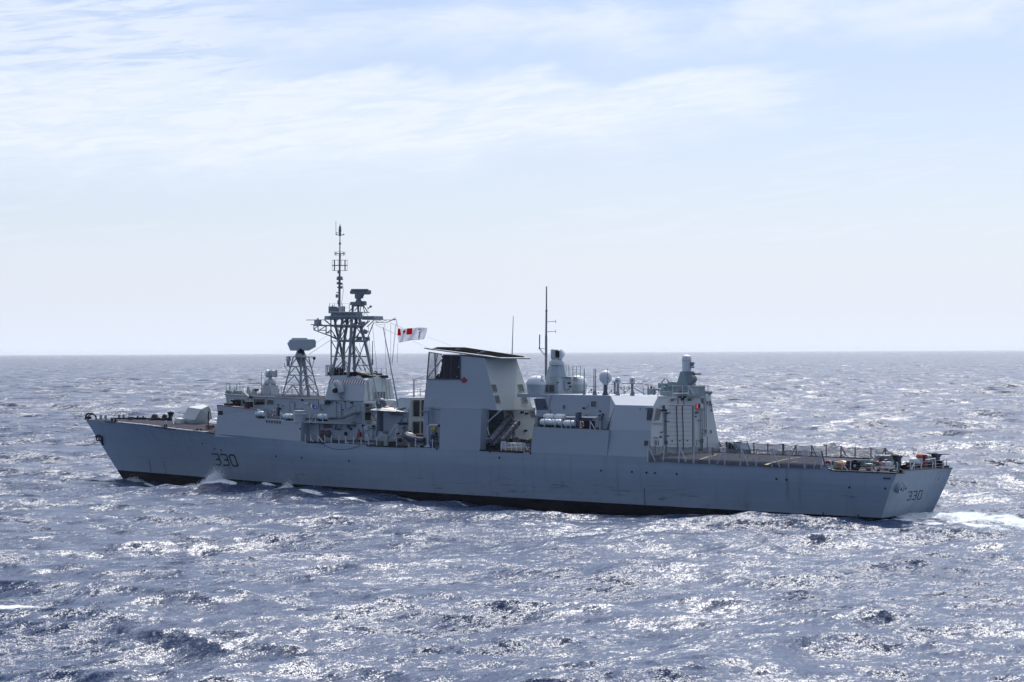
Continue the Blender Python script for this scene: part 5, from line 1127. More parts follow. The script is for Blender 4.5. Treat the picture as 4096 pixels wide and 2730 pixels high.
# open framework and netting at the forward top corner
fr = lambda a, b: k(a, b, 6.55)
part('frame_post', 'mast', fun, lambda m: [m.tube([fr(*a), fr(*b)], r, 6) for a, b, r in (((305, 418), (283, 695), .09), ((365, 428), (372, 695), .10), ((392, 432), (380, 520), .07), ((440, 490), (283, 690), .07), ((305, 418), (440, 440), .07), ((280, 697), (400, 697), .06))])
ff = lambda a, b: fr(a, b) + V(0, FS - 6.4, 0)
part('frame_post', 'mast', fun, lambda m: [m.tube([fr(*a) + V(0, FS - 6.2, 0), fr(*b) + V(0, FS - 6.2, 0)], .08, 6) for a, b in (((305, 418), (283, 695)), ((365, 428), (372, 695)), ((305, 418), (440, 440)))])
mb = MB()
c0_, c1_, c2_, c3_ = fr(308, 420), fr(440, 445), fr(378, 695), fr(285, 695)
for i in range(1, 26):
    u = i / 26; mb.tube([c0_ + (c1_ - c0_) * u, c3_ + (c2_ - c3_) * u], .012, 3); mb.tube([c0_ + (c3_ - c0_) * u, c1_ + (c2_ - c1_) * u], .012, 3)
mb.build('bird_screen', 'net', fun)
sc_pts = [(625, 458), (632, 700), (375, 700), (372, 690), (400, 640), (412, 655), (436, 600), (430, 580), (444, 540), (436, 515), (448, 490), (434, 455), (470, 448)]
panel('air_intake_screen', [V4(*p) for p in sc_pts], (PLF[0], PLF[1]), 'dark', fun, t=.06)
part('screen_rib', 'navy', fun, lambda m: [m.tube([onplane(V4(*a), PLF) + PLF[1] * .08, onplane(V4(*b), PLF) + PLF[1] * .08], .05, 5) for a, b in (((545, 455), (530, 700)), ((632, 460), (632, 700)), ((462, 450), (466, 690)), ((283, 697), (632, 702)))])
for a, b in ((612, 575), (410, 665), (596, 672)): panel('screen_patch', rect(V4, a - 4, b - 5, a + 4, b + 5), (PLF[0] + PLF[1] * .07, PLF[1]), 'pale', fun, t=.02)
lf = [onplane(V4(671 + x * 38, 712 + y * 42), PLF) for x, y in [(a, b) for a, b in LEAF]]
n = PLF[1]; c = sum(lf, V(0, 0, 0)) / len(lf)
mb = MB(); mb.add([c + n * .03] + [p + n * .03 for p in lf], [(0, i + 1, (i + 1) % len(lf) + 1) for i in range(len(lf))]); mb.build('maple_leaf', 'red', fun, smooth=False)
for pts in ([(948, 758), (998, 756), (1015, 832), (968, 834)], [(980, 872), (1028, 871), (1047, 946), (998, 949)], [(1232, 757), (1278, 755), (1300, 830), (1250, 832)], [(1265, 872), (1312, 872), (1335, 945), (1284, 946)]):
    panel('aft_louvre', [V4(*p) for p in pts], PLFA, 'vent', fun, t=.03, frame='aft_lit')
PLL = plane3(V(XL - .5, 2.6, 6.7), V(XL - .5, 0, 6.7), V(XL + .4, 2.6, F_bl.z - .05))
for pts in ([(1122, 1035), (1172, 1035), (1190, 1105), (1150, 1107)], [(1350, 1030), (1402, 1030), (1418, 1100), (1372, 1102)]): panel('aft_louvre', [V4(*p) for p in pts], PLL, 'vent', fun, t=.03, frame='aft_lit')
for a, b in ((1270, 1048), (1305, 1240), (1318, 1060)): panel('bulkhead_light', rect(V4, a - 12, b - 10, a + 12, b + 10), PLL, 'dark', fun, t=.25)
panel('stained_band', [V4(1225, 1275), V4(1390, 1280), V4(1390, 1325), V4(1215, 1320)], PLL, 'ochre', fun, t=.005) if False else None
q = at(V4(1212, 1022), X=F_br.x - .3)
part('casing_gallery', 'pale', fun, lambda m: m.box(V(XL + .45, (2.6 + SE1) / 2, F_bl.z - .06), (.5, 2.6 - SE1 + .4, .12)))
mb = MB()
for kx in range(10): mb.box(onplane(W4(1560, 420 + kx * 38), PLF) + V(0, .1, 0), (.6, .08, .05))
mb.build('ladder', 'mast', fun)
part('pipe_run', 'mast', fun, lambda m: (m.tube([V(F_bl.x - .8, 7.1, 7), V(F_bl.x - .9, 7.1, 11.3)], .05), m.tube([V(F_bl.x - .9, 7.1, 11.6), V(pn[0].x + .1, 7.1, 11.5)], .05), m.box(V(F_bl.x - .1, 7.2, 11.2), (1.0, .25, .12))))
part('funnel_aerial', 'mastlt', SHIP, lambda m: m.cyl(at(V5(101, 675), Y=1.0), at(V5(111, 345), Y=1.0), .07, .035, 6))

# ------------------------------------------------------------------ missile bay
ml = bpy.data.objects.new('missile_launcher', None); col.objects.link(ml); ml.parent = SHIP
def canister(b0, t0, y, r):
    p = at(W6(*b0), Y=y); q = at(W6(*t0), X=p.x); d = (q - p); Ln = d.length; d.normalize()
    prof = [(r * .9, 0), (r, .05)]
    for u in (.22, .38, .62, .78, .95): prof += [(r, Ln * u - .06), (r * 1.18, Ln * u - .05), (r * 1.18, Ln * u + .05), (r, Ln * u + .06)]
    prof += [(r, Ln - .04), (r * .8, Ln)]
    o = MB().lathe(p, prof, d, 18).build('missile_canister', 'tube', ml)
    return p, q, d
c_ = [canister((540, 1080), (1215, 245), 7.4, .36), canister((620, 1230), (1335, 400), 7.0, .34), canister((930, 1075), (1510, 430), 6.9, .35), canister((760, 1040), (1300, 470), 5.6, .33)]
mb = MB()
for p, q, d in c_:
    for u in (.25, .68): b = p + (q - p) * u; mb.cyl(V(b.x, b.y, 6.7), b, .09, .09, 6); mb.cyl(V(b.x, b.y - 1.2, 6.7), b, .07, .07, 6)
mb.build('launcher_frame', 'navy', ml)
for p, q, d in c_[:3]:
    for u in (.62, .80): b = p + (q - p) * u; part('clamp_handle', 'dark', ml, lambda m: m.box(b + V(.45, .1, .1), (.7, .15, .08)))
w6 = lambda a, b, y: at(W6(a, b), Y=y)
part('strongback_post', 'pale', SHIP, lambda m: (m.hexa([w6(205, 1080, 7.0), w6(290, 1080, 7.0), w6(290, 1080, 6.7), w6(205, 1080, 6.7)], [w6(235, 20, 7.0), w6(300, 20, 7.0), w6(300, 20, 6.7), w6(235, 20, 6.7)]), m.hexa([w6(330, 1100, 7.0), w6(400, 1100, 7.0), w6(400, 1100, 6.7), w6(330, 1100, 6.7)], [w6(330, 30, 7.0), w6(410, 30, 7.0), w6(410, 30, 6.7), w6(330, 30, 6.7)])))
part('diagonal_strut', 'stanch', SHIP, lambda m: (m.cyl(w6(420, 455, 6.9), w6(900, 15, 6.9), .08), m.cyl(w6(415, 620, 6.9), w6(510, 900, 6.9), .07), m.cyl(w6(190, 1015, 7.3), w6(480, 1005, 7.3), .05)))
part('anchor_buoy', 'navy', SHIP, lambda m: m.cyl(w6(200, 1200, 7.0), w6(370, 1210, 7.0), .45))
for a0_, a1_, b0_, b1_, mt_ in ((1330, 1480, 950, 1120, 'navy'), (1200, 1320, 1020, 1120, 'dark'), (1540, 1640, 1010, 1120, 'louvre'), (1650, 1760, 1040, 1140, 'dark'), (1780, 1930, 1060, 1180, 'louvre'), (1930, 2080, 1050, 1400, 'navy'), (1780, 1920, 1200, 1280, 'teal')):
    q = w6((a0_ + a1_) / 2, b1_, 5.6 if a0_ < 1900 else 7.0); h = (b1_ - b0_) / 8.71 / 30.5; w_ = (a1_ - a0_) / 8.71 / 30.5
    part('deck_equipment', mt_, SHIP, lambda m: m.box(V(q.x, q.y, q.z + h / 2), (w_ * 1.0, .6, h), rot=.2), bevel=.03)
for kx in range(5):
    a = w6(1760 + kx * 30, 1420 - kx * 25, 7.2); b = w6(1960 + kx * 15, 1260 + kx * 38, 6.9); part('loose_timber', 'ochre' if kx % 2 else 'stanch', SHIP, lambda m: m.cyl(a, b, .06))
part('bay_machinery', 'dark', SHIP, lambda m: [m.box(w6(250 + i * 110, 1330 - (i % 2) * 90, 6.6), (.9, .7, .5)) for i in range(6)])
part('stanchion', 'stanch', SHIP, lambda m: (m.cyl(w6(1712, 1470, 8.05), w6(1712, 1180, 8.05), .06), m.cyl(w6(1725, 1220, 8.05), w6(1840, 1410, 8.05), .05)))
part('stanchion', 'stanch', SHIP, lambda m: m.cyl(w6(910, 1440, 8.05), w6(905, 1150, 8.05), .06))

# ------------------------------------------------------------------ hangar and after superstructure
HZ = 13.64
hang = bpy.data.objects.new('hangar', None); col.objects.link(hang); hang.parent = SHIP
hr = lambda x4, ys_=1: [V(x, y, z) for x, y, z in zip(x4, (7.9, 7.35, 6.35, 5.2) if ys_ > 0 else (-7.3, -6.9, -6.45, -6.25), (6.72, 9.78, 12.60, HZ))]
XA = [30.5, 30.9, 31.26, 31.4]; XFW = [36.9, 36.7, 36.55, 38.05]
fwdp = hr(XFW); aftp = hr(XA); fws = hr(XFW, -1); afs = hr(XA, -1)
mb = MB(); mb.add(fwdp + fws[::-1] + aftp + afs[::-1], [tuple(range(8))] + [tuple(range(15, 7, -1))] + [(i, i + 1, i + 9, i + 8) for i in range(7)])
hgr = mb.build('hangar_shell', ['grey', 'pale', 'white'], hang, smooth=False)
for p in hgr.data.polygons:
    if p.normal.x < -.8: p.material_index = 1  # aft wall paler: brightness off the glittering sea put into its colour
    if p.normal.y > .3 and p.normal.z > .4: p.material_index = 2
MB().hexa([V(47.5, 8.1, 6.7), V(36.6, 7.95, 6.7), V(36.6, 5, 6.7), V(47.5, 5, 6.7)], [V(47.3, 7.95, 9.78), V(36.5, 7.72, 9.66), V(36.5, 5, 9.66), V(47.3, 5, 9.78)]).build('raft_deck_house', 'grey', hang, smooth=False)
MB().hexa([V(47.5, -8.1, 6.7), V(36.6, -7.95, 6.7), V(36.6, -5, 6.7), V(47.5, -5, 6.7)], [V(47.3, -7.95, 9.78), V(36.5, -7.72, 9.66), V(36.5, -5, 9.66), V(47.3, -5, 9.78)]).build('raft_deck_house', 'grey', hang, smooth=False)
part('raft_deck', 'deck', hang, lambda m: m.prism([V(47.2, 7.85, 9.74), V(36.6, 7.65, 9.63), V(36.6, 5.4, 9.63), V(47.2, 5.4, 9.74)], (0, 0, .06)))
hf = MB().sym([V(48.4, 5.75, 6.8), V(36.8, 5.75, 6.8)], [V(47.6, 5.0, HZ), V(36.9, 5.0, HZ)]).build('forward_hangar', 'grey', hang, smooth=False)
PLG = plane3(V(47.6, 5.0, HZ), V(37, 5.0, HZ), V(48, 5.42, 9.8))
part('forward_bulge', 'grey', hang, lambda m: m.hexa([at(X2(a, b), Y=y) for a, b, y in ((235, 1460, 6.9), (440, 1180, 6.3), (440, 1180, 5.0), (235, 1460, 5.0))], [at(X2(a, b), Y=y) for a, b, y in ((240, 1190, 6.6), (435, 1150, 6.1), (435, 1150, 5.0), (240, 1190, 5.0))]), smooth=False) if False else None
q = [at(X2(a, b), Y=y) for a, b, y in ((8, 895, 4.6), (250, 895, 4.8), (250, 970, 4.8), (8, 965, 4.6))]
part('radome_platform', 'grey', hang, lambda m: m.hexa([V(52.0, 4.9, 13.2), V(47.5, 5.05, 13.2), V(47.5, -5, 13.2), V(52.0, -5, 13.2)], [V(52.0, 4.9, HZ), V(47.5, 5.05, HZ), V(47.5, -5, HZ), V(52.0, -5, HZ)]), smooth=False)
q = [at(X2(a, b), Y=5.25) for a, b in ((198, 985), (245, 978), (382, 1000), (440, 1178), (240, 1182))]
part('platform_bracket', 'navy', hang, lambda m: m.prism(q, (0, -2.5, 0)), smooth=False)
q = [at(X2(a, b), Y=5.5) for a, b in ((240, 1182), (470, 1178), (500, 1480), (225, 1475))]
part('wing_bulkhead', 'grey', hang, lambda m: m.prism(q, (0, -2.5, 0)), smooth=False)
mb = MB(); mb.add([V(38.6, 5.35, 9.7), V(37.2, 7.3, 9.7), V(36.58, 6.35, 12.6), V(38.05, 5.02, HZ - .01), V(36.4, 5, HZ - .05), V(36.4, 5, 9.7)], [(0, 1, 2, 3), (1, 5, 4, 2), (2, 4, 3), (0, 3, 4, 5), (0, 5, 1)]); mb.build('hangar_shoulder', 'grey', hang, smooth=False)
for r_ in ((703, 1095, 752, 1168), (1195, 1028, 1290, 1130)): panel('louvre', rect(X2, *r_), PLG, 'vent', hang, t=.04, frame='pale')
for a, b, s_ in ((400, 1128, 12), (1075, 1150, 15), (1357, 1200, 11), (1408, 1262, 14), (1350, 1278, 9), (1395, 1305, 12)): panel('bulkhead_light', rect(X2, a - s_, b - s_, a + s_, b + s_), PLG, 'dark', hang, t=.2)
mb = MB()
for pts in ([(1090, 1145), (1135, 1145), (1150, 1085)], [(510, 925), (450, 1180)], [(640, 1250), (760, 1262), (930, 1285)], [(980, 1290), (1060, 1285), (1140, 1262)]): mb.tube([onplane(X2(*p), PLG) + V(0, .1, 0) for p in pts], .04, 5)
mb.build('pipe_run', 'mast', hang)
# hangar aft face fittings
PA = plane3(aftp[0], afs[0], V(31.26, 0, 12.6))
door = panel('hangar_door', rect(X1, 525, 408, 1018, 1345), PA, 'pale', hang, t=.01)
n = PA[1]; mb = MB()
for i in range(20):
    y0 = 415 + i * 42.6; q = [onplane(X1(a, b), PA) for a, b in ((530, y0 + 4), (1014, y0 + 1), (1014, y0 + 38), (530, y0 + 41))]; mb.prism(q, n * .06)
mb.build('door_slats', 'pale', door, smooth=False)
mb = MB()
for i in range(10):
    y0 = 486 + i * 85.2; q = [onplane(X1(a, b), PA) + n * .062 for a, b in ((530, y0 - 2), (1014, y0 - 6), (1014, y0 - 2), (530, y0 + 3))]; mb.prism(q, n * .012)
mb.build('slat_joint', 'vent', door, smooth=False)
part('door_frame', 'pale', hang, lambda m: m.tube([onplane(X1(a, b), PA) + n * .05 for a, b in ((522, 1345), (516, 470), (528, 415), (565, 394), (1000, 390), (1035, 405), (1048, 450), (1056, 1330))], .12, 7))
part('door_rail', 'mast', hang, lambda m: m.prism([onplane(X1(a, b), PA) for a, b in ((1018, 420), (1040, 420), (1060, 1330), (1030, 1330))], n * .1))
for xs_ in (((728, 222), (728, 400), (700, 425), (708, 700), (722, 1100), (725, 1335)), ((840, 320), (842, 400), (816, 425), (824, 700), (836, 1100), (840, 1300))):
    part('door_cable', 'maroon', hang, lambda m: m.tube([onplane(X1(*p), PA) + n * .13 for p in xs_], .05, 6))
for a, b in ((628, 1105), (780, 1100), (928, 1092)): panel('door_handle', rect(X1, a - 6, b - 14, a + 6, b + 14), (PA[0] + n * .07, n), 'dark', hang, t=.05)
PH = plane3(aftp[1], fwdp[1], aftp[2]); PHL = plane3(aftp[0], fwdp[0], aftp[1])
panel('control_window', [X1(152, 485), X1(264, 490), X1(232, 696), X1(132, 692)], PH, 'glass', hang, t=.02, frame='mastlt')
panel('control_window', [X1(308, 497), X1(412, 492), X1(368, 694), X1(266, 698)], PA, 'glass', hang, t=.02, frame='pale')
panel('window_visor', rect(X1, 118, 456, 268, 470), PH, 'pale', hang, t=.3); panel('window_visor', rect(X1, 308, 462, 425, 478), PA, 'pale', hang, t=.3)
panel('deck_window', rect(X1, 84, 1096, 164, 1196), PHL, 'glass', hang, t=.02, frame='mastlt')
panel('small_vent', rect(X1, 0, 470, 14, 490), PH, 'dark', hang, t=.05)
for r_ in ((1196, 262, 1240, 402), (1302, 325, 1330, 388), (1343, 318, 1388, 412), (1258, 878, 1302, 958), (1372, 890, 1402, 946)): panel('louvre', rect(X1, *r_), PA, 'vent', hang, t=.03, frame='pale')
for (r_, lit) in (((445, 398, 492, 478), 0), ((1140, 375, 1188, 458), 0), ((1103, 368, 1140, 470), 1)):
    o = panel('signal_light', rect(X1, *r_), PA, 'pale' if not lit else 'mast', hang, t=.35)
    x0, y0, x1, y1 = r_; d = 8 if not lit else 6
    panel('lens', rect(X1, x0 + d, y0 + d + 2, x1 - d, y1 - d), (PA[0] + n * .36, n), 'lamp' if lit else 'dark', o, t=.02)
for a, b, s_ in ((630, 295, 26), (965, 293, 26), (512, 560, 24), (1095, 545, 24)): panel('floodlight', rect(X1, a - s_, b - s_ * .8, a + s_, b + s_ * .8), PA, 'mast', hang, t=.5)
for r_ in ((425, 488, 502, 520), (480, 712, 555, 725), (395, 922, 430, 936), (385, 1010, 402, 1038), (505, 1000, 545, 1020), (485, 1100, 515, 1165), (1190, 1060, 1215, 1140), (1060, 615, 1085, 635), (1145, 1255, 1190, 1300), (765, 225, 790, 260), (805, 250, 840, 310), (840, 225, 880, 260), (1380, 500, 1395, 515), (560, 1340, 600, 1350)):
    panel('wall_fitting', rect(X1, *r_), PA, 'dark', hang, t=.2)
panel('cable_tray', rect(X1, 242, 755, 440, 768), PA, 'mast', hang, t=.1)
hatch((310, 1105, 355, 1180), X1, PA, hang, 'pale'); hatch((1215, 1010, 1310, 1285), X1, PA, hang, 'pale')
def wall_ladder(x0, x1, y0, y1, nn_):
    mb = MB(); u = n * .18
    for a, b in (((x0, y0), (x0 + 12, y1)), ((x1, y0), (x1 + 12, y1))): mb.tube([onplane(X1(*a), PA) + u, onplane(X1(*b), PA) + u], .04, 5)
    for i in range(nn_):
        y_ = y0 + (y1 - y0) * (i + .5) / nn_; mb.tube([onplane(X1(x0 + 6, y_), PA) + u, onplane(X1(x1 + 6, y_), PA) + u], .025, 4)
    return mb.build('ladder', 'mast', hang)
wall_ladder(1160, 1190, 500, 1240, 18); wall_ladder(1236, 1266, 220, 860, 16)
for pts in ([(465, 530), (472, 1100), (480, 1340)], [(495, 560), (505, 1345)], [(285, 1080), (288, 1350)], [(255, 1030), (300, 1035), (340, 1055)], [(1395, 380), (1398, 510)], [(1080, 480), (1265, 480)], [(1120, 700), (1200, 695)], [(1090, 1080), (1095, 1200)], [(1130, 1095), (1200, 1092)], [(1195, 885), (1300, 880)], [(1190, 955), (1300, 950)], [(1215, 1140), (1212, 1290)]):
    part('pipe', 'mast', hang, lambda m: m.tube([onplane(X1(*p), PA) + n * .1 for p in pts], .05 if pts[0][0] < 400 or pts[0][0] > 1000 else .06, 5))
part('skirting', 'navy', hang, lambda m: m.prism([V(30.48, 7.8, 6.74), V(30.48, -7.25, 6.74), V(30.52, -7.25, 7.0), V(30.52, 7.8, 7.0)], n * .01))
# roof gear -----------------------------------------------------------
TW = bpy.data.objects.new('after_director_tower', None); col.objects.link(TW); TW.parent = SHIP
t0, t1, t2 = at(X2(388, 600), Y=1.6), at(X2(622, 600), Y=1.6), at(X2(625, 882), Y=1.7); t3 = at(X2(870, 880), X=t2.x); t4 = at(X2(850, 600), X=t1.x)
part('tower_base', 'grey', TW, lambda m: m.hexa([V(t0.x + .1, 1.7, HZ), V(t2.x, 1.7, HZ), V(t2.x, t3.y, HZ), V(t0.x + .1, t3.y, HZ)], [V(t0.x, 1.6, t0.z), V(t1.x, 1.6, t0.z), V(t1.x, t4.y, t0.z), V(t0.x, t4.y, t0.z)]), smooth=False)
PT1 = plane3(V(t0.x, 1.6, t0.z), V(t1.x, 1.6, t0.z), V(t2.x, 1.7, HZ)); PT2 = plane3(V(t1.x, 1.6, t0.z), V(t1.x, t4.y, t0.z), V(t2.x, 1.7, HZ))
for r_ in ((395, 745, 448, 862), (470, 745, 560, 862)): panel('louvre', rect(X2, *r_), PT1, 'vent', TW, t=.03, frame='grey')
for r_ in ((785, 700, 820, 725), (815, 762, 835, 785), (598, 695, 608, 712)): panel('wall_fitting', rect(X2, *r_), PT2, 'dark', TW, t=.2)
part('hand_rail', 'mast', TW, lambda m: m.tube([onplane(X2(*p), PT2) + PT2[1] * .12 for p in ((718, 665), (715, 720), (725, 800), (745, 832), (780, 832), (795, 800))], .05, 6))
mx_, my_ = (t0.x + t1.x) / 2 - .15, (1.6 + t4.y) / 2 + .25
uc = at(X2(600, 500), Y=my_); ux = uc.x; rb, rt_ = 1.42, 1.0
zt1 = at(X2(600, 412), Y=my_).z
part('tower_cone', 'grey', TW, lambda m: m.lathe(V(ux, my_, 0), [(rb, t0.z), (rt_, zt1)], n=8), smooth=False)
part('tower_cap', 'pale', TW, lambda m: m.lathe(V(ux, my_, zt1), [(.85, -.02), (.85, .08), (1.06, .1), (.98, .5), (.75, .72), (.4, .9), (.18, .95), (.16, 1.35)], n=18))
uh = at(X2(555, 210), Y=my_); ax2 = V(ax.x, ax.y, 0)
part('tracker_box', 'pale', TW, lambda m: m.hexa([uh + ax2 * a + V(-ax2.y, ax2.x, 0) * b + V(0, 0, -.62) for a, b in ((-.42, .6), (.5, .6), (.5, -.6), (-.42, -.6))], [uh + ax2 * a + V(-ax2.y, ax2.x, 0) * b + V(0, 0, .62) for a, b in ((-.46, .55), (.5, .55), (.5, -.55), (-.46, -.55))]), bevel=.1)
ud = at(X2(640, 205), Y=my_); part('dish', 'dome', TW, lambda m: m.lathe(ud, [(.3, 0), (.68, .12), (.7, .25), (.45, .5), (.1, .68)], ax2, 20))
part('bracket', 'dark', TW, lambda m: (m.box(at(X2(615, 205), Y=my_), (.35, .8, .8)), m.box(at(X2(590, 270), Y=my_), (.5, .5, .3))))
cg_ = [at(X2(a, 598), X=t1.x) for a in (755, 800, 870, 940)]; cg_ = [V(p.x - .3, p.y, t0.z) for p in cg_]
part('cage_platform', 'mastlt', TW, lambda m: (m.prism([cg_[0] + V(.8, 0, 0), cg_[-1] + V(.8, 0, 0), cg_[-1] + V(-.4, 0, 0), cg_[0] + V(-.4, 0, 0)], (0, 0, -.08)), [m.tube([at(X2(*a), X=t1.x - .3), at(X2(*b), X=t1.x - .3)], .06) for a, b in (((800, 640), (875, 605)), ((770, 640), (850, 635)))]))
railing('cage_railing', [p + V(-.3, 0, 0) for p in cg_] + [cg_[-1] + V(.7, 0, 0)], 1.35, 'mastlt', TW, wires=3)
railing('cage_railing', [at(X2(a, 595), X=t1.x + .5) for a in (745, 770, 800)], 1.5, 'mastlt', TW, wires=3)
mb = MB()
for a in (880, 905): mb.tube([at(X2(a, 600), X=t1.x - .5), at(X2(a, 870), X=t1.x - .5)], .035, 5)
for i in range(9): mb.tube([at(X2(880, 620 + i * 28), X=t1.x - .5), at(X2(905, 620 + i * 28), X=t1.x - .5)], .022, 4)
mb.build('ladder', 'mastlt', TW)
def radome(p, r, label=None):
    o = MB().lathe(p, [(r * .84, 0), (r * .97, 1.08), (r, 1.12)], n=28).build('radome_skirt', 'pale', SHIP)
    MB().lathe(p, [(r, 1.12), (r * .985, 1.3), (r * .93, 1.5), (r * .8, 1.8), (r * .62, 2.02), (r * .38, 2.16), (.02, 2.22)], n=28).build('radome_dome', 'dome', o)
    return o
q = at(X2(238, 885), Y=3.3); r_a = radome(V(q.x, 3.3, HZ), 1.24); part('radome_fin', 'dome', r_a, lambda m: m.cyl(V(q.x - 1.0, 3.5, HZ + 1.6), V(q.x - .95, 3.4, HZ + 2.25), .3, .05, 8))
q = at(X2(960, 885), Y=-3.0); radome(V(q.x, -3.0, HZ), 1.24)
# tall pole aerials
pa = lambda a, b, y=-.8: at(V5(a, b), Y=y)
part('pole_aerial', 'mast', SHIP, lambda m: (m.cyl(V(pa(386, 850).x, -.8, HZ), pa(386, 510), .17, .15, 12), m.cyl(pa(386, 510), pa(388, 300), .125, .11, 10), m.cyl(pa(388, 305), pa(389, 98), .09, .075, 10), m.cyl(pa(388, 308), pa(388, 296), .15), [m.tube([pa(395, y_), pa(467, y_ - 2)], .035, 5) for y_ in (393, 476)], [m.cyl(pa(466, y_ - 15), pa(466, y_ + 14), .03) for y_ in (391, 474)]))
part('side_aerial', 'mast', SHIP, lambda m: (m.cyl(pa(331, 585), pa(332, 500), .075, .075), m.cyl(pa(331, 620), pa(331, 585), .09, .06), m.ball(pa(330, 615), .12, 8), m.tube([pa(335, 616), pa(378, 617)], .035), m.tube([pa(333, 622), pa(350, 650), pa(375, 672)], .045), m.tube([pa(340, 622), pa(375, 660)], .035)))
for x, yb, yt, r in ((1075, 885, 460, .075), (1245, 880, 462, .07), (1273, 880, 460, .07)): part('whip_aerial', 'mast', SHIP, lambda m: (m.cyl(V(at(X2(x, yb), Y=3.6).x, 3.6, HZ), at(X2(x, yt), Y=3.6), r, r * .7, 8), m.lathe(V(at(X2(x, yb), Y=3.6).x, 3.6, HZ - .02), [(.2, 0), (.14, .3), (.08, .6)], n=8)))
part('whip_aerial', 'mast', SHIP, lambda m: m.cyl(at(V6(82, 590), Y=4.0), at(V6(84, 358), Y=4.0), .05, .03, 6))
part('aerial_stay', 'mast', SHIP, lambda m: [m.tube([at(X2(*a), Y=3.6), at(X2(*b), Y=3.6)], .06) for a, b in (((1150, 890), (1205, 812)), ((1205, 812), (1210, 890)), ((1030, 850), (1035, 890)), ((1320, 870), (1325, 900)))])
# satellite domes on posts
def satdome(a, b, r, yb, y, ring=False):
    c = at(V6(a, b), Y=y); o = bpy.data.objects.new('satellite_dome', None); col.objects.link(o); o.parent = SHIP
    if r > .5: MB().lathe(c, [(.25, -r * 1.28), (r * .75, -r * .85), (r * .97, -r * .5), (r, 0), (r * .94, r * .35), (r * .75, r * .66), (r * .45, r * .89), (.02, r)], n=24).build('dome', 'dome', o)
    else: MB().lathe(c, [(.1, -r * 1.15), (r * .85, -r * 1.1), (r, -r * .6), (r, r * .2), (r * .85, r * .65), (r * .5, r * .92), (.02, r)], n=18).build('dome', 'dome', o)
    MB().lathe(V(c.x, y, HZ), [(.42 if r > .5 else .3, 0), (.25 if r > .5 else .16, .4), (.22 if r > .5 else .16, c.z - HZ - r * 1.1)], n=10).build('post', 'navy' if r > .5 else 'mastlt', o)
    if ring: MB().box(V(c.x, y, c.z - r * 1.2), (1.9, 1.7, .09)).build('ring', 'mastlt', o)
    return o
o = satdome(63, 448, .76, 645, 3.0); part('dome_mark', 'blue', o, lambda m: [m.box(at(V6(104 + i * 5, 466), Y=3.35) + V(0, .25, 0), (.08, .02, .1)) for i in range(3)])
o = satdome(205, 488, .36, 650, 2.5); part('dome_mark', 'dark', o, lambda m: m.box(at(V6(193, 498), Y=2.87), (.35, .03, .12)))
o = satdome(369, 485, .36, 650, 2.5, True); part('dome_mark', 'red', o, lambda m: m.cyl(at(V6(367, 490), Y=2.84), at(V6(367, 490), Y=2.88), .1))
part('post', 'mastlt', SHIP, lambda m: (m.cyl(at(V6(168, 650), Y=2.6), at(V6(168, 510), Y=2.6), .13), m.box(at(V6(168, 512), Y=2.6), (.4, .3, .15))))
mb = MB()
for a, b in (((100, 650), (140, 595)), ((135, 590), (137, 650)), ((225, 570), (300, 640)), ((275, 550), (275, 655)), ((240, 650), (340, 590)), ((330, 555), (332, 600)), ((390, 580), (520, 655)), ((490, 560), (495, 655)), ((175, 640), (205, 600)), ((225, 640), (225, 655)), ((395, 650), (375, 600))): mb.tube([at(V6(*a), Y=2.4), at(V6(*b), Y=2.4)], .05, 5)
mb.build('roof_stays', 'mastlt', SHIP)
part('torpedo_davit', 'mastlt', SHIP, lambda m: (m.tube([at(V6(490, 588), Y=2), at(V6(560, 590), Y=2)], .06), m.tube([at(V6(560, 595), Y=2), at(V6(715, 592), Y=2)], .12), m.box(at(V6(590, 620), Y=2), (.8, .7, .6)), m.cyl(at(V6(575, 655), Y=2), at(V6(580, 600), Y=2), .08), m.cyl(at(V6(605, 655), Y=2), at(V6(600, 600), Y=2), .08), [m.cyl(at(V6(a, 660), Y=2), at(V6(a, 560), Y=2), .05) for a in (545, 555, 612, 625, 705)]))
part('red_light', 'red', SHIP, lambda m: m.box(at(V6(585, 570), Y=2), (.18, .18, .3)))
part('hoop_frame', 'mastlt', SHIP, lambda m: (m.tube([at(V6(a, b), Y=2) for a, b in ((706, 655), (706, 510), (720, 490), (742, 470), (765, 480), (785, 510), (785, 570))], .07, 6), m.torus(at(V6(735, 605), Y=2.2), .42, .04, (cf.x, cf.y, 0)), m.tube([at(V6(710, 570), Y=2), at(V6(700, 650), Y=2)], .05), m.tube([at(V6(700, 575), Y=2), at(V6(645, 690), Y=3.5)], .05), m.box(at(V6(755, 640), Y=2.4), (1.2, .8, .5))))
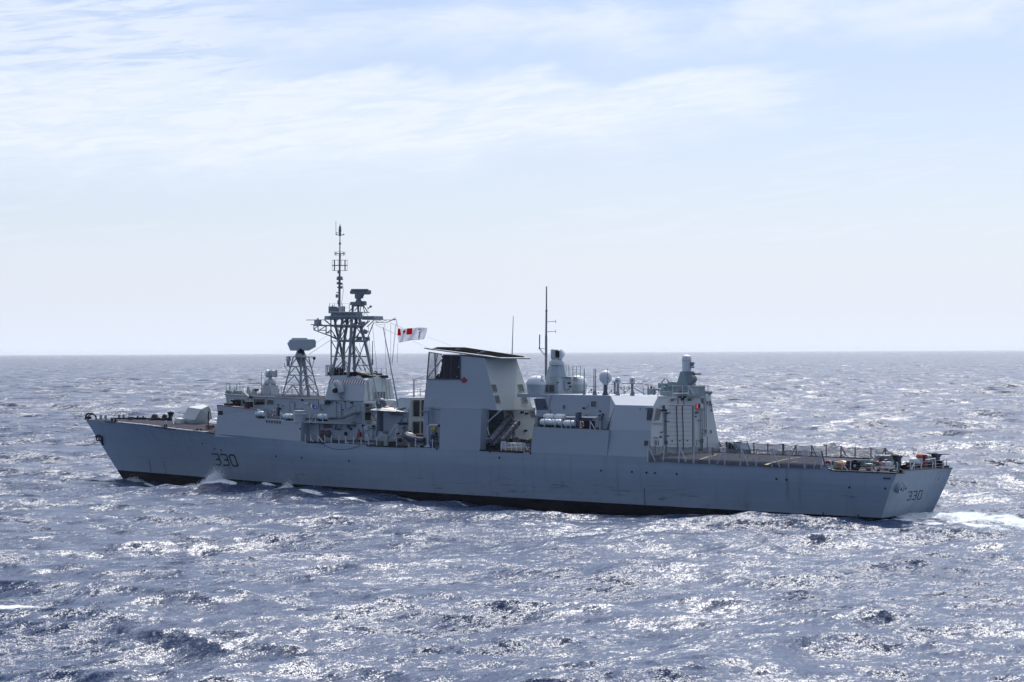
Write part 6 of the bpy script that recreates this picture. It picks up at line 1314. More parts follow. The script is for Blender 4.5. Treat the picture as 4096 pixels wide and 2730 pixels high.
# close-in gun
ci = bpy.data.objects.new('close_in_gun', None); col.objects.link(ci); ci.parent = SHIP
CX = at(V6(990, 540), Y=0).x; cz = lambda b: at(V6(990, b), Y=0).z
pm = [onplane(V6(a, b), (V(CX, 1.6, 14), V(-.5, .86, 0).normalized())) for a, b in ((838, 565), (1030, 560), (1030, 655), (838, 655))]
PCW = plane3(*pm[:3])
part('gun_deck_house', 'teal', ci, lambda m: m.hexa([V(CX + 2.15, 1.9, HZ), V(CX - 1.3, 1.9, HZ), V(CX - 1.3, -1.9, HZ), V(CX + 2.15, -1.9, HZ)], [V(CX + 2.15, 1.9, cz(560)), V(CX - 1.3, 1.9, cz(560)), V(CX - 1.3, -1.9, cz(560)), V(CX + 2.15, -1.9, cz(560))]), smooth=False)
part('house_top', 'mast', ci, lambda m: m.hexa([V(CX + 2.2, 2.0, cz(562)), V(CX - 1.4, 2.0, cz(562)), V(CX - 1.4, -2.0, cz(562)), V(CX + 2.2, -2.0, cz(562))], [V(CX + 2.0, 1.9, cz(545)), V(CX - 1.3, 1.9, cz(545)), V(CX - 1.3, -1.9, cz(545)), V(CX + 2.0, -1.9, cz(545))]), smooth=False)
part('side_locker', 'teal', ci, lambda m: m.box(V(CX + 2.0, 2.1, (cz(525) + cz(620)) / 2), (.9, .8, cz(525) - cz(620))))
part('power_box', 'teal', ci, lambda m: m.box(V(CX + 1.4, 0, cz(535)), (1.6, 1.6, .5)))
part('mount_base', 'teal', ci, lambda m: m.hexa([V(CX + a, b, cz(548)) for a, b in ((.95, .9), (-.8, .9), (-.8, -.9), (.95, -.9))], [V(CX + a, b, cz(385)) for a, b in ((.62, .55), (-.35, .55), (-.35, -.55), (.62, -.55))]), bevel=.06)
part('radome', 'dome', ci, lambda m: m.lathe(V(CX + .05, 0, 0), [(.56, cz(385)), (.56, cz(262)), (.58, cz(260)), (.575, cz(230)), (.5, cz(210)), (.3, cz(198)), (.02, cz(194))], n=24))
part('radome_band', 'mastlt', ci, lambda m: m.lathe(V(CX + .05, 0, 0), [(.565, cz(268)), (.59, cz(267)), (.59, cz(262)), (.565, cz(261))], n=24))
wv = lambda a, b, y=.55: at(V6(a, b), Y=y)
part('ammunition_drum', 'mast', ci, lambda m: (m.cyl(wv(1020, 475, .9), wv(1070, 475, .1), .52, .52, 18), m.box(wv(1020, 410), (.9, .6, .5)), m.tube([wv(1000, 440), wv(1050, 400), wv(1075, 395)], .08), m.box(wv(1040, 520), (.6, .5, .4))))
part('gun_barrel', 'dark', ci, lambda m: (m.cyl(wv(1065, 418, .2), at(V6(1155, 416), X=wv(1065, 418, .2).x - 1.2), .085, .07, 10), m.cyl(wv(1010, 420, .2), wv(1080, 418, .2), .14, .14, 10)))
part('camera_pod', 'mast', ci, lambda m: (m.box(wv(1052, 305, 0), (.3, .3, .5)), m.box(wv(1055, 340, 0), (.35, .3, .15)), m.box(wv(1060, 292, 0), (.3, .3, .2))))
panel('house_door', rect(V6, 1035, 575, 1125, 650), (V(CX - 1.3, 0, 14), V(-1, 0, 0)), 'mastlt', ci, t=.05)
railing('roof_railing', [at(V6(a, 660), Y=2.6) for a in (828, 940, 1012)], 1.15, 'stanch', ci, wires=2, braces=(2,))
part('boom', 'pale', ci, lambda m: m.tube([at(V6(838, 645), Y=2.8), at(V6(1010, 643), Y=2.8)], .11, 8))
ci.location = (1.4, -2.2, -.05)
part('red_box', 'red', ci, lambda m: m.box(at(V6(915, 617), Y=2.6), (.25, .2, .2)))
railing('roof_railing', [at(V6(a, 668), X=31.6) for a in (1140, 1165, 1195, 1230)], 1.2, 'mastlt', SHIP, wires=2)
for a, b, w_, h_ in ((1185, 655, .4, .8), (1245, 650, .3, .6), (1245, 632, .55, .35), (1215, 668, .5, .3), (790, 650, .3, .8), (935, 690, .5, .5), (960, 680, .6, .3)):
    q = at(V6(a, b), X=31.7); part('roof_fitting', 'mast' if h_ > .3 else 'pale', SHIP, lambda m: m.box(q, (w_, w_, h_)))
part('roof_lip', 'mastlt', hang, lambda m: m.tube([aftp[3] + V(-.02, 0, 0), V(31.53, -6.2, HZ)], .06))

# ------------------------------------------------------------------ flight deck: nets, lines, control booth
def net_panel(A, B, C, D, name='safety_net'):    # A,B top; D,C bottom ; diagonal mesh of thin rope
    mb = MB(); w_, h_ = (B - A).length, (D - A).length; st_ = .16; r_ = .021
    sag = lambda u, v: V(0, 0, -.16 * 4 * u * (1 - u) * (1 - v))
    P = lambda u, v: (A + (B - A) * u) * (1 - v) + (D + (C - D) * u) * v + sag(u, v)
    nU = int((w_ + h_) / st_)
    for s_ in (1, -1):
        for i in range(nU):
            x0 = i * st_ - (h_ if s_ > 0 else 0); pts = []
            for v0, v1 in ((0, 1),):
                xa_, xb_ = (x0, x0 + h_) if s_ > 0 else (x0, x0 - h_)
                t0 = 0; t1 = 1
                def clip(xa, xb):
                    a, b = 0.0, 1.0
                    for lo, sg in ((0, 1), (w_, -1)):
                        da, db = sg * (xa - lo), sg * (xb - lo)
                        if da < 0 and db < 0: return None
                        if da < 0: a = max(a, da / (da - db))
                        if db < 0: b = min(b, da / (da - db))
                    return (a, b) if b - a > .02 else None
                c = clip(xa_, xb_)
                if not c: continue
                a, b = c; kq = 2
                for j in range(kq + 1):
                    v = a + (b - a) * j / kq; pts.append(P((xa_ + (xb_ - xa_) * v) / w_, v))
            if len(pts) > 1: mb.tube(pts, r_, 3)
    mb.tube([P(u, 0) for u in (0, .25, .5, .75, 1)], .028, 4); mb.tube([P(u, 1) for u in (0, .5, 1)], .025, 4)
    return mb.build(name, 'net', SHIP, smooth=False)
ps = []
for f_, x0, y0, x1, y1 in ((V6, 550, 1235, 552, 1418), (V6, 738, 1238, 726, 1412), (V6, 912, 1243, 905, 1428), (V6, 1070, 1245, 1076, 1437), (V6, 1256, 1252, 1253, 1440), (V7, 182, 500, 178, 738), (V7, 405, 503, 397, 743), (V7, 612, 512, 618, 748), (V7, 838, 515, 840, 768), (V7, 1073, 525, 1068, 770), (V7, 1298, 530, 1293, 778), (V7, 1523, 545, 1526, 780)):
    b = on_hull(f_(x1, y1), .12); t = at(f_(x0, y0), Y=b.y + .05); ps.append((t, b))
for t, b in ps: part('net_post', 'stanch', SHIP, lambda m: m.cyl(b, t, .085, .075, 6))
for i, f_, x, y in ((0, V6, 637, 1412), (2, V6, 990, 1425), (5, V7, 73, 718), (6, V7, 505, 745), (8, V7, 947, 765), (11, V7, 1420, 775)):
    b = on_hull(f_(x, y), .12); part('net_brace', 'stanch', SHIP, lambda m: m.cyl(b, ps[i][0] - V(0, 0, .1), .07, .06, 6))
for (t0, b0), (t1, b1) in zip(ps, ps[1:]): net_panel(t0, t1, b1, b0)
t0, b0 = ps[-1]; e1_ = on_hull(V7(1580, 775), .1); part('net_brace', 'fstanch', SHIP, lambda m: m.cyl(t0, V(e1_.x, e1_.y, deckz(e1_.x) + .05), .09, .09, 6))
fs_ = []
for f_, x, y0, y1 in ((V7, 92, 408, 560), (V7, 190, 412, 568), (V7, 383, 418, 575), (V7, 575, 425, 582), (V7, 770, 432, 592), (V7, 985, 440, 598), (V7, 1165, 455, 608), (V7, 1382, 460, 622), (V7, 1585, 463, 632), (V7, 1790, 475, 637), (V7, 1987, 485, 642), (V8, 814, 318, 458), (V8, 1015, 323, 425)):
    t = at(f_(x, y0), Y=-7.4); b = at(f_(x + 2, y1), Y=-7.4); fs_.append((t, b))
for i, (t, b) in enumerate(fs_): part('net_post', 'navy' if i == 5 else 'fstanch', SHIP, lambda m: m.cyl(b - V(0, 0, .2), t, .13 if i == 5 else .075, .13 if i == 5 else .07, 6))
for i, f_, x, y in ((0, V7, 120, 490), (6, V7, 1110, 590), (7, V7, 1445, 610), (9, V7, 1865, 610), (12, V8, 975, 415)): part('net_brace', 'fstanch', SHIP, lambda m: m.cyl(at(f_(x, y), Y=-7.4), fs_[i][0], .06, .06, 5))
for (t0, b0), (t1, b1) in zip(fs_, fs_[1:]): net_panel(t0, t1, b1, b0)
t0, b0 = fs_[-1]; net_panel(t0, at(V8(1180, 430), Y=-7.2), at(V8(1180, 450), Y=-7.2), b0)
part('deck_edge_strip', 'dark', SHIP, lambda m: (m.tube([at(V7(a, b), Y=-7.35) for a, b in ((20, 560), (500, 580), (1000, 600), (1500, 622), (2085, 650))], .09, 5), m.tube([at(V8(a, b), Y=-7.2) for a, b in ((0, 455), (500, 468), (880, 488))], .12, 5)))
dz_ = 6.99
def deckline(pts, w_):
    mb = MB()
    for a, b in zip(pts, pts[1:]):
        P0, P1 = at(V7(*a), Z=dz_ - .1), at(V7(*b), Z=dz_ - .1); d = (P1 - P0).normalized(); s_ = V(-d.y, d.x, 0) * w_ / 2
        kq = 8
        for i in range(kq):
            u, v = P0 + (P1 - P0) * (i / kq), P0 + (P1 - P0) * ((i + 1) / kq)
            zf = lambda p: V(p.x, p.y, deckz(p.x) - .01 + .22 * (1 - (p.y / hd(p.x)) ** 2) + .012)
            mb.add([zf(u - s_), zf(v - s_), zf(v + s_), zf(u + s_)], [(0, 1, 2, 3)])
    return mb.build('deck_line', 'line', SHIP, smooth=False)
deckline([(740, 690), (1000, 660), (1230, 634)], .35); deckline([(905, 628), (1235, 636)], .3); deckline([(0, 590), (200, 583)], .4); deckline([(1100, 680), (1180, 678)], .4)
deckline([(-170, 640), (60, 600)], .4)
lb = bpy.data.objects.new('landing_control_booth', None); col.objects.link(lb); lb.parent = SHIP
v7 = lambda a, b, y: at(V7(a, b), Y=y)
p_ = [v7(190, 568, -5.6), v7(540, 575, -5.6)]
part('booth_body', 'teal', lb, lambda m: m.hexa([v7(200, 568, -5.6), v7(545, 575, -5.6), v7(545, 575, -7.2), v7(200, 568, -7.2)], [v7(205, 520, -5.6), v7(530, 518, -5.6), v7(530, 518, -7.2), v7(205, 520, -7.2)]), smooth=False)
part('booth_roof', 'teal', lb, lambda m: m.hexa([v7(215, 420, -5.9), v7(490, 420, -5.9), v7(485, 420, -7.1), v7(215, 420, -7.1)], [v7(225, 408, -5.9), v7(470, 408, -5.9), v7(470, 408, -7.1), v7(225, 408, -7.1)]), smooth=False)
for a, b, r in (((222, 415), (205, 525), .14), ((300, 418), (380, 520), .10), ((485, 420), (525, 520), .09), ((245, 418), (380, 520), .12), ((262, 440), (262, 525), .06), ((370, 425), (385, 500), .05), ((300, 440), (300, 525), .06)): part('booth_frame', 'teal', lb, lambda m: m.tube([v7(*a, -5.7), v7(*b, -5.7)], r, 6))
part('booth_window', 'glass', lb, lambda m: m.hexa([v7(225, 522, -5.9), v7(330, 522, -5.9), v7(330, 522, -7.0), v7(225, 522, -7.0)], [v7(235, 425, -6.0), v7(290, 425, -6.0), v7(290, 425, -7.0), v7(235, 425, -7.0)]), smooth=False)
part('booth_windscreen', 'dome', lb, lambda m: m.hexa([v7(335, 520, -5.8), v7(520, 518, -5.8), v7(520, 518, -7.0), v7(335, 520, -7.0)], [v7(318, 430, -6.0), v7(478, 428, -6.0), v7(478, 428, -7.0), v7(318, 430, -7.0)]), smooth=False)
part('booth_back', 'dark', lb, lambda m: m.prism([v7(188, 412, -6.2), v7(215, 415, -6.2), v7(210, 520, -6.2), v7(195, 505, -6.2)], (0, -.8, 0)))
part('deck_tractor_wheel', 'rubber', SHIP, lambda m: m.cyl(at(X1(408, 1385), Y=5.4) + V(0, .25, 0), at(X1(408, 1385), Y=5.4) - V(0, .25, 0), .36, .36, 16))
part('deck_tie_post', 'fstanch', SHIP, lambda m: (m.cyl(at(V6(1285, 1375), Y=2.5), at(V6(1285, 1255), Y=2.5), .09), m.cyl(v7(385, 690, 4.5), v7(385, 590, 4.5), .08)))

# ------------------------------------------------------------------ quarterdeck
x3 = lambda a, b, y: at(X3(a, b), Y=y)
qz = 6.05
qd = lambda a, y, f_=X3, b=580: V(at(f_(a, b), Y=y).x, y, qz)
tow = bpy.data.objects.new('towed_decoy_gear', None); col.objects.link(tow); tow.parent = SHIP
def qbox(name, matn, par, a0, b0, a1, b1, y, dy, f_=X3, **kw):
    p0, p1 = at(f_(a0, b0), Y=y), at(f_(a1, b1), Y=y)
    return part(name, matn, par, lambda m: m.hexa([V(p0.x, y, p1.z), V(p1.x, y, p1.z), V(p1.x, y - dy, p1.z), V(p0.x, y - dy, p1.z)], [V(p0.x, y, p0.z), V(p1.x, y, p0.z), V(p1.x, y - dy, p0.z), V(p0.x, y - dy, p0.z)]), **kw)
qbox('gear_case', 'mastlt', tow, 370, 385, 450, 545, 5.6, 1.2); qbox('gear_case', 'vent', tow, 650, 400, 740, 570, 5.6, 1.0)
qbox('yellow_body', 'ochre', tow, 450, 400, 650, 550, 5.7, 1.4, bevel=.08)
part('orange_cover', 'orange', tow, lambda m: m.hexa([x3(a, b, y) for a, b, y in ((452, 445, 5.75), (655, 440, 5.75), (655, 440, 4.3), (452, 445, 4.3))], [x3(a, b, y) for a, b, y in ((470, 378, 5.4), (635, 390, 5.4), (640, 390, 4.5), (470, 370, 4.5))]), bevel=.06)
part('white_top', 'tarp', tow, lambda m: m.prism([x3(a, b, 5.2) for a, b in ((455, 392), (520, 362), (570, 368), (640, 402), (560, 412))], (0, -.6, 0)))
part('red_strap', 'red', tow, lambda m: m.tube([x3(455, 455, 5.78), x3(690, 452, 5.78)], .06))
qbox('skid', 'dark', tow, 380, 545, 640, 585, 5.6, 1.3)
part('white_awning', 'tarp', SHIP, lambda m: m.hexa([x3(a, b, y) for a, b, y in ((190, 365, 4.6), (470, 375, 4.6), (800, 385, 4.6), (800, 385, 3.0), (190, 365, 3.0))], [x3(a, b, y) for a, b, y in ((190, 352, 4.6), (470, 352, 4.6), (800, 375, 4.6), (800, 375, 3.0), (190, 352, 3.0))]))
part('tarpaulin', 'tarp', SHIP, lambda m: m.prism([x3(a, b, 5.0) for a, b in ((190, 400), (235, 415), (300, 372), (200, 362))], (0, -.3, 0)))
part('hose_reel', 'maroon', SHIP, lambda m: (m.cyl(x3(235, 430, 5.6), x3(285, 425, 5.0), .32, .32, 14), m.box(x3(240, 500, 5.4), (.8, .7, .7))))
q = x3(862, 555, 5.9); q.z = qz + .6
part('cable_reel', ['rubber', 'pale'], SHIP, lambda m: (m.torus(q, .42, .2, (0, 1, 0), 20, 8), m.cyl(q + V(0, .1, 0), q - V(0, .1, 0), .18, .18, 10, 1), m.cyl(q + V(0, .02, 0), q - V(0, .05, 0), .4, .4, 14)))
part('winch', 'dark', SHIP, lambda m: (m.box(x3(820, 455, 5.2), (1.2, .9, .8)), m.tube([x3(740, 420, 5.2), x3(830, 400, 5.2), x3(900, 480, 5.2)], .12), m.box(x3(1000, 500, 5.0), (2.0, .25, .12))))
qbox('deck_bulkhead', 'teal', SHIP, 805, 335, 1345, 500, 1.0, .3); qbox('equipment_box', 'mast', SHIP, 860, 370, 945, 470, 1.6, .5)
qbox('tow_beam', 'dark', SHIP, 1030, 292, 1345, 318, .5, .5); qbox('tow_beam', 'dark', SHIP, 620, 285, 1350, 345, -1.0, .6) if False else qbox('tow_beam', 'dark', SHIP, 615, 285, 850, 315, -1.0, .6)
gt = bpy.data.objects.new('tow_gantry', None); col.objects.link(gt); gt.parent = SHIP
qbox('gantry_top', 'teal', gt, 1318, 238, 1708, 318, .6, 1.4); qbox('gantry_leg', 'teal', gt, 1345, 310, 1412, 500, .6, 1.4); qbox('gantry_leg', 'teal', gt, 1600, 310, 1715, 480, .6, 1.4)
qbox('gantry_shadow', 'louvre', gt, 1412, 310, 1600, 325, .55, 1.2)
for a in (1352, 1468, 1576): part('gantry_lug', 'mastlt', gt, lambda m: m.ball(x3(a, 268, .65), .12, 8))
for a in (1450, 1585): part('hose_drum', 'maroon', SHIP, lambda m: m.cyl(x3(a, 375, 1.6), x3(a, 375, 1.1), .18, .18, 12))
tb = bpy.data.objects.new('bench_rack', None); col.objects.link(tb); tb.parent = SHIP
qbox('rack_top', 'dome', tb, 1435, 392, 1612, 405, 2.2, .8); qbox('rack_body', 'mast', tb, 1445, 408, 1570, 490, 2.1, .6)
part('rack_slat', 'dome', tb, lambda m: [m.cyl(x3(1450 + i * 22, 490, 2.2), x3(1450 + i * 22, 405, 2.2), .025) for i in range(6)] + [m.cyl(x3(1606, 555, 2.6), x3(1606, 400, 2.3), .05)])
for a, b, y in ((1285, 600, 6.2), (1800, 605, 6.1)): bollards(V(x3(a, b, y).x, y, qz), .2, .42, 1.15)
bollards(V(x3(1480, 520, 3.2).x, 3.2, qz), .18, .35, 1.0)
part('capstan', 'mastlt', SHIP, lambda m: m.lathe(V(x3(1188, 530, 4.2).x, 4.2, qz), [(.4, 0), (.34, .3), (.32, .6), (.45, .7), (.45, .8), (.1, .85)], n=14))
part('deck_strips', 'pale', SHIP, lambda m: [m.prism([x3(a, b, y), x3(a + 220, b + 5, y), x3(a + 220, b + 5, y - .4), x3(a, b, y - .4)], (0, 0, .05)) for a, b, y in ((920, 490, 4.5), (1420, 552, 4.8), (1690, 548, 4.6))])
def tee(name, p, w0, w1, h, colr):
    o = bpy.data.objects.new(name, None); col.objects.link(o); o.parent = SHIP
    MB().lathe(p, [(.42, 0), (.36, .4), (.30, h - .35), (.5, h - .05)], n=12).build('pillar', colr, o)
    a = V(cR.x, cR.y, 0).normalized(); nn_ = V(-a.y, a.x, 0)
    MB().hexa([p + a * x + nn_ * y + V(0, 0, z) for x, y, z in ((-w0, .35, h - .02), (w1, .25, h - .03), (w1, -.25, h - .03), (-w0, -.35, h - .02))], [p + a * x + nn_ * y + V(0, 0, z) for x, y, z in ((-w0, .35, h + .12), (w1, .2, h + .04), (w1, -.2, h + .04), (-w0, -.35, h + .12))]).build('cover', 'dark', o, bevel=.04)
    MB().lathe(p + V(0, 0, h - .3) - a * .3, [(.2, -.3), (.35, 0), (.4, .4), (.1, .5)], n=10).build('yoke', 'dark', o)
    return o
q = at(X4(740, 395), Y=1.0); tee('machine_gun_mount', V(q.x, 1.0, qz), .8, .9, at(X4(740, 165), Y=1.0).z - qz, 'navy')
q = at(X4(1755, 480), Y=-5.4); q.x = 1.2; tee('machine_gun_mount', V(q.x, at(X4(1755, 480), X=1.2).y, qz), 1.1, 1.3, at(X4(1755, 120), X=1.2).z - qz, 'navy')
sx4 = lambda a, b, x=.6: at(X4(a, b), X=x)
part('stern_prop', 'navy', SHIP, lambda m: (m.cyl(sx4(690, 570), sx4(745, 380), .12, .1), m.cyl(sx4(780, 545), sx4(745, 380), .12, .1), m.box(sx4(700, 560), (.5, 1.6, .18))))
part('stanchion', 'stanch', SHIP, lambda m: m.cyl(sx4(725, 575, .4), sx4(708, 330, .4), .06))
for a, b in ((1055, 290), (1155, 265), (1340, 240), (1640, 230), (1710, 225), (1890, 245), (1925, 245), (2000, 240)): part('stanchion', 'stanch' if a < 1800 else 'mast', SHIP, lambda m: m.cyl(V(.35, sx4(a, 520, .35).y, qz), V(.35, sx4(a, 520, .35).y, qz + 1.05), .055 if a < 1800 else .04, .055 if a < 1800 else .04))
part('guard_wire', 'stanch', SHIP, lambda m: [m.tube([V(.35, sx4(a, 520, .35).y, qz + h) for a in (960, 1155, 1340, 1640, 2040)], .018, 4) for h in (.35, .65, 1.0)])
part('rail_brace', 'stanch', SHIP, lambda m: (m.tube([sx4(1080, 510, .35), sx4(1155, 350, .35)], .05), m.tube([sx4(1450, 265, .4), sx4(1700, 225, .4), sx4(1715, 470, .4)], .07)))
part('after_chock', 'rubber', SHIP, lambda m: (m.cyl(sx4(880, 490), sx4(1000, 480, 1.0), .42, .42, 14), m.box(sx4(1010, 470, 1.2), (.9, 1.2, .6))))
for i, (a, b, w_, h_) in enumerate(((1040, 380, .5, .9), (1200, 480, 1.4, .3), (1500, 460, 1.5, .35), (1420, 420, .6, .7), (1650, 470, .6, .3))): q = sx4(a, b, 2.0); part('stern_gear', ('dark', 'rubber', 'dark', 'louvre', 'rubber')[i], SHIP, lambda m: m.box(V(2.0, q.y, qz + h_ / 2 + (.1 if h_ < .5 else 0)), (.8, w_, h_)))
q = sx4(1410, 300, 1.6); part('reel_stand', 'maroon', SHIP, lambda m: (m.box(V(1.6, q.y, qz + .9), (.6, .55, 1.5)), m.cyl(V(1.6, q.y + .3, qz + 1.3), V(1.6, q.y - .3, qz + 1.3), .25)))
part('chaff_post', 'navy', SHIP, lambda m: m.cyl(sx4(1445, 330, 2.2), sx4(1447, 190, 2.2), .14, .14))
q = sx4(1830, 430, .8); part('round_fender', 'rubber', SHIP, lambda m: m.lathe(V(.9, q.y, qz), [(.42, 0), (.42, .7), (.34, .9), (.1, .95)], n=14)); part('mooring_chock', 'rubber', SHIP, lambda m: m.box(V(.8, sx4(1770, 450, .8).y, qz + .3), (.7, .9, .6)))
for a in (1975, 2022): part('deck_block', 'dark', SHIP, lambda m: m.box(V(.4, sx4(a, 465, .4).y, qz + .2), (.3, .35, .35)))
part('red_flag_roll', 'maroon', SHIP, lambda m: m.hexa([sx4(a, b, .8) for a, b in ((1650, 350), (1680, 355), (1685, 345), (1655, 340))], [sx4(a, b, .8) for a, b in ((1640, 250), (1700, 240), (1705, 235), (1645, 245))]))
for a, y0, y1, br in ((302, 365, 575, 0), (555, 370, 585, 1), (748, 375, 590, 0), (1235, 500, 600, -1), (1345, 470, 610, 0)):
    q = on_hull(X3(a, y1 + 15)); part('stanchion', 'stanch', SHIP, lambda m: (m.cyl(V(q.x, q.y - .12, qz), V(q.x, q.y - .12, qz + (1.05 if a < 1000 else .5)), .06), m.cyl(V(q.x, q.y - .12, qz + .95), V(q.x - .75, q.y - .12, qz), .05) if br > 0 else None))
part('guard_wire', 'wire', SHIP, lambda m: [m.tube([V(x, hd(x) - .12, qz + h) for x in (7.4, 6, 4.5, 3, 1.5, .4)], .015, 4) for h in (.35, .7, 1.0)])
part('sounding_post', 'pale', SHIP, lambda m: (m.cyl(x3(1085, 545, 4.8), x3(1085, 400, 4.8), .05), m.cyl(x3(1020, 540, 4.8), x3(1080, 400, 4.8), .04)))
for p_, d_ in ((x3(1650, 430, 2.0), (.7, .6, .4)), (x3(1255, 350, 1.3), (.35, .3, .2))): part('white_vent', 'white', SHIP, lambda m: m.box(p_, d_))
qbox('grey_bin', 'mast', SHIP, 1730, 390, 1790, 465, .5, .6); qbox('white_bin', 'white', SHIP, 1725, 375, 1795, 392, .5, .6)

# ------------------------------------------------------------------ things carried aboard
def raft(p, L, r, label, axis=(1, 0, 0), cradle=True):
    o = empty('life_raft_canister', p, label, 'life raft', 'white life raft canisters on the upper decks'); a = Vector(axis)
    h = L / 2
    MB().lathe((0, 0, 0), [(r * .3, -h), (r * .75, -h + .04), (r * .93, -h + .16), (r, -h + .3), (r, -.06), (r * 1.03, -.05), (r * 1.03, .05), (r, .06), (r, h - .3), (r * .93, h - .16), (r * .75, h - .04), (r * .3, h)], a, 20).build('canister_shell', 'raft', o)
    mb = MB()
    for u in (-.5, .5): mb.lathe((0, 0, 0), [(r * 1.005, u * h - .025), (r * 1.05, u * h - .02), (r * 1.05, u * h + .02), (r * 1.005, u * h + .025)], a, 20)
    mb.build('lashing_band', 'pale', o)
    if cradle:
        mb = MB()
        for u in (-.5, .5): mb.box((u * h, 0, -r * 1.05), (.14, r * 1.9, r * .7))
        mb.box((0, 0, -r * 1.35), (L * .8, r * 1.2, .12)); mb.build('cradle', 'dark', o)
    return o
rf_ = lambda f_, a, b, y: at(f_(a, b), Y=y)
L1 = (('end of the front row next to the funnel, beside the hangar', 410, 1392, 7.1), ('middle of the front row beside the hangar', 595, 1398, 7.1), ('end of the front row next to the lifebuoy, beside the hangar', 818, 1415, 7.1), ('in the raised back row beside the hangar, on the funnel side', 470, 1300, 6.0), ('in the raised back row beside the hangar, next to the shelter roof', 662, 1305, 6.0))
for lab, a, b, y in L1: raft(rf_(X2, a, b, y), 1.52, .40, 'white ribbed canister ' + lab)
raft(rf_(W2, 1205, 1060, 6.8), 1.4, .38, 'white canister tucked behind the bridge wing bulwark'); raft(rf_(W2, 1895, 1125, 6.9), 1.5, .37, 'white canister beside the round mushroom vent below the bridge')
raft(rf_(V3, 598, 840, 6.8), 1.6, .38, 'white canister below the row of code flags on the deckhouse')
raft(V(2.3, at(X4(1210, 380), X=2.3).y, qz + .85), 1.5, .48, 'pale grey canister on the stern, behind the nearer guard rail', axis=(-.5, -.86, 0), cradle=False)
raft(V(2.3, at(X4(1560, 330), X=2.3).y, qz + 1.1), 1.4, .5, 'pale canister on the stern beside the maroon reel stand', axis=(-.3, -.95, 0), cradle=False)
part('raft_rack', 'dark', SHIP, lambda m: [m.box(V(2.3, at(X4(a, 380), X=2.3).y, qz + .3), (.8, 1.4, .6)) for a in (1210, 1560)])
def buoy(p, R, label, axis=(0, 1, 0), sub=True):
    o = empty('lifebuoy', p, label, 'lifebuoy', 'red lifebuoys'); MB().torus((0, 0, 0), R, R * .24, axis, 22, 8).build('ring', 'orange', o)
    mb = MB(); a = Vector(axis).normalized(); e = a.orthogonal().normalized(); f_ = a.cross(e)
    for k_ in range(4):
        t = k_ * 1.5708 + .6; mb.lathe((e * math.cos(t) + f_ * math.sin(t)) * R, [(R * .25, -R * .12), (R * .265, -R * .1), (R * .265, R * .1), (R * .25, R * .12)], -e * math.sin(t) + f_ * math.cos(t), 8)
    mb.build('reflective_band', 'white', o); return o
buoy(rf_(W2, 1520, 1055, 7.35), .36, 'red lifebuoy on the rail below the bridge windows')
buoy(rf_(X2, 1040, 1440, 7.4), .34, 'red lifebuoy on the rail beside the dark post by the hangar', axis=(.5, .85, 0))
buoy(x3(1360, 470, 5.6) + V(0, 0, -.05), .42, 'large red lifebuoy with rope on the quarterdeck rail')
for i, (a, lab) in enumerate(((610, 'oval red topped rescue float on the waist bulkhead nearer the bow'), (680, 'oval red topped rescue float on the waist bulkhead nearer the funnel'))):
    p = onplane(V3(a, 1068), PLH) + V(0, .2, 0); o = empty('rescue_float', p, lab, 'rescue float', 'oval rescue floats on the waist bulkhead')
    MB().hexa([V(x * .34, .15, z * .62) for x, z in ((0, -1), (.7, -.85), (1, -.4), (1, .4), (.7, .85), (0, 1), (-.7, .85), (-1, .4), (-1, -.4), (-.7, -.85))], [V(x * .34, -.1, z * .62) for x, z in ((0, -1), (.7, -.85), (1, -.4), (1, .4), (.7, .85), (0, 1), (-.7, .85), (-1, .4), (-1, -.4), (-.7, -.85))]).build('float_body', 'vent', o, bevel=.03)
    MB().hexa([V(x * .345, .17, z * .63) for x, z in ((-.85, .55), (.85, .55), (.7, .87), (0, 1.02), (-.7, .87))], [V(x * .345, -.1, z * .63) for x, z in ((-.85, .55), (.85, .55), (.7, .87), (0, 1.02), (-.7, .87))]).build('red_top', 'red', o)
    MB().torus((0, .17, 0), .16, .05, (0, 1, 0)).build('rope_grip', 'maroon', o)
# exposure suit hanging on the bulkhead
p = onplane(V3(1075, 1060), PLH) + V(0, .35, 0); o = empty('hanging_suit', p, 'orange red exposure suit hanging on the waist bulkhead', 'suit')
MB().lathe((0, 0, 0), [(.05, -.30), (.24, -.24), (.27, 0), (.25, .2), (.12, .36), (.06, .4)], n=12).build('suit_body', 'orange', o)
MB().cyl((0, 0, .36), (.0, 0, .75), .12, .02, 10).build('hood', 'dark', o)
MB().tube([V(.02, .05, -.2), V(.22, .08, -.55), V(.5, .1, -1.0)], .10, 8).build('trouser_leg', 'orange', o)
MB().tube([V(-.25, 0, .3), V(-.4, .05, -.2), V(-.35, .05, -.7), V(-.15, .05, -.85)], .07, 7).build('hose', 'rubber', o)
p = onplane(V3(715, 1110), PLH) + V(0, .6, 0); o = empty('deck_bag', V(p.x, p.y, 6.85), 'green canvas bag on the waist deck beside the rescue floats', 'bag')
MB().box((0, 0, .32), (1.1, .5, .6)).build('bag_body', 'teal', o, bevel=.1); MB().torus((0, 0, .66), .14, .03, (0, 1, 0)).build('bag_handle', 'dark', o)
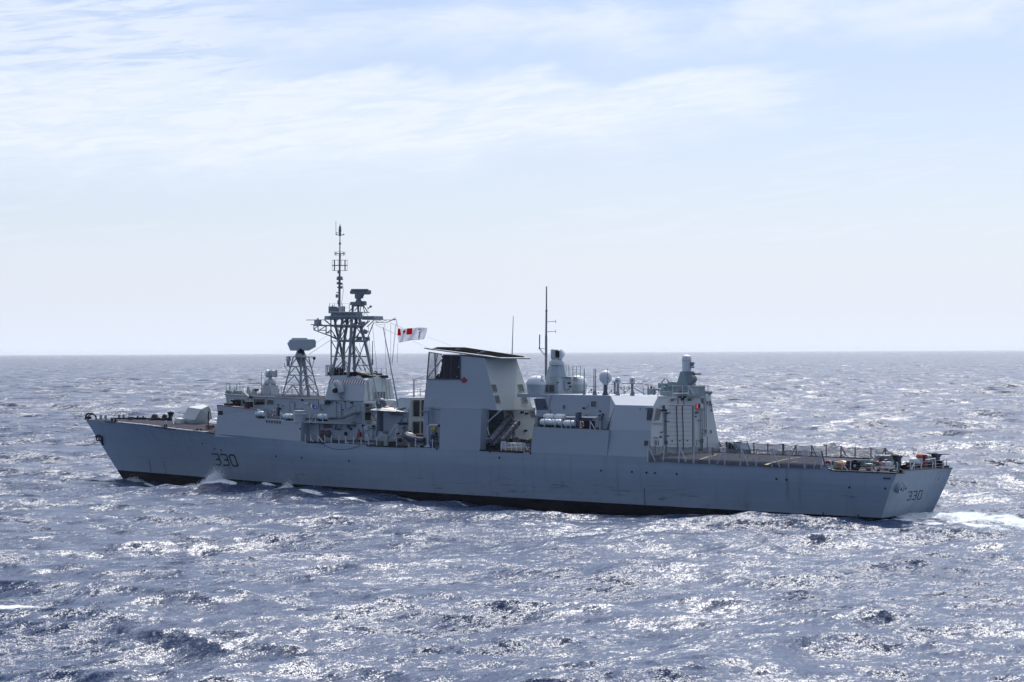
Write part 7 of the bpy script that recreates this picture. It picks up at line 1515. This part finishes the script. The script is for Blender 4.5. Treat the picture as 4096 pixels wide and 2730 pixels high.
# inflatable boat on chocks
bp_ = at(W4(1165, 1165), Y=6.6)
bt = empty('inflatable_boat', (bp_.x, 6.6, bp_.z), 'dark inflatable boat with a white bow cover stowed by the funnel', 'boat')
half = at(W4(885, 1120), Y=6.6).x - bp_.x
tubeL = [V(-half, .62, -.15), V(-half * .3, .68, -.1), V(half * .4, .62, .08), V(half * .75, .42, .28), V(half * .95, .12, .42)]
for s_ in (1, -1): MB().tube([V(p.x, p.y * s_, p.z) for p in tubeL], .33, 12).build('side_tube', 'rhib', bt)
MB().hexa([V(-half, .45, -.75), V(half * .5, .35, -.65), V(half * .5, -.35, -.65), V(-half, -.45, -.75)], [V(-half, .6, -.1), V(half * .8, .35, .2), V(half * .8, -.35, .2), V(-half, -.6, -.1)]).build('boat_hull', 'navy', bt)
MB().hexa([V(half * .98, .1, .45), V(half * .3, .75, .15), V(half * .3, -.75, .15), V(half * .98, -.1, .45)], [V(half * .85, .1, .80), V(half * .35, .3, .62), V(half * .35, -.3, .62), V(half * .85, -.1, .80)]).build('bow_cover', 'tarp', bt, bevel=.12)
MB().box((-half * .45, 0, .25), (1.3, .7, .6)).build('console', 'louvre', bt, bevel=.08)
MB().tube([V(half * .6, .75, .2), V(half * .75, .8, -.6), V(half * .8, .7, -1.2)], .04, 5).build('painter_rope', 'red', bt)
mb = MB()
for x in (-half * .55, half * .3): mb.hexa([V(x - .12, -.7, -1.25), V(x + .12, -.7, -1.25), V(x + .12, .7, -1.25), V(x - .12, .7, -1.25)], [V(x - .1, -.5, -.6), V(x + .1, -.5, -.6), V(x + .1, .5, -.6), V(x - .1, .5, -.6)])
mb.build('boat_chock', 'mastlt', SHIP); bpy.data.objects['boat_chock'].parent = bt
qbox('boat_chock_box', 'teal', SHIP, 1170, 1295, 1345, 1345, 7.2, 1.0, f_=W4)
# white slatted stores crate with straw coloured netting
cr0, cr1 = w6(905, 1470, 7.75), w6(1660, 1490, 7.75)
cb_ = empty('stores_crate', ((cr0.x + cr1.x) / 2, 7.4, 6.75), 'white slatted crate at the deck edge below the missile tubes', 'crate')
LX = cr0.x - cr1.x; hx_ = LX / 2
MB().box((-.1, -.2, .3), (LX * .9, .8, .4)).build('straw_padding', 'line', cb_)
MB().box((-.1, -.2, .95), (LX * .6, .9, .08)).build('crate_lid', 'tarp', cb_, bevel=.02)
mb = MB()
for z in (.42, .6, .78, .96): mb.box((-.25, .25, z), (LX * .72, .05, .075))
for x in (hx_ * .62, .1, -hx_ * .4, -hx_ * .85): mb.box((x, .27, .55), (.07, .05, .95))
mb.build('crate_slats', 'white', cb_, smooth=False)
mb = MB()
for z in np.linspace(.25, 1.1, 7): mb.box((hx_ * .78, .3, z), (.45, .05, .07))
for x in (hx_ * .62, hx_ * .96): mb.box((x, .3, .6), (.06, .06, 1.15))
mb.build('crate_end', 'white', cb_, smooth=False)
yc = empty('yellow_cylinder', w6(1940, 1000, 5.4), 'yellow cylinder lying behind the missile tubes', 'cylinder')
MB().cyl((.22, 0, 0), (-.22, 0, 0), .13, .13, 14).build('cylinder_body', 'yellow', yc); MB().cyl((.22, 0, 0), (.3, 0, 0), .09, .07, 10).build('valve_cap', 'dark', yc)
ob = empty('marker_buoy', V(2.0, at(X4(1310, 300), X=2.0).y, qz + 1.15), 'striped orange and white barrel buoy on the stern rail', 'buoy')
for i, (z0, z1, mt_) in enumerate(((-.55, -.3, 'tarp'), (-.3, -.1, 'pale'), (-.1, .1, 'tarp'), (.1, .45, 'orange'))): MB().lathe((0, 0, 0), [(.45, z0), (.47, (z0 + z1) / 2), (.45, z1)] + ([(.3, .6), (.05, .65)] if i == 3 else []), n=18).build('buoy_band', mt_, ob)
MB().cyl((0, 0, -1.15), (0, 0, -.5), .3, .38, 12).build('buoy_foot', 'dark', ob)
rp = MB(); pts = [on_hull(V3(a, b), .05) for a, b in ((590, 1180), (640, 1208), (700, 1232), (770, 1246), (850, 1250), (930, 1243), (1000, 1225), (1050, 1205), (1080, 1192))]
rp.tube(pts, .035, 6); rp = rp.build('mooring_rope', 'wire', origin=pts[0]); tag(rp, 'dark rope sagging in a loop down the ship side below the waist', 'rope')
# deck shelter and posts among the rafts
g2 = lambda a, b, y: at(X2(a, b), Y=y)
part('shelter_roof', 'dome', SHIP, lambda m: m.prism([g2(755, 1312, 6.4), g2(1285, 1322, 6.4), g2(1320, 1300, 5.6), g2(775, 1290, 5.6)], (0, 0, .06)))
part('torpedo_tubes', ['dark', 'mast'], SHIP, lambda m: (m.box(g2(1150, 1440, 5.8), (2.2, .8, 1.0)), m.box(g2(1100, 1355, 5.7), (2.4, .5, .5), 1)))
part('dark_post', 'navy', SHIP, lambda m: (m.box(g2(975, 1370, 6.6), (.5, .5, 2.0)), m.box(g2(1000, 1275, 6.6), (.25, .4, .8)), m.box(g2(950, 1300, 6.6), (.2, .4, .5))))
part('raft_winch', 'navy', SHIP, lambda m: (m.box(g2(310, 1390, 6.2), (1.0, .8, 1.3)), m.box(g2(275, 1450, 6.8), (.9, .5, .3)), m.ball(g2(330, 1318, 6.2), .14, 8)))
part('side_ladder', 'mastlt', SHIP, lambda m: ([m.cyl(g2(a, 1470, 7.3), g2(a, 1310, 7.3), .04) for a in (228, 250)] + [m.cyl(g2(228, 1330 + i * 24, 7.3), g2(262, 1330 + i * 24, 7.3), .03) for i in range(6)]))
for a, y0, y1, br in ((380, 1465, 1370, 0), (565, 1470, 1370, 0), (680, 1485, 1350, 1), (838, 1490, 1360, 0), (1008, 1500, 1350, 0), (1180, 1510, 1350, 1), (1350, 1520, 1360, 0)):
    q = g2(a, y0, 7.55); z0 = 9.75 - (47.3 - q.x) * .011; part('stanchion', 'stanch', SHIP, lambda m: (m.cyl(V(q.x, 7.55, z0 - .05), V(q.x, 7.55, z0 + 1.05), .06), m.cyl(V(q.x, 7.55, z0 + .95), V(q.x - .75, 7.55, z0), .05) if br else None))
part('raft_locker', 'grey', SHIP, lambda m: m.box(g2(1300, 1400, 5.8), (.8, .6, 1.2)))
part('deck_step', 'mast', SHIP, lambda m: [m.box(V(37.0, 7.2 - i * .0, 10.0 + i * .35), (.5, .3, .06)) for i in range(4)])

# ------------------------------------------------------------------ spray thrown up along the side
def spray(label, cx_, cy_, z0, L_, W_, H_, N, lean):
    mb = MB(); r_ = np.random.default_rng(int(cx_ * 7))
    for i in range(N):
        u = r_.normal() * .5; h = abs(r_.normal()) * .42; e = math.exp(-(u * 1.2) ** 2) * (1 - .35 * r_.random())
        z = z0 + min(h, 1.3) * H_ * e
        p = V(cx_ + u * L_ - lean * (z - z0), cy_ + r_.normal() * W_ * .35, z)
        s_ = (.02 + .06 * r_.random() ** 3) * (1.25 - .6 * min(1, h)); a = V(*(r_.normal(size=3))).normalized(); b = a.orthogonal().normalized(); c = a.cross(b)
        o = len(mb.v); mb.v += [tuple(p + a * s_), tuple(p + b * s_), tuple(p + c * s_), tuple(p - (a + b + c) * s_ * .6)]
        mb.f += [(o, o + 1, o + 2), (o, o + 1, o + 3), (o + 1, o + 2, o + 3), (o, o + 2, o + 3)]; mb.m += [0] * 4
    ob_ = mb.build('spray', 'foam', smooth=False); tag(ob_, label, 'spray', kind='stuff'); return ob_
M['foam'] = mat('sea_foam', (.86, .89, .92), .8)
bsdf = M['foam'].node_tree.nodes['Principled BSDF']; bsdf.inputs['Subsurface Weight'].default_value = .0
def wl(x): return C0 - .010065 * x - .008281 * 7 - .0
for lab, x, dy, L_, W_, H_, N in (('tall white burst of bow spray below the hull number', 100.3, 3.7, 1.9, 1.5, 2.8, 16000), ('low white fringe of bow wash trailing aft of the spray burst', 97.2, 3.5, 2.6, 1.0, .6, 2500), ('small white splash aft of the bow spray', 90.2, 2.3, 1.2, .8, .6, 1600), ('thin plume of spray off the wave crest amidships', 86.0, 2.9, 1.4, .6, 1.5, 2200), ('faint spray where the stem cuts the water', 122.5, 1.0, 2.2, .6, 1.0, 1500)):
    spray(lab, x, float(water_half(x)) + dy, wl(x) + .45 * (x < 101), L_, W_, H_, N, .25)

# ------------------------------------------------------------------ sea air: one box of thin haze round everything
HAZE = 3.0e-5
hz = bpy.data.meshes.new('haze'); bmh = bmesh.new(); bmesh.ops.create_cube(bmh, size=1); bmh.to_mesh(hz); bmh.free()
ho = bpy.data.objects.new('haze', hz); col.objects.link(ho); ho.scale = (130000, 130000, 50); ho.location = (CW.x, CW.y, 20)
ho['kind'] = 'stuff'; ho['label'] = 'thin pale sea haze towards the horizon'; ho['category'] = 'haze'
hm = bpy.data.materials.new('haze'); hm.use_nodes = True; ht = hm.node_tree; ht.nodes.clear()
pv_ = ht.nodes.new('ShaderNodeVolumePrincipled'); pv_.inputs['Color'].default_value = (.88, .93, 1, 1); pv_.inputs['Density'].default_value = HAZE; pv_.inputs['Anisotropy'].default_value = .35
ho_ = ht.nodes.new('ShaderNodeOutputMaterial'); ht.links.new(pv_.outputs[0], ho_.inputs['Volume']); hz.materials.append(hm)

# ------------------------------------------------------------------ set everything aboard afloat
for o in list(scn.objects):
    if o.parent is None and o.type in ('MESH', 'EMPTY') and o.name not in ('sea', 'haze'):
        bpy.context.view_layer.update()
        o.matrix_world = FLOAT @ o.matrix_world
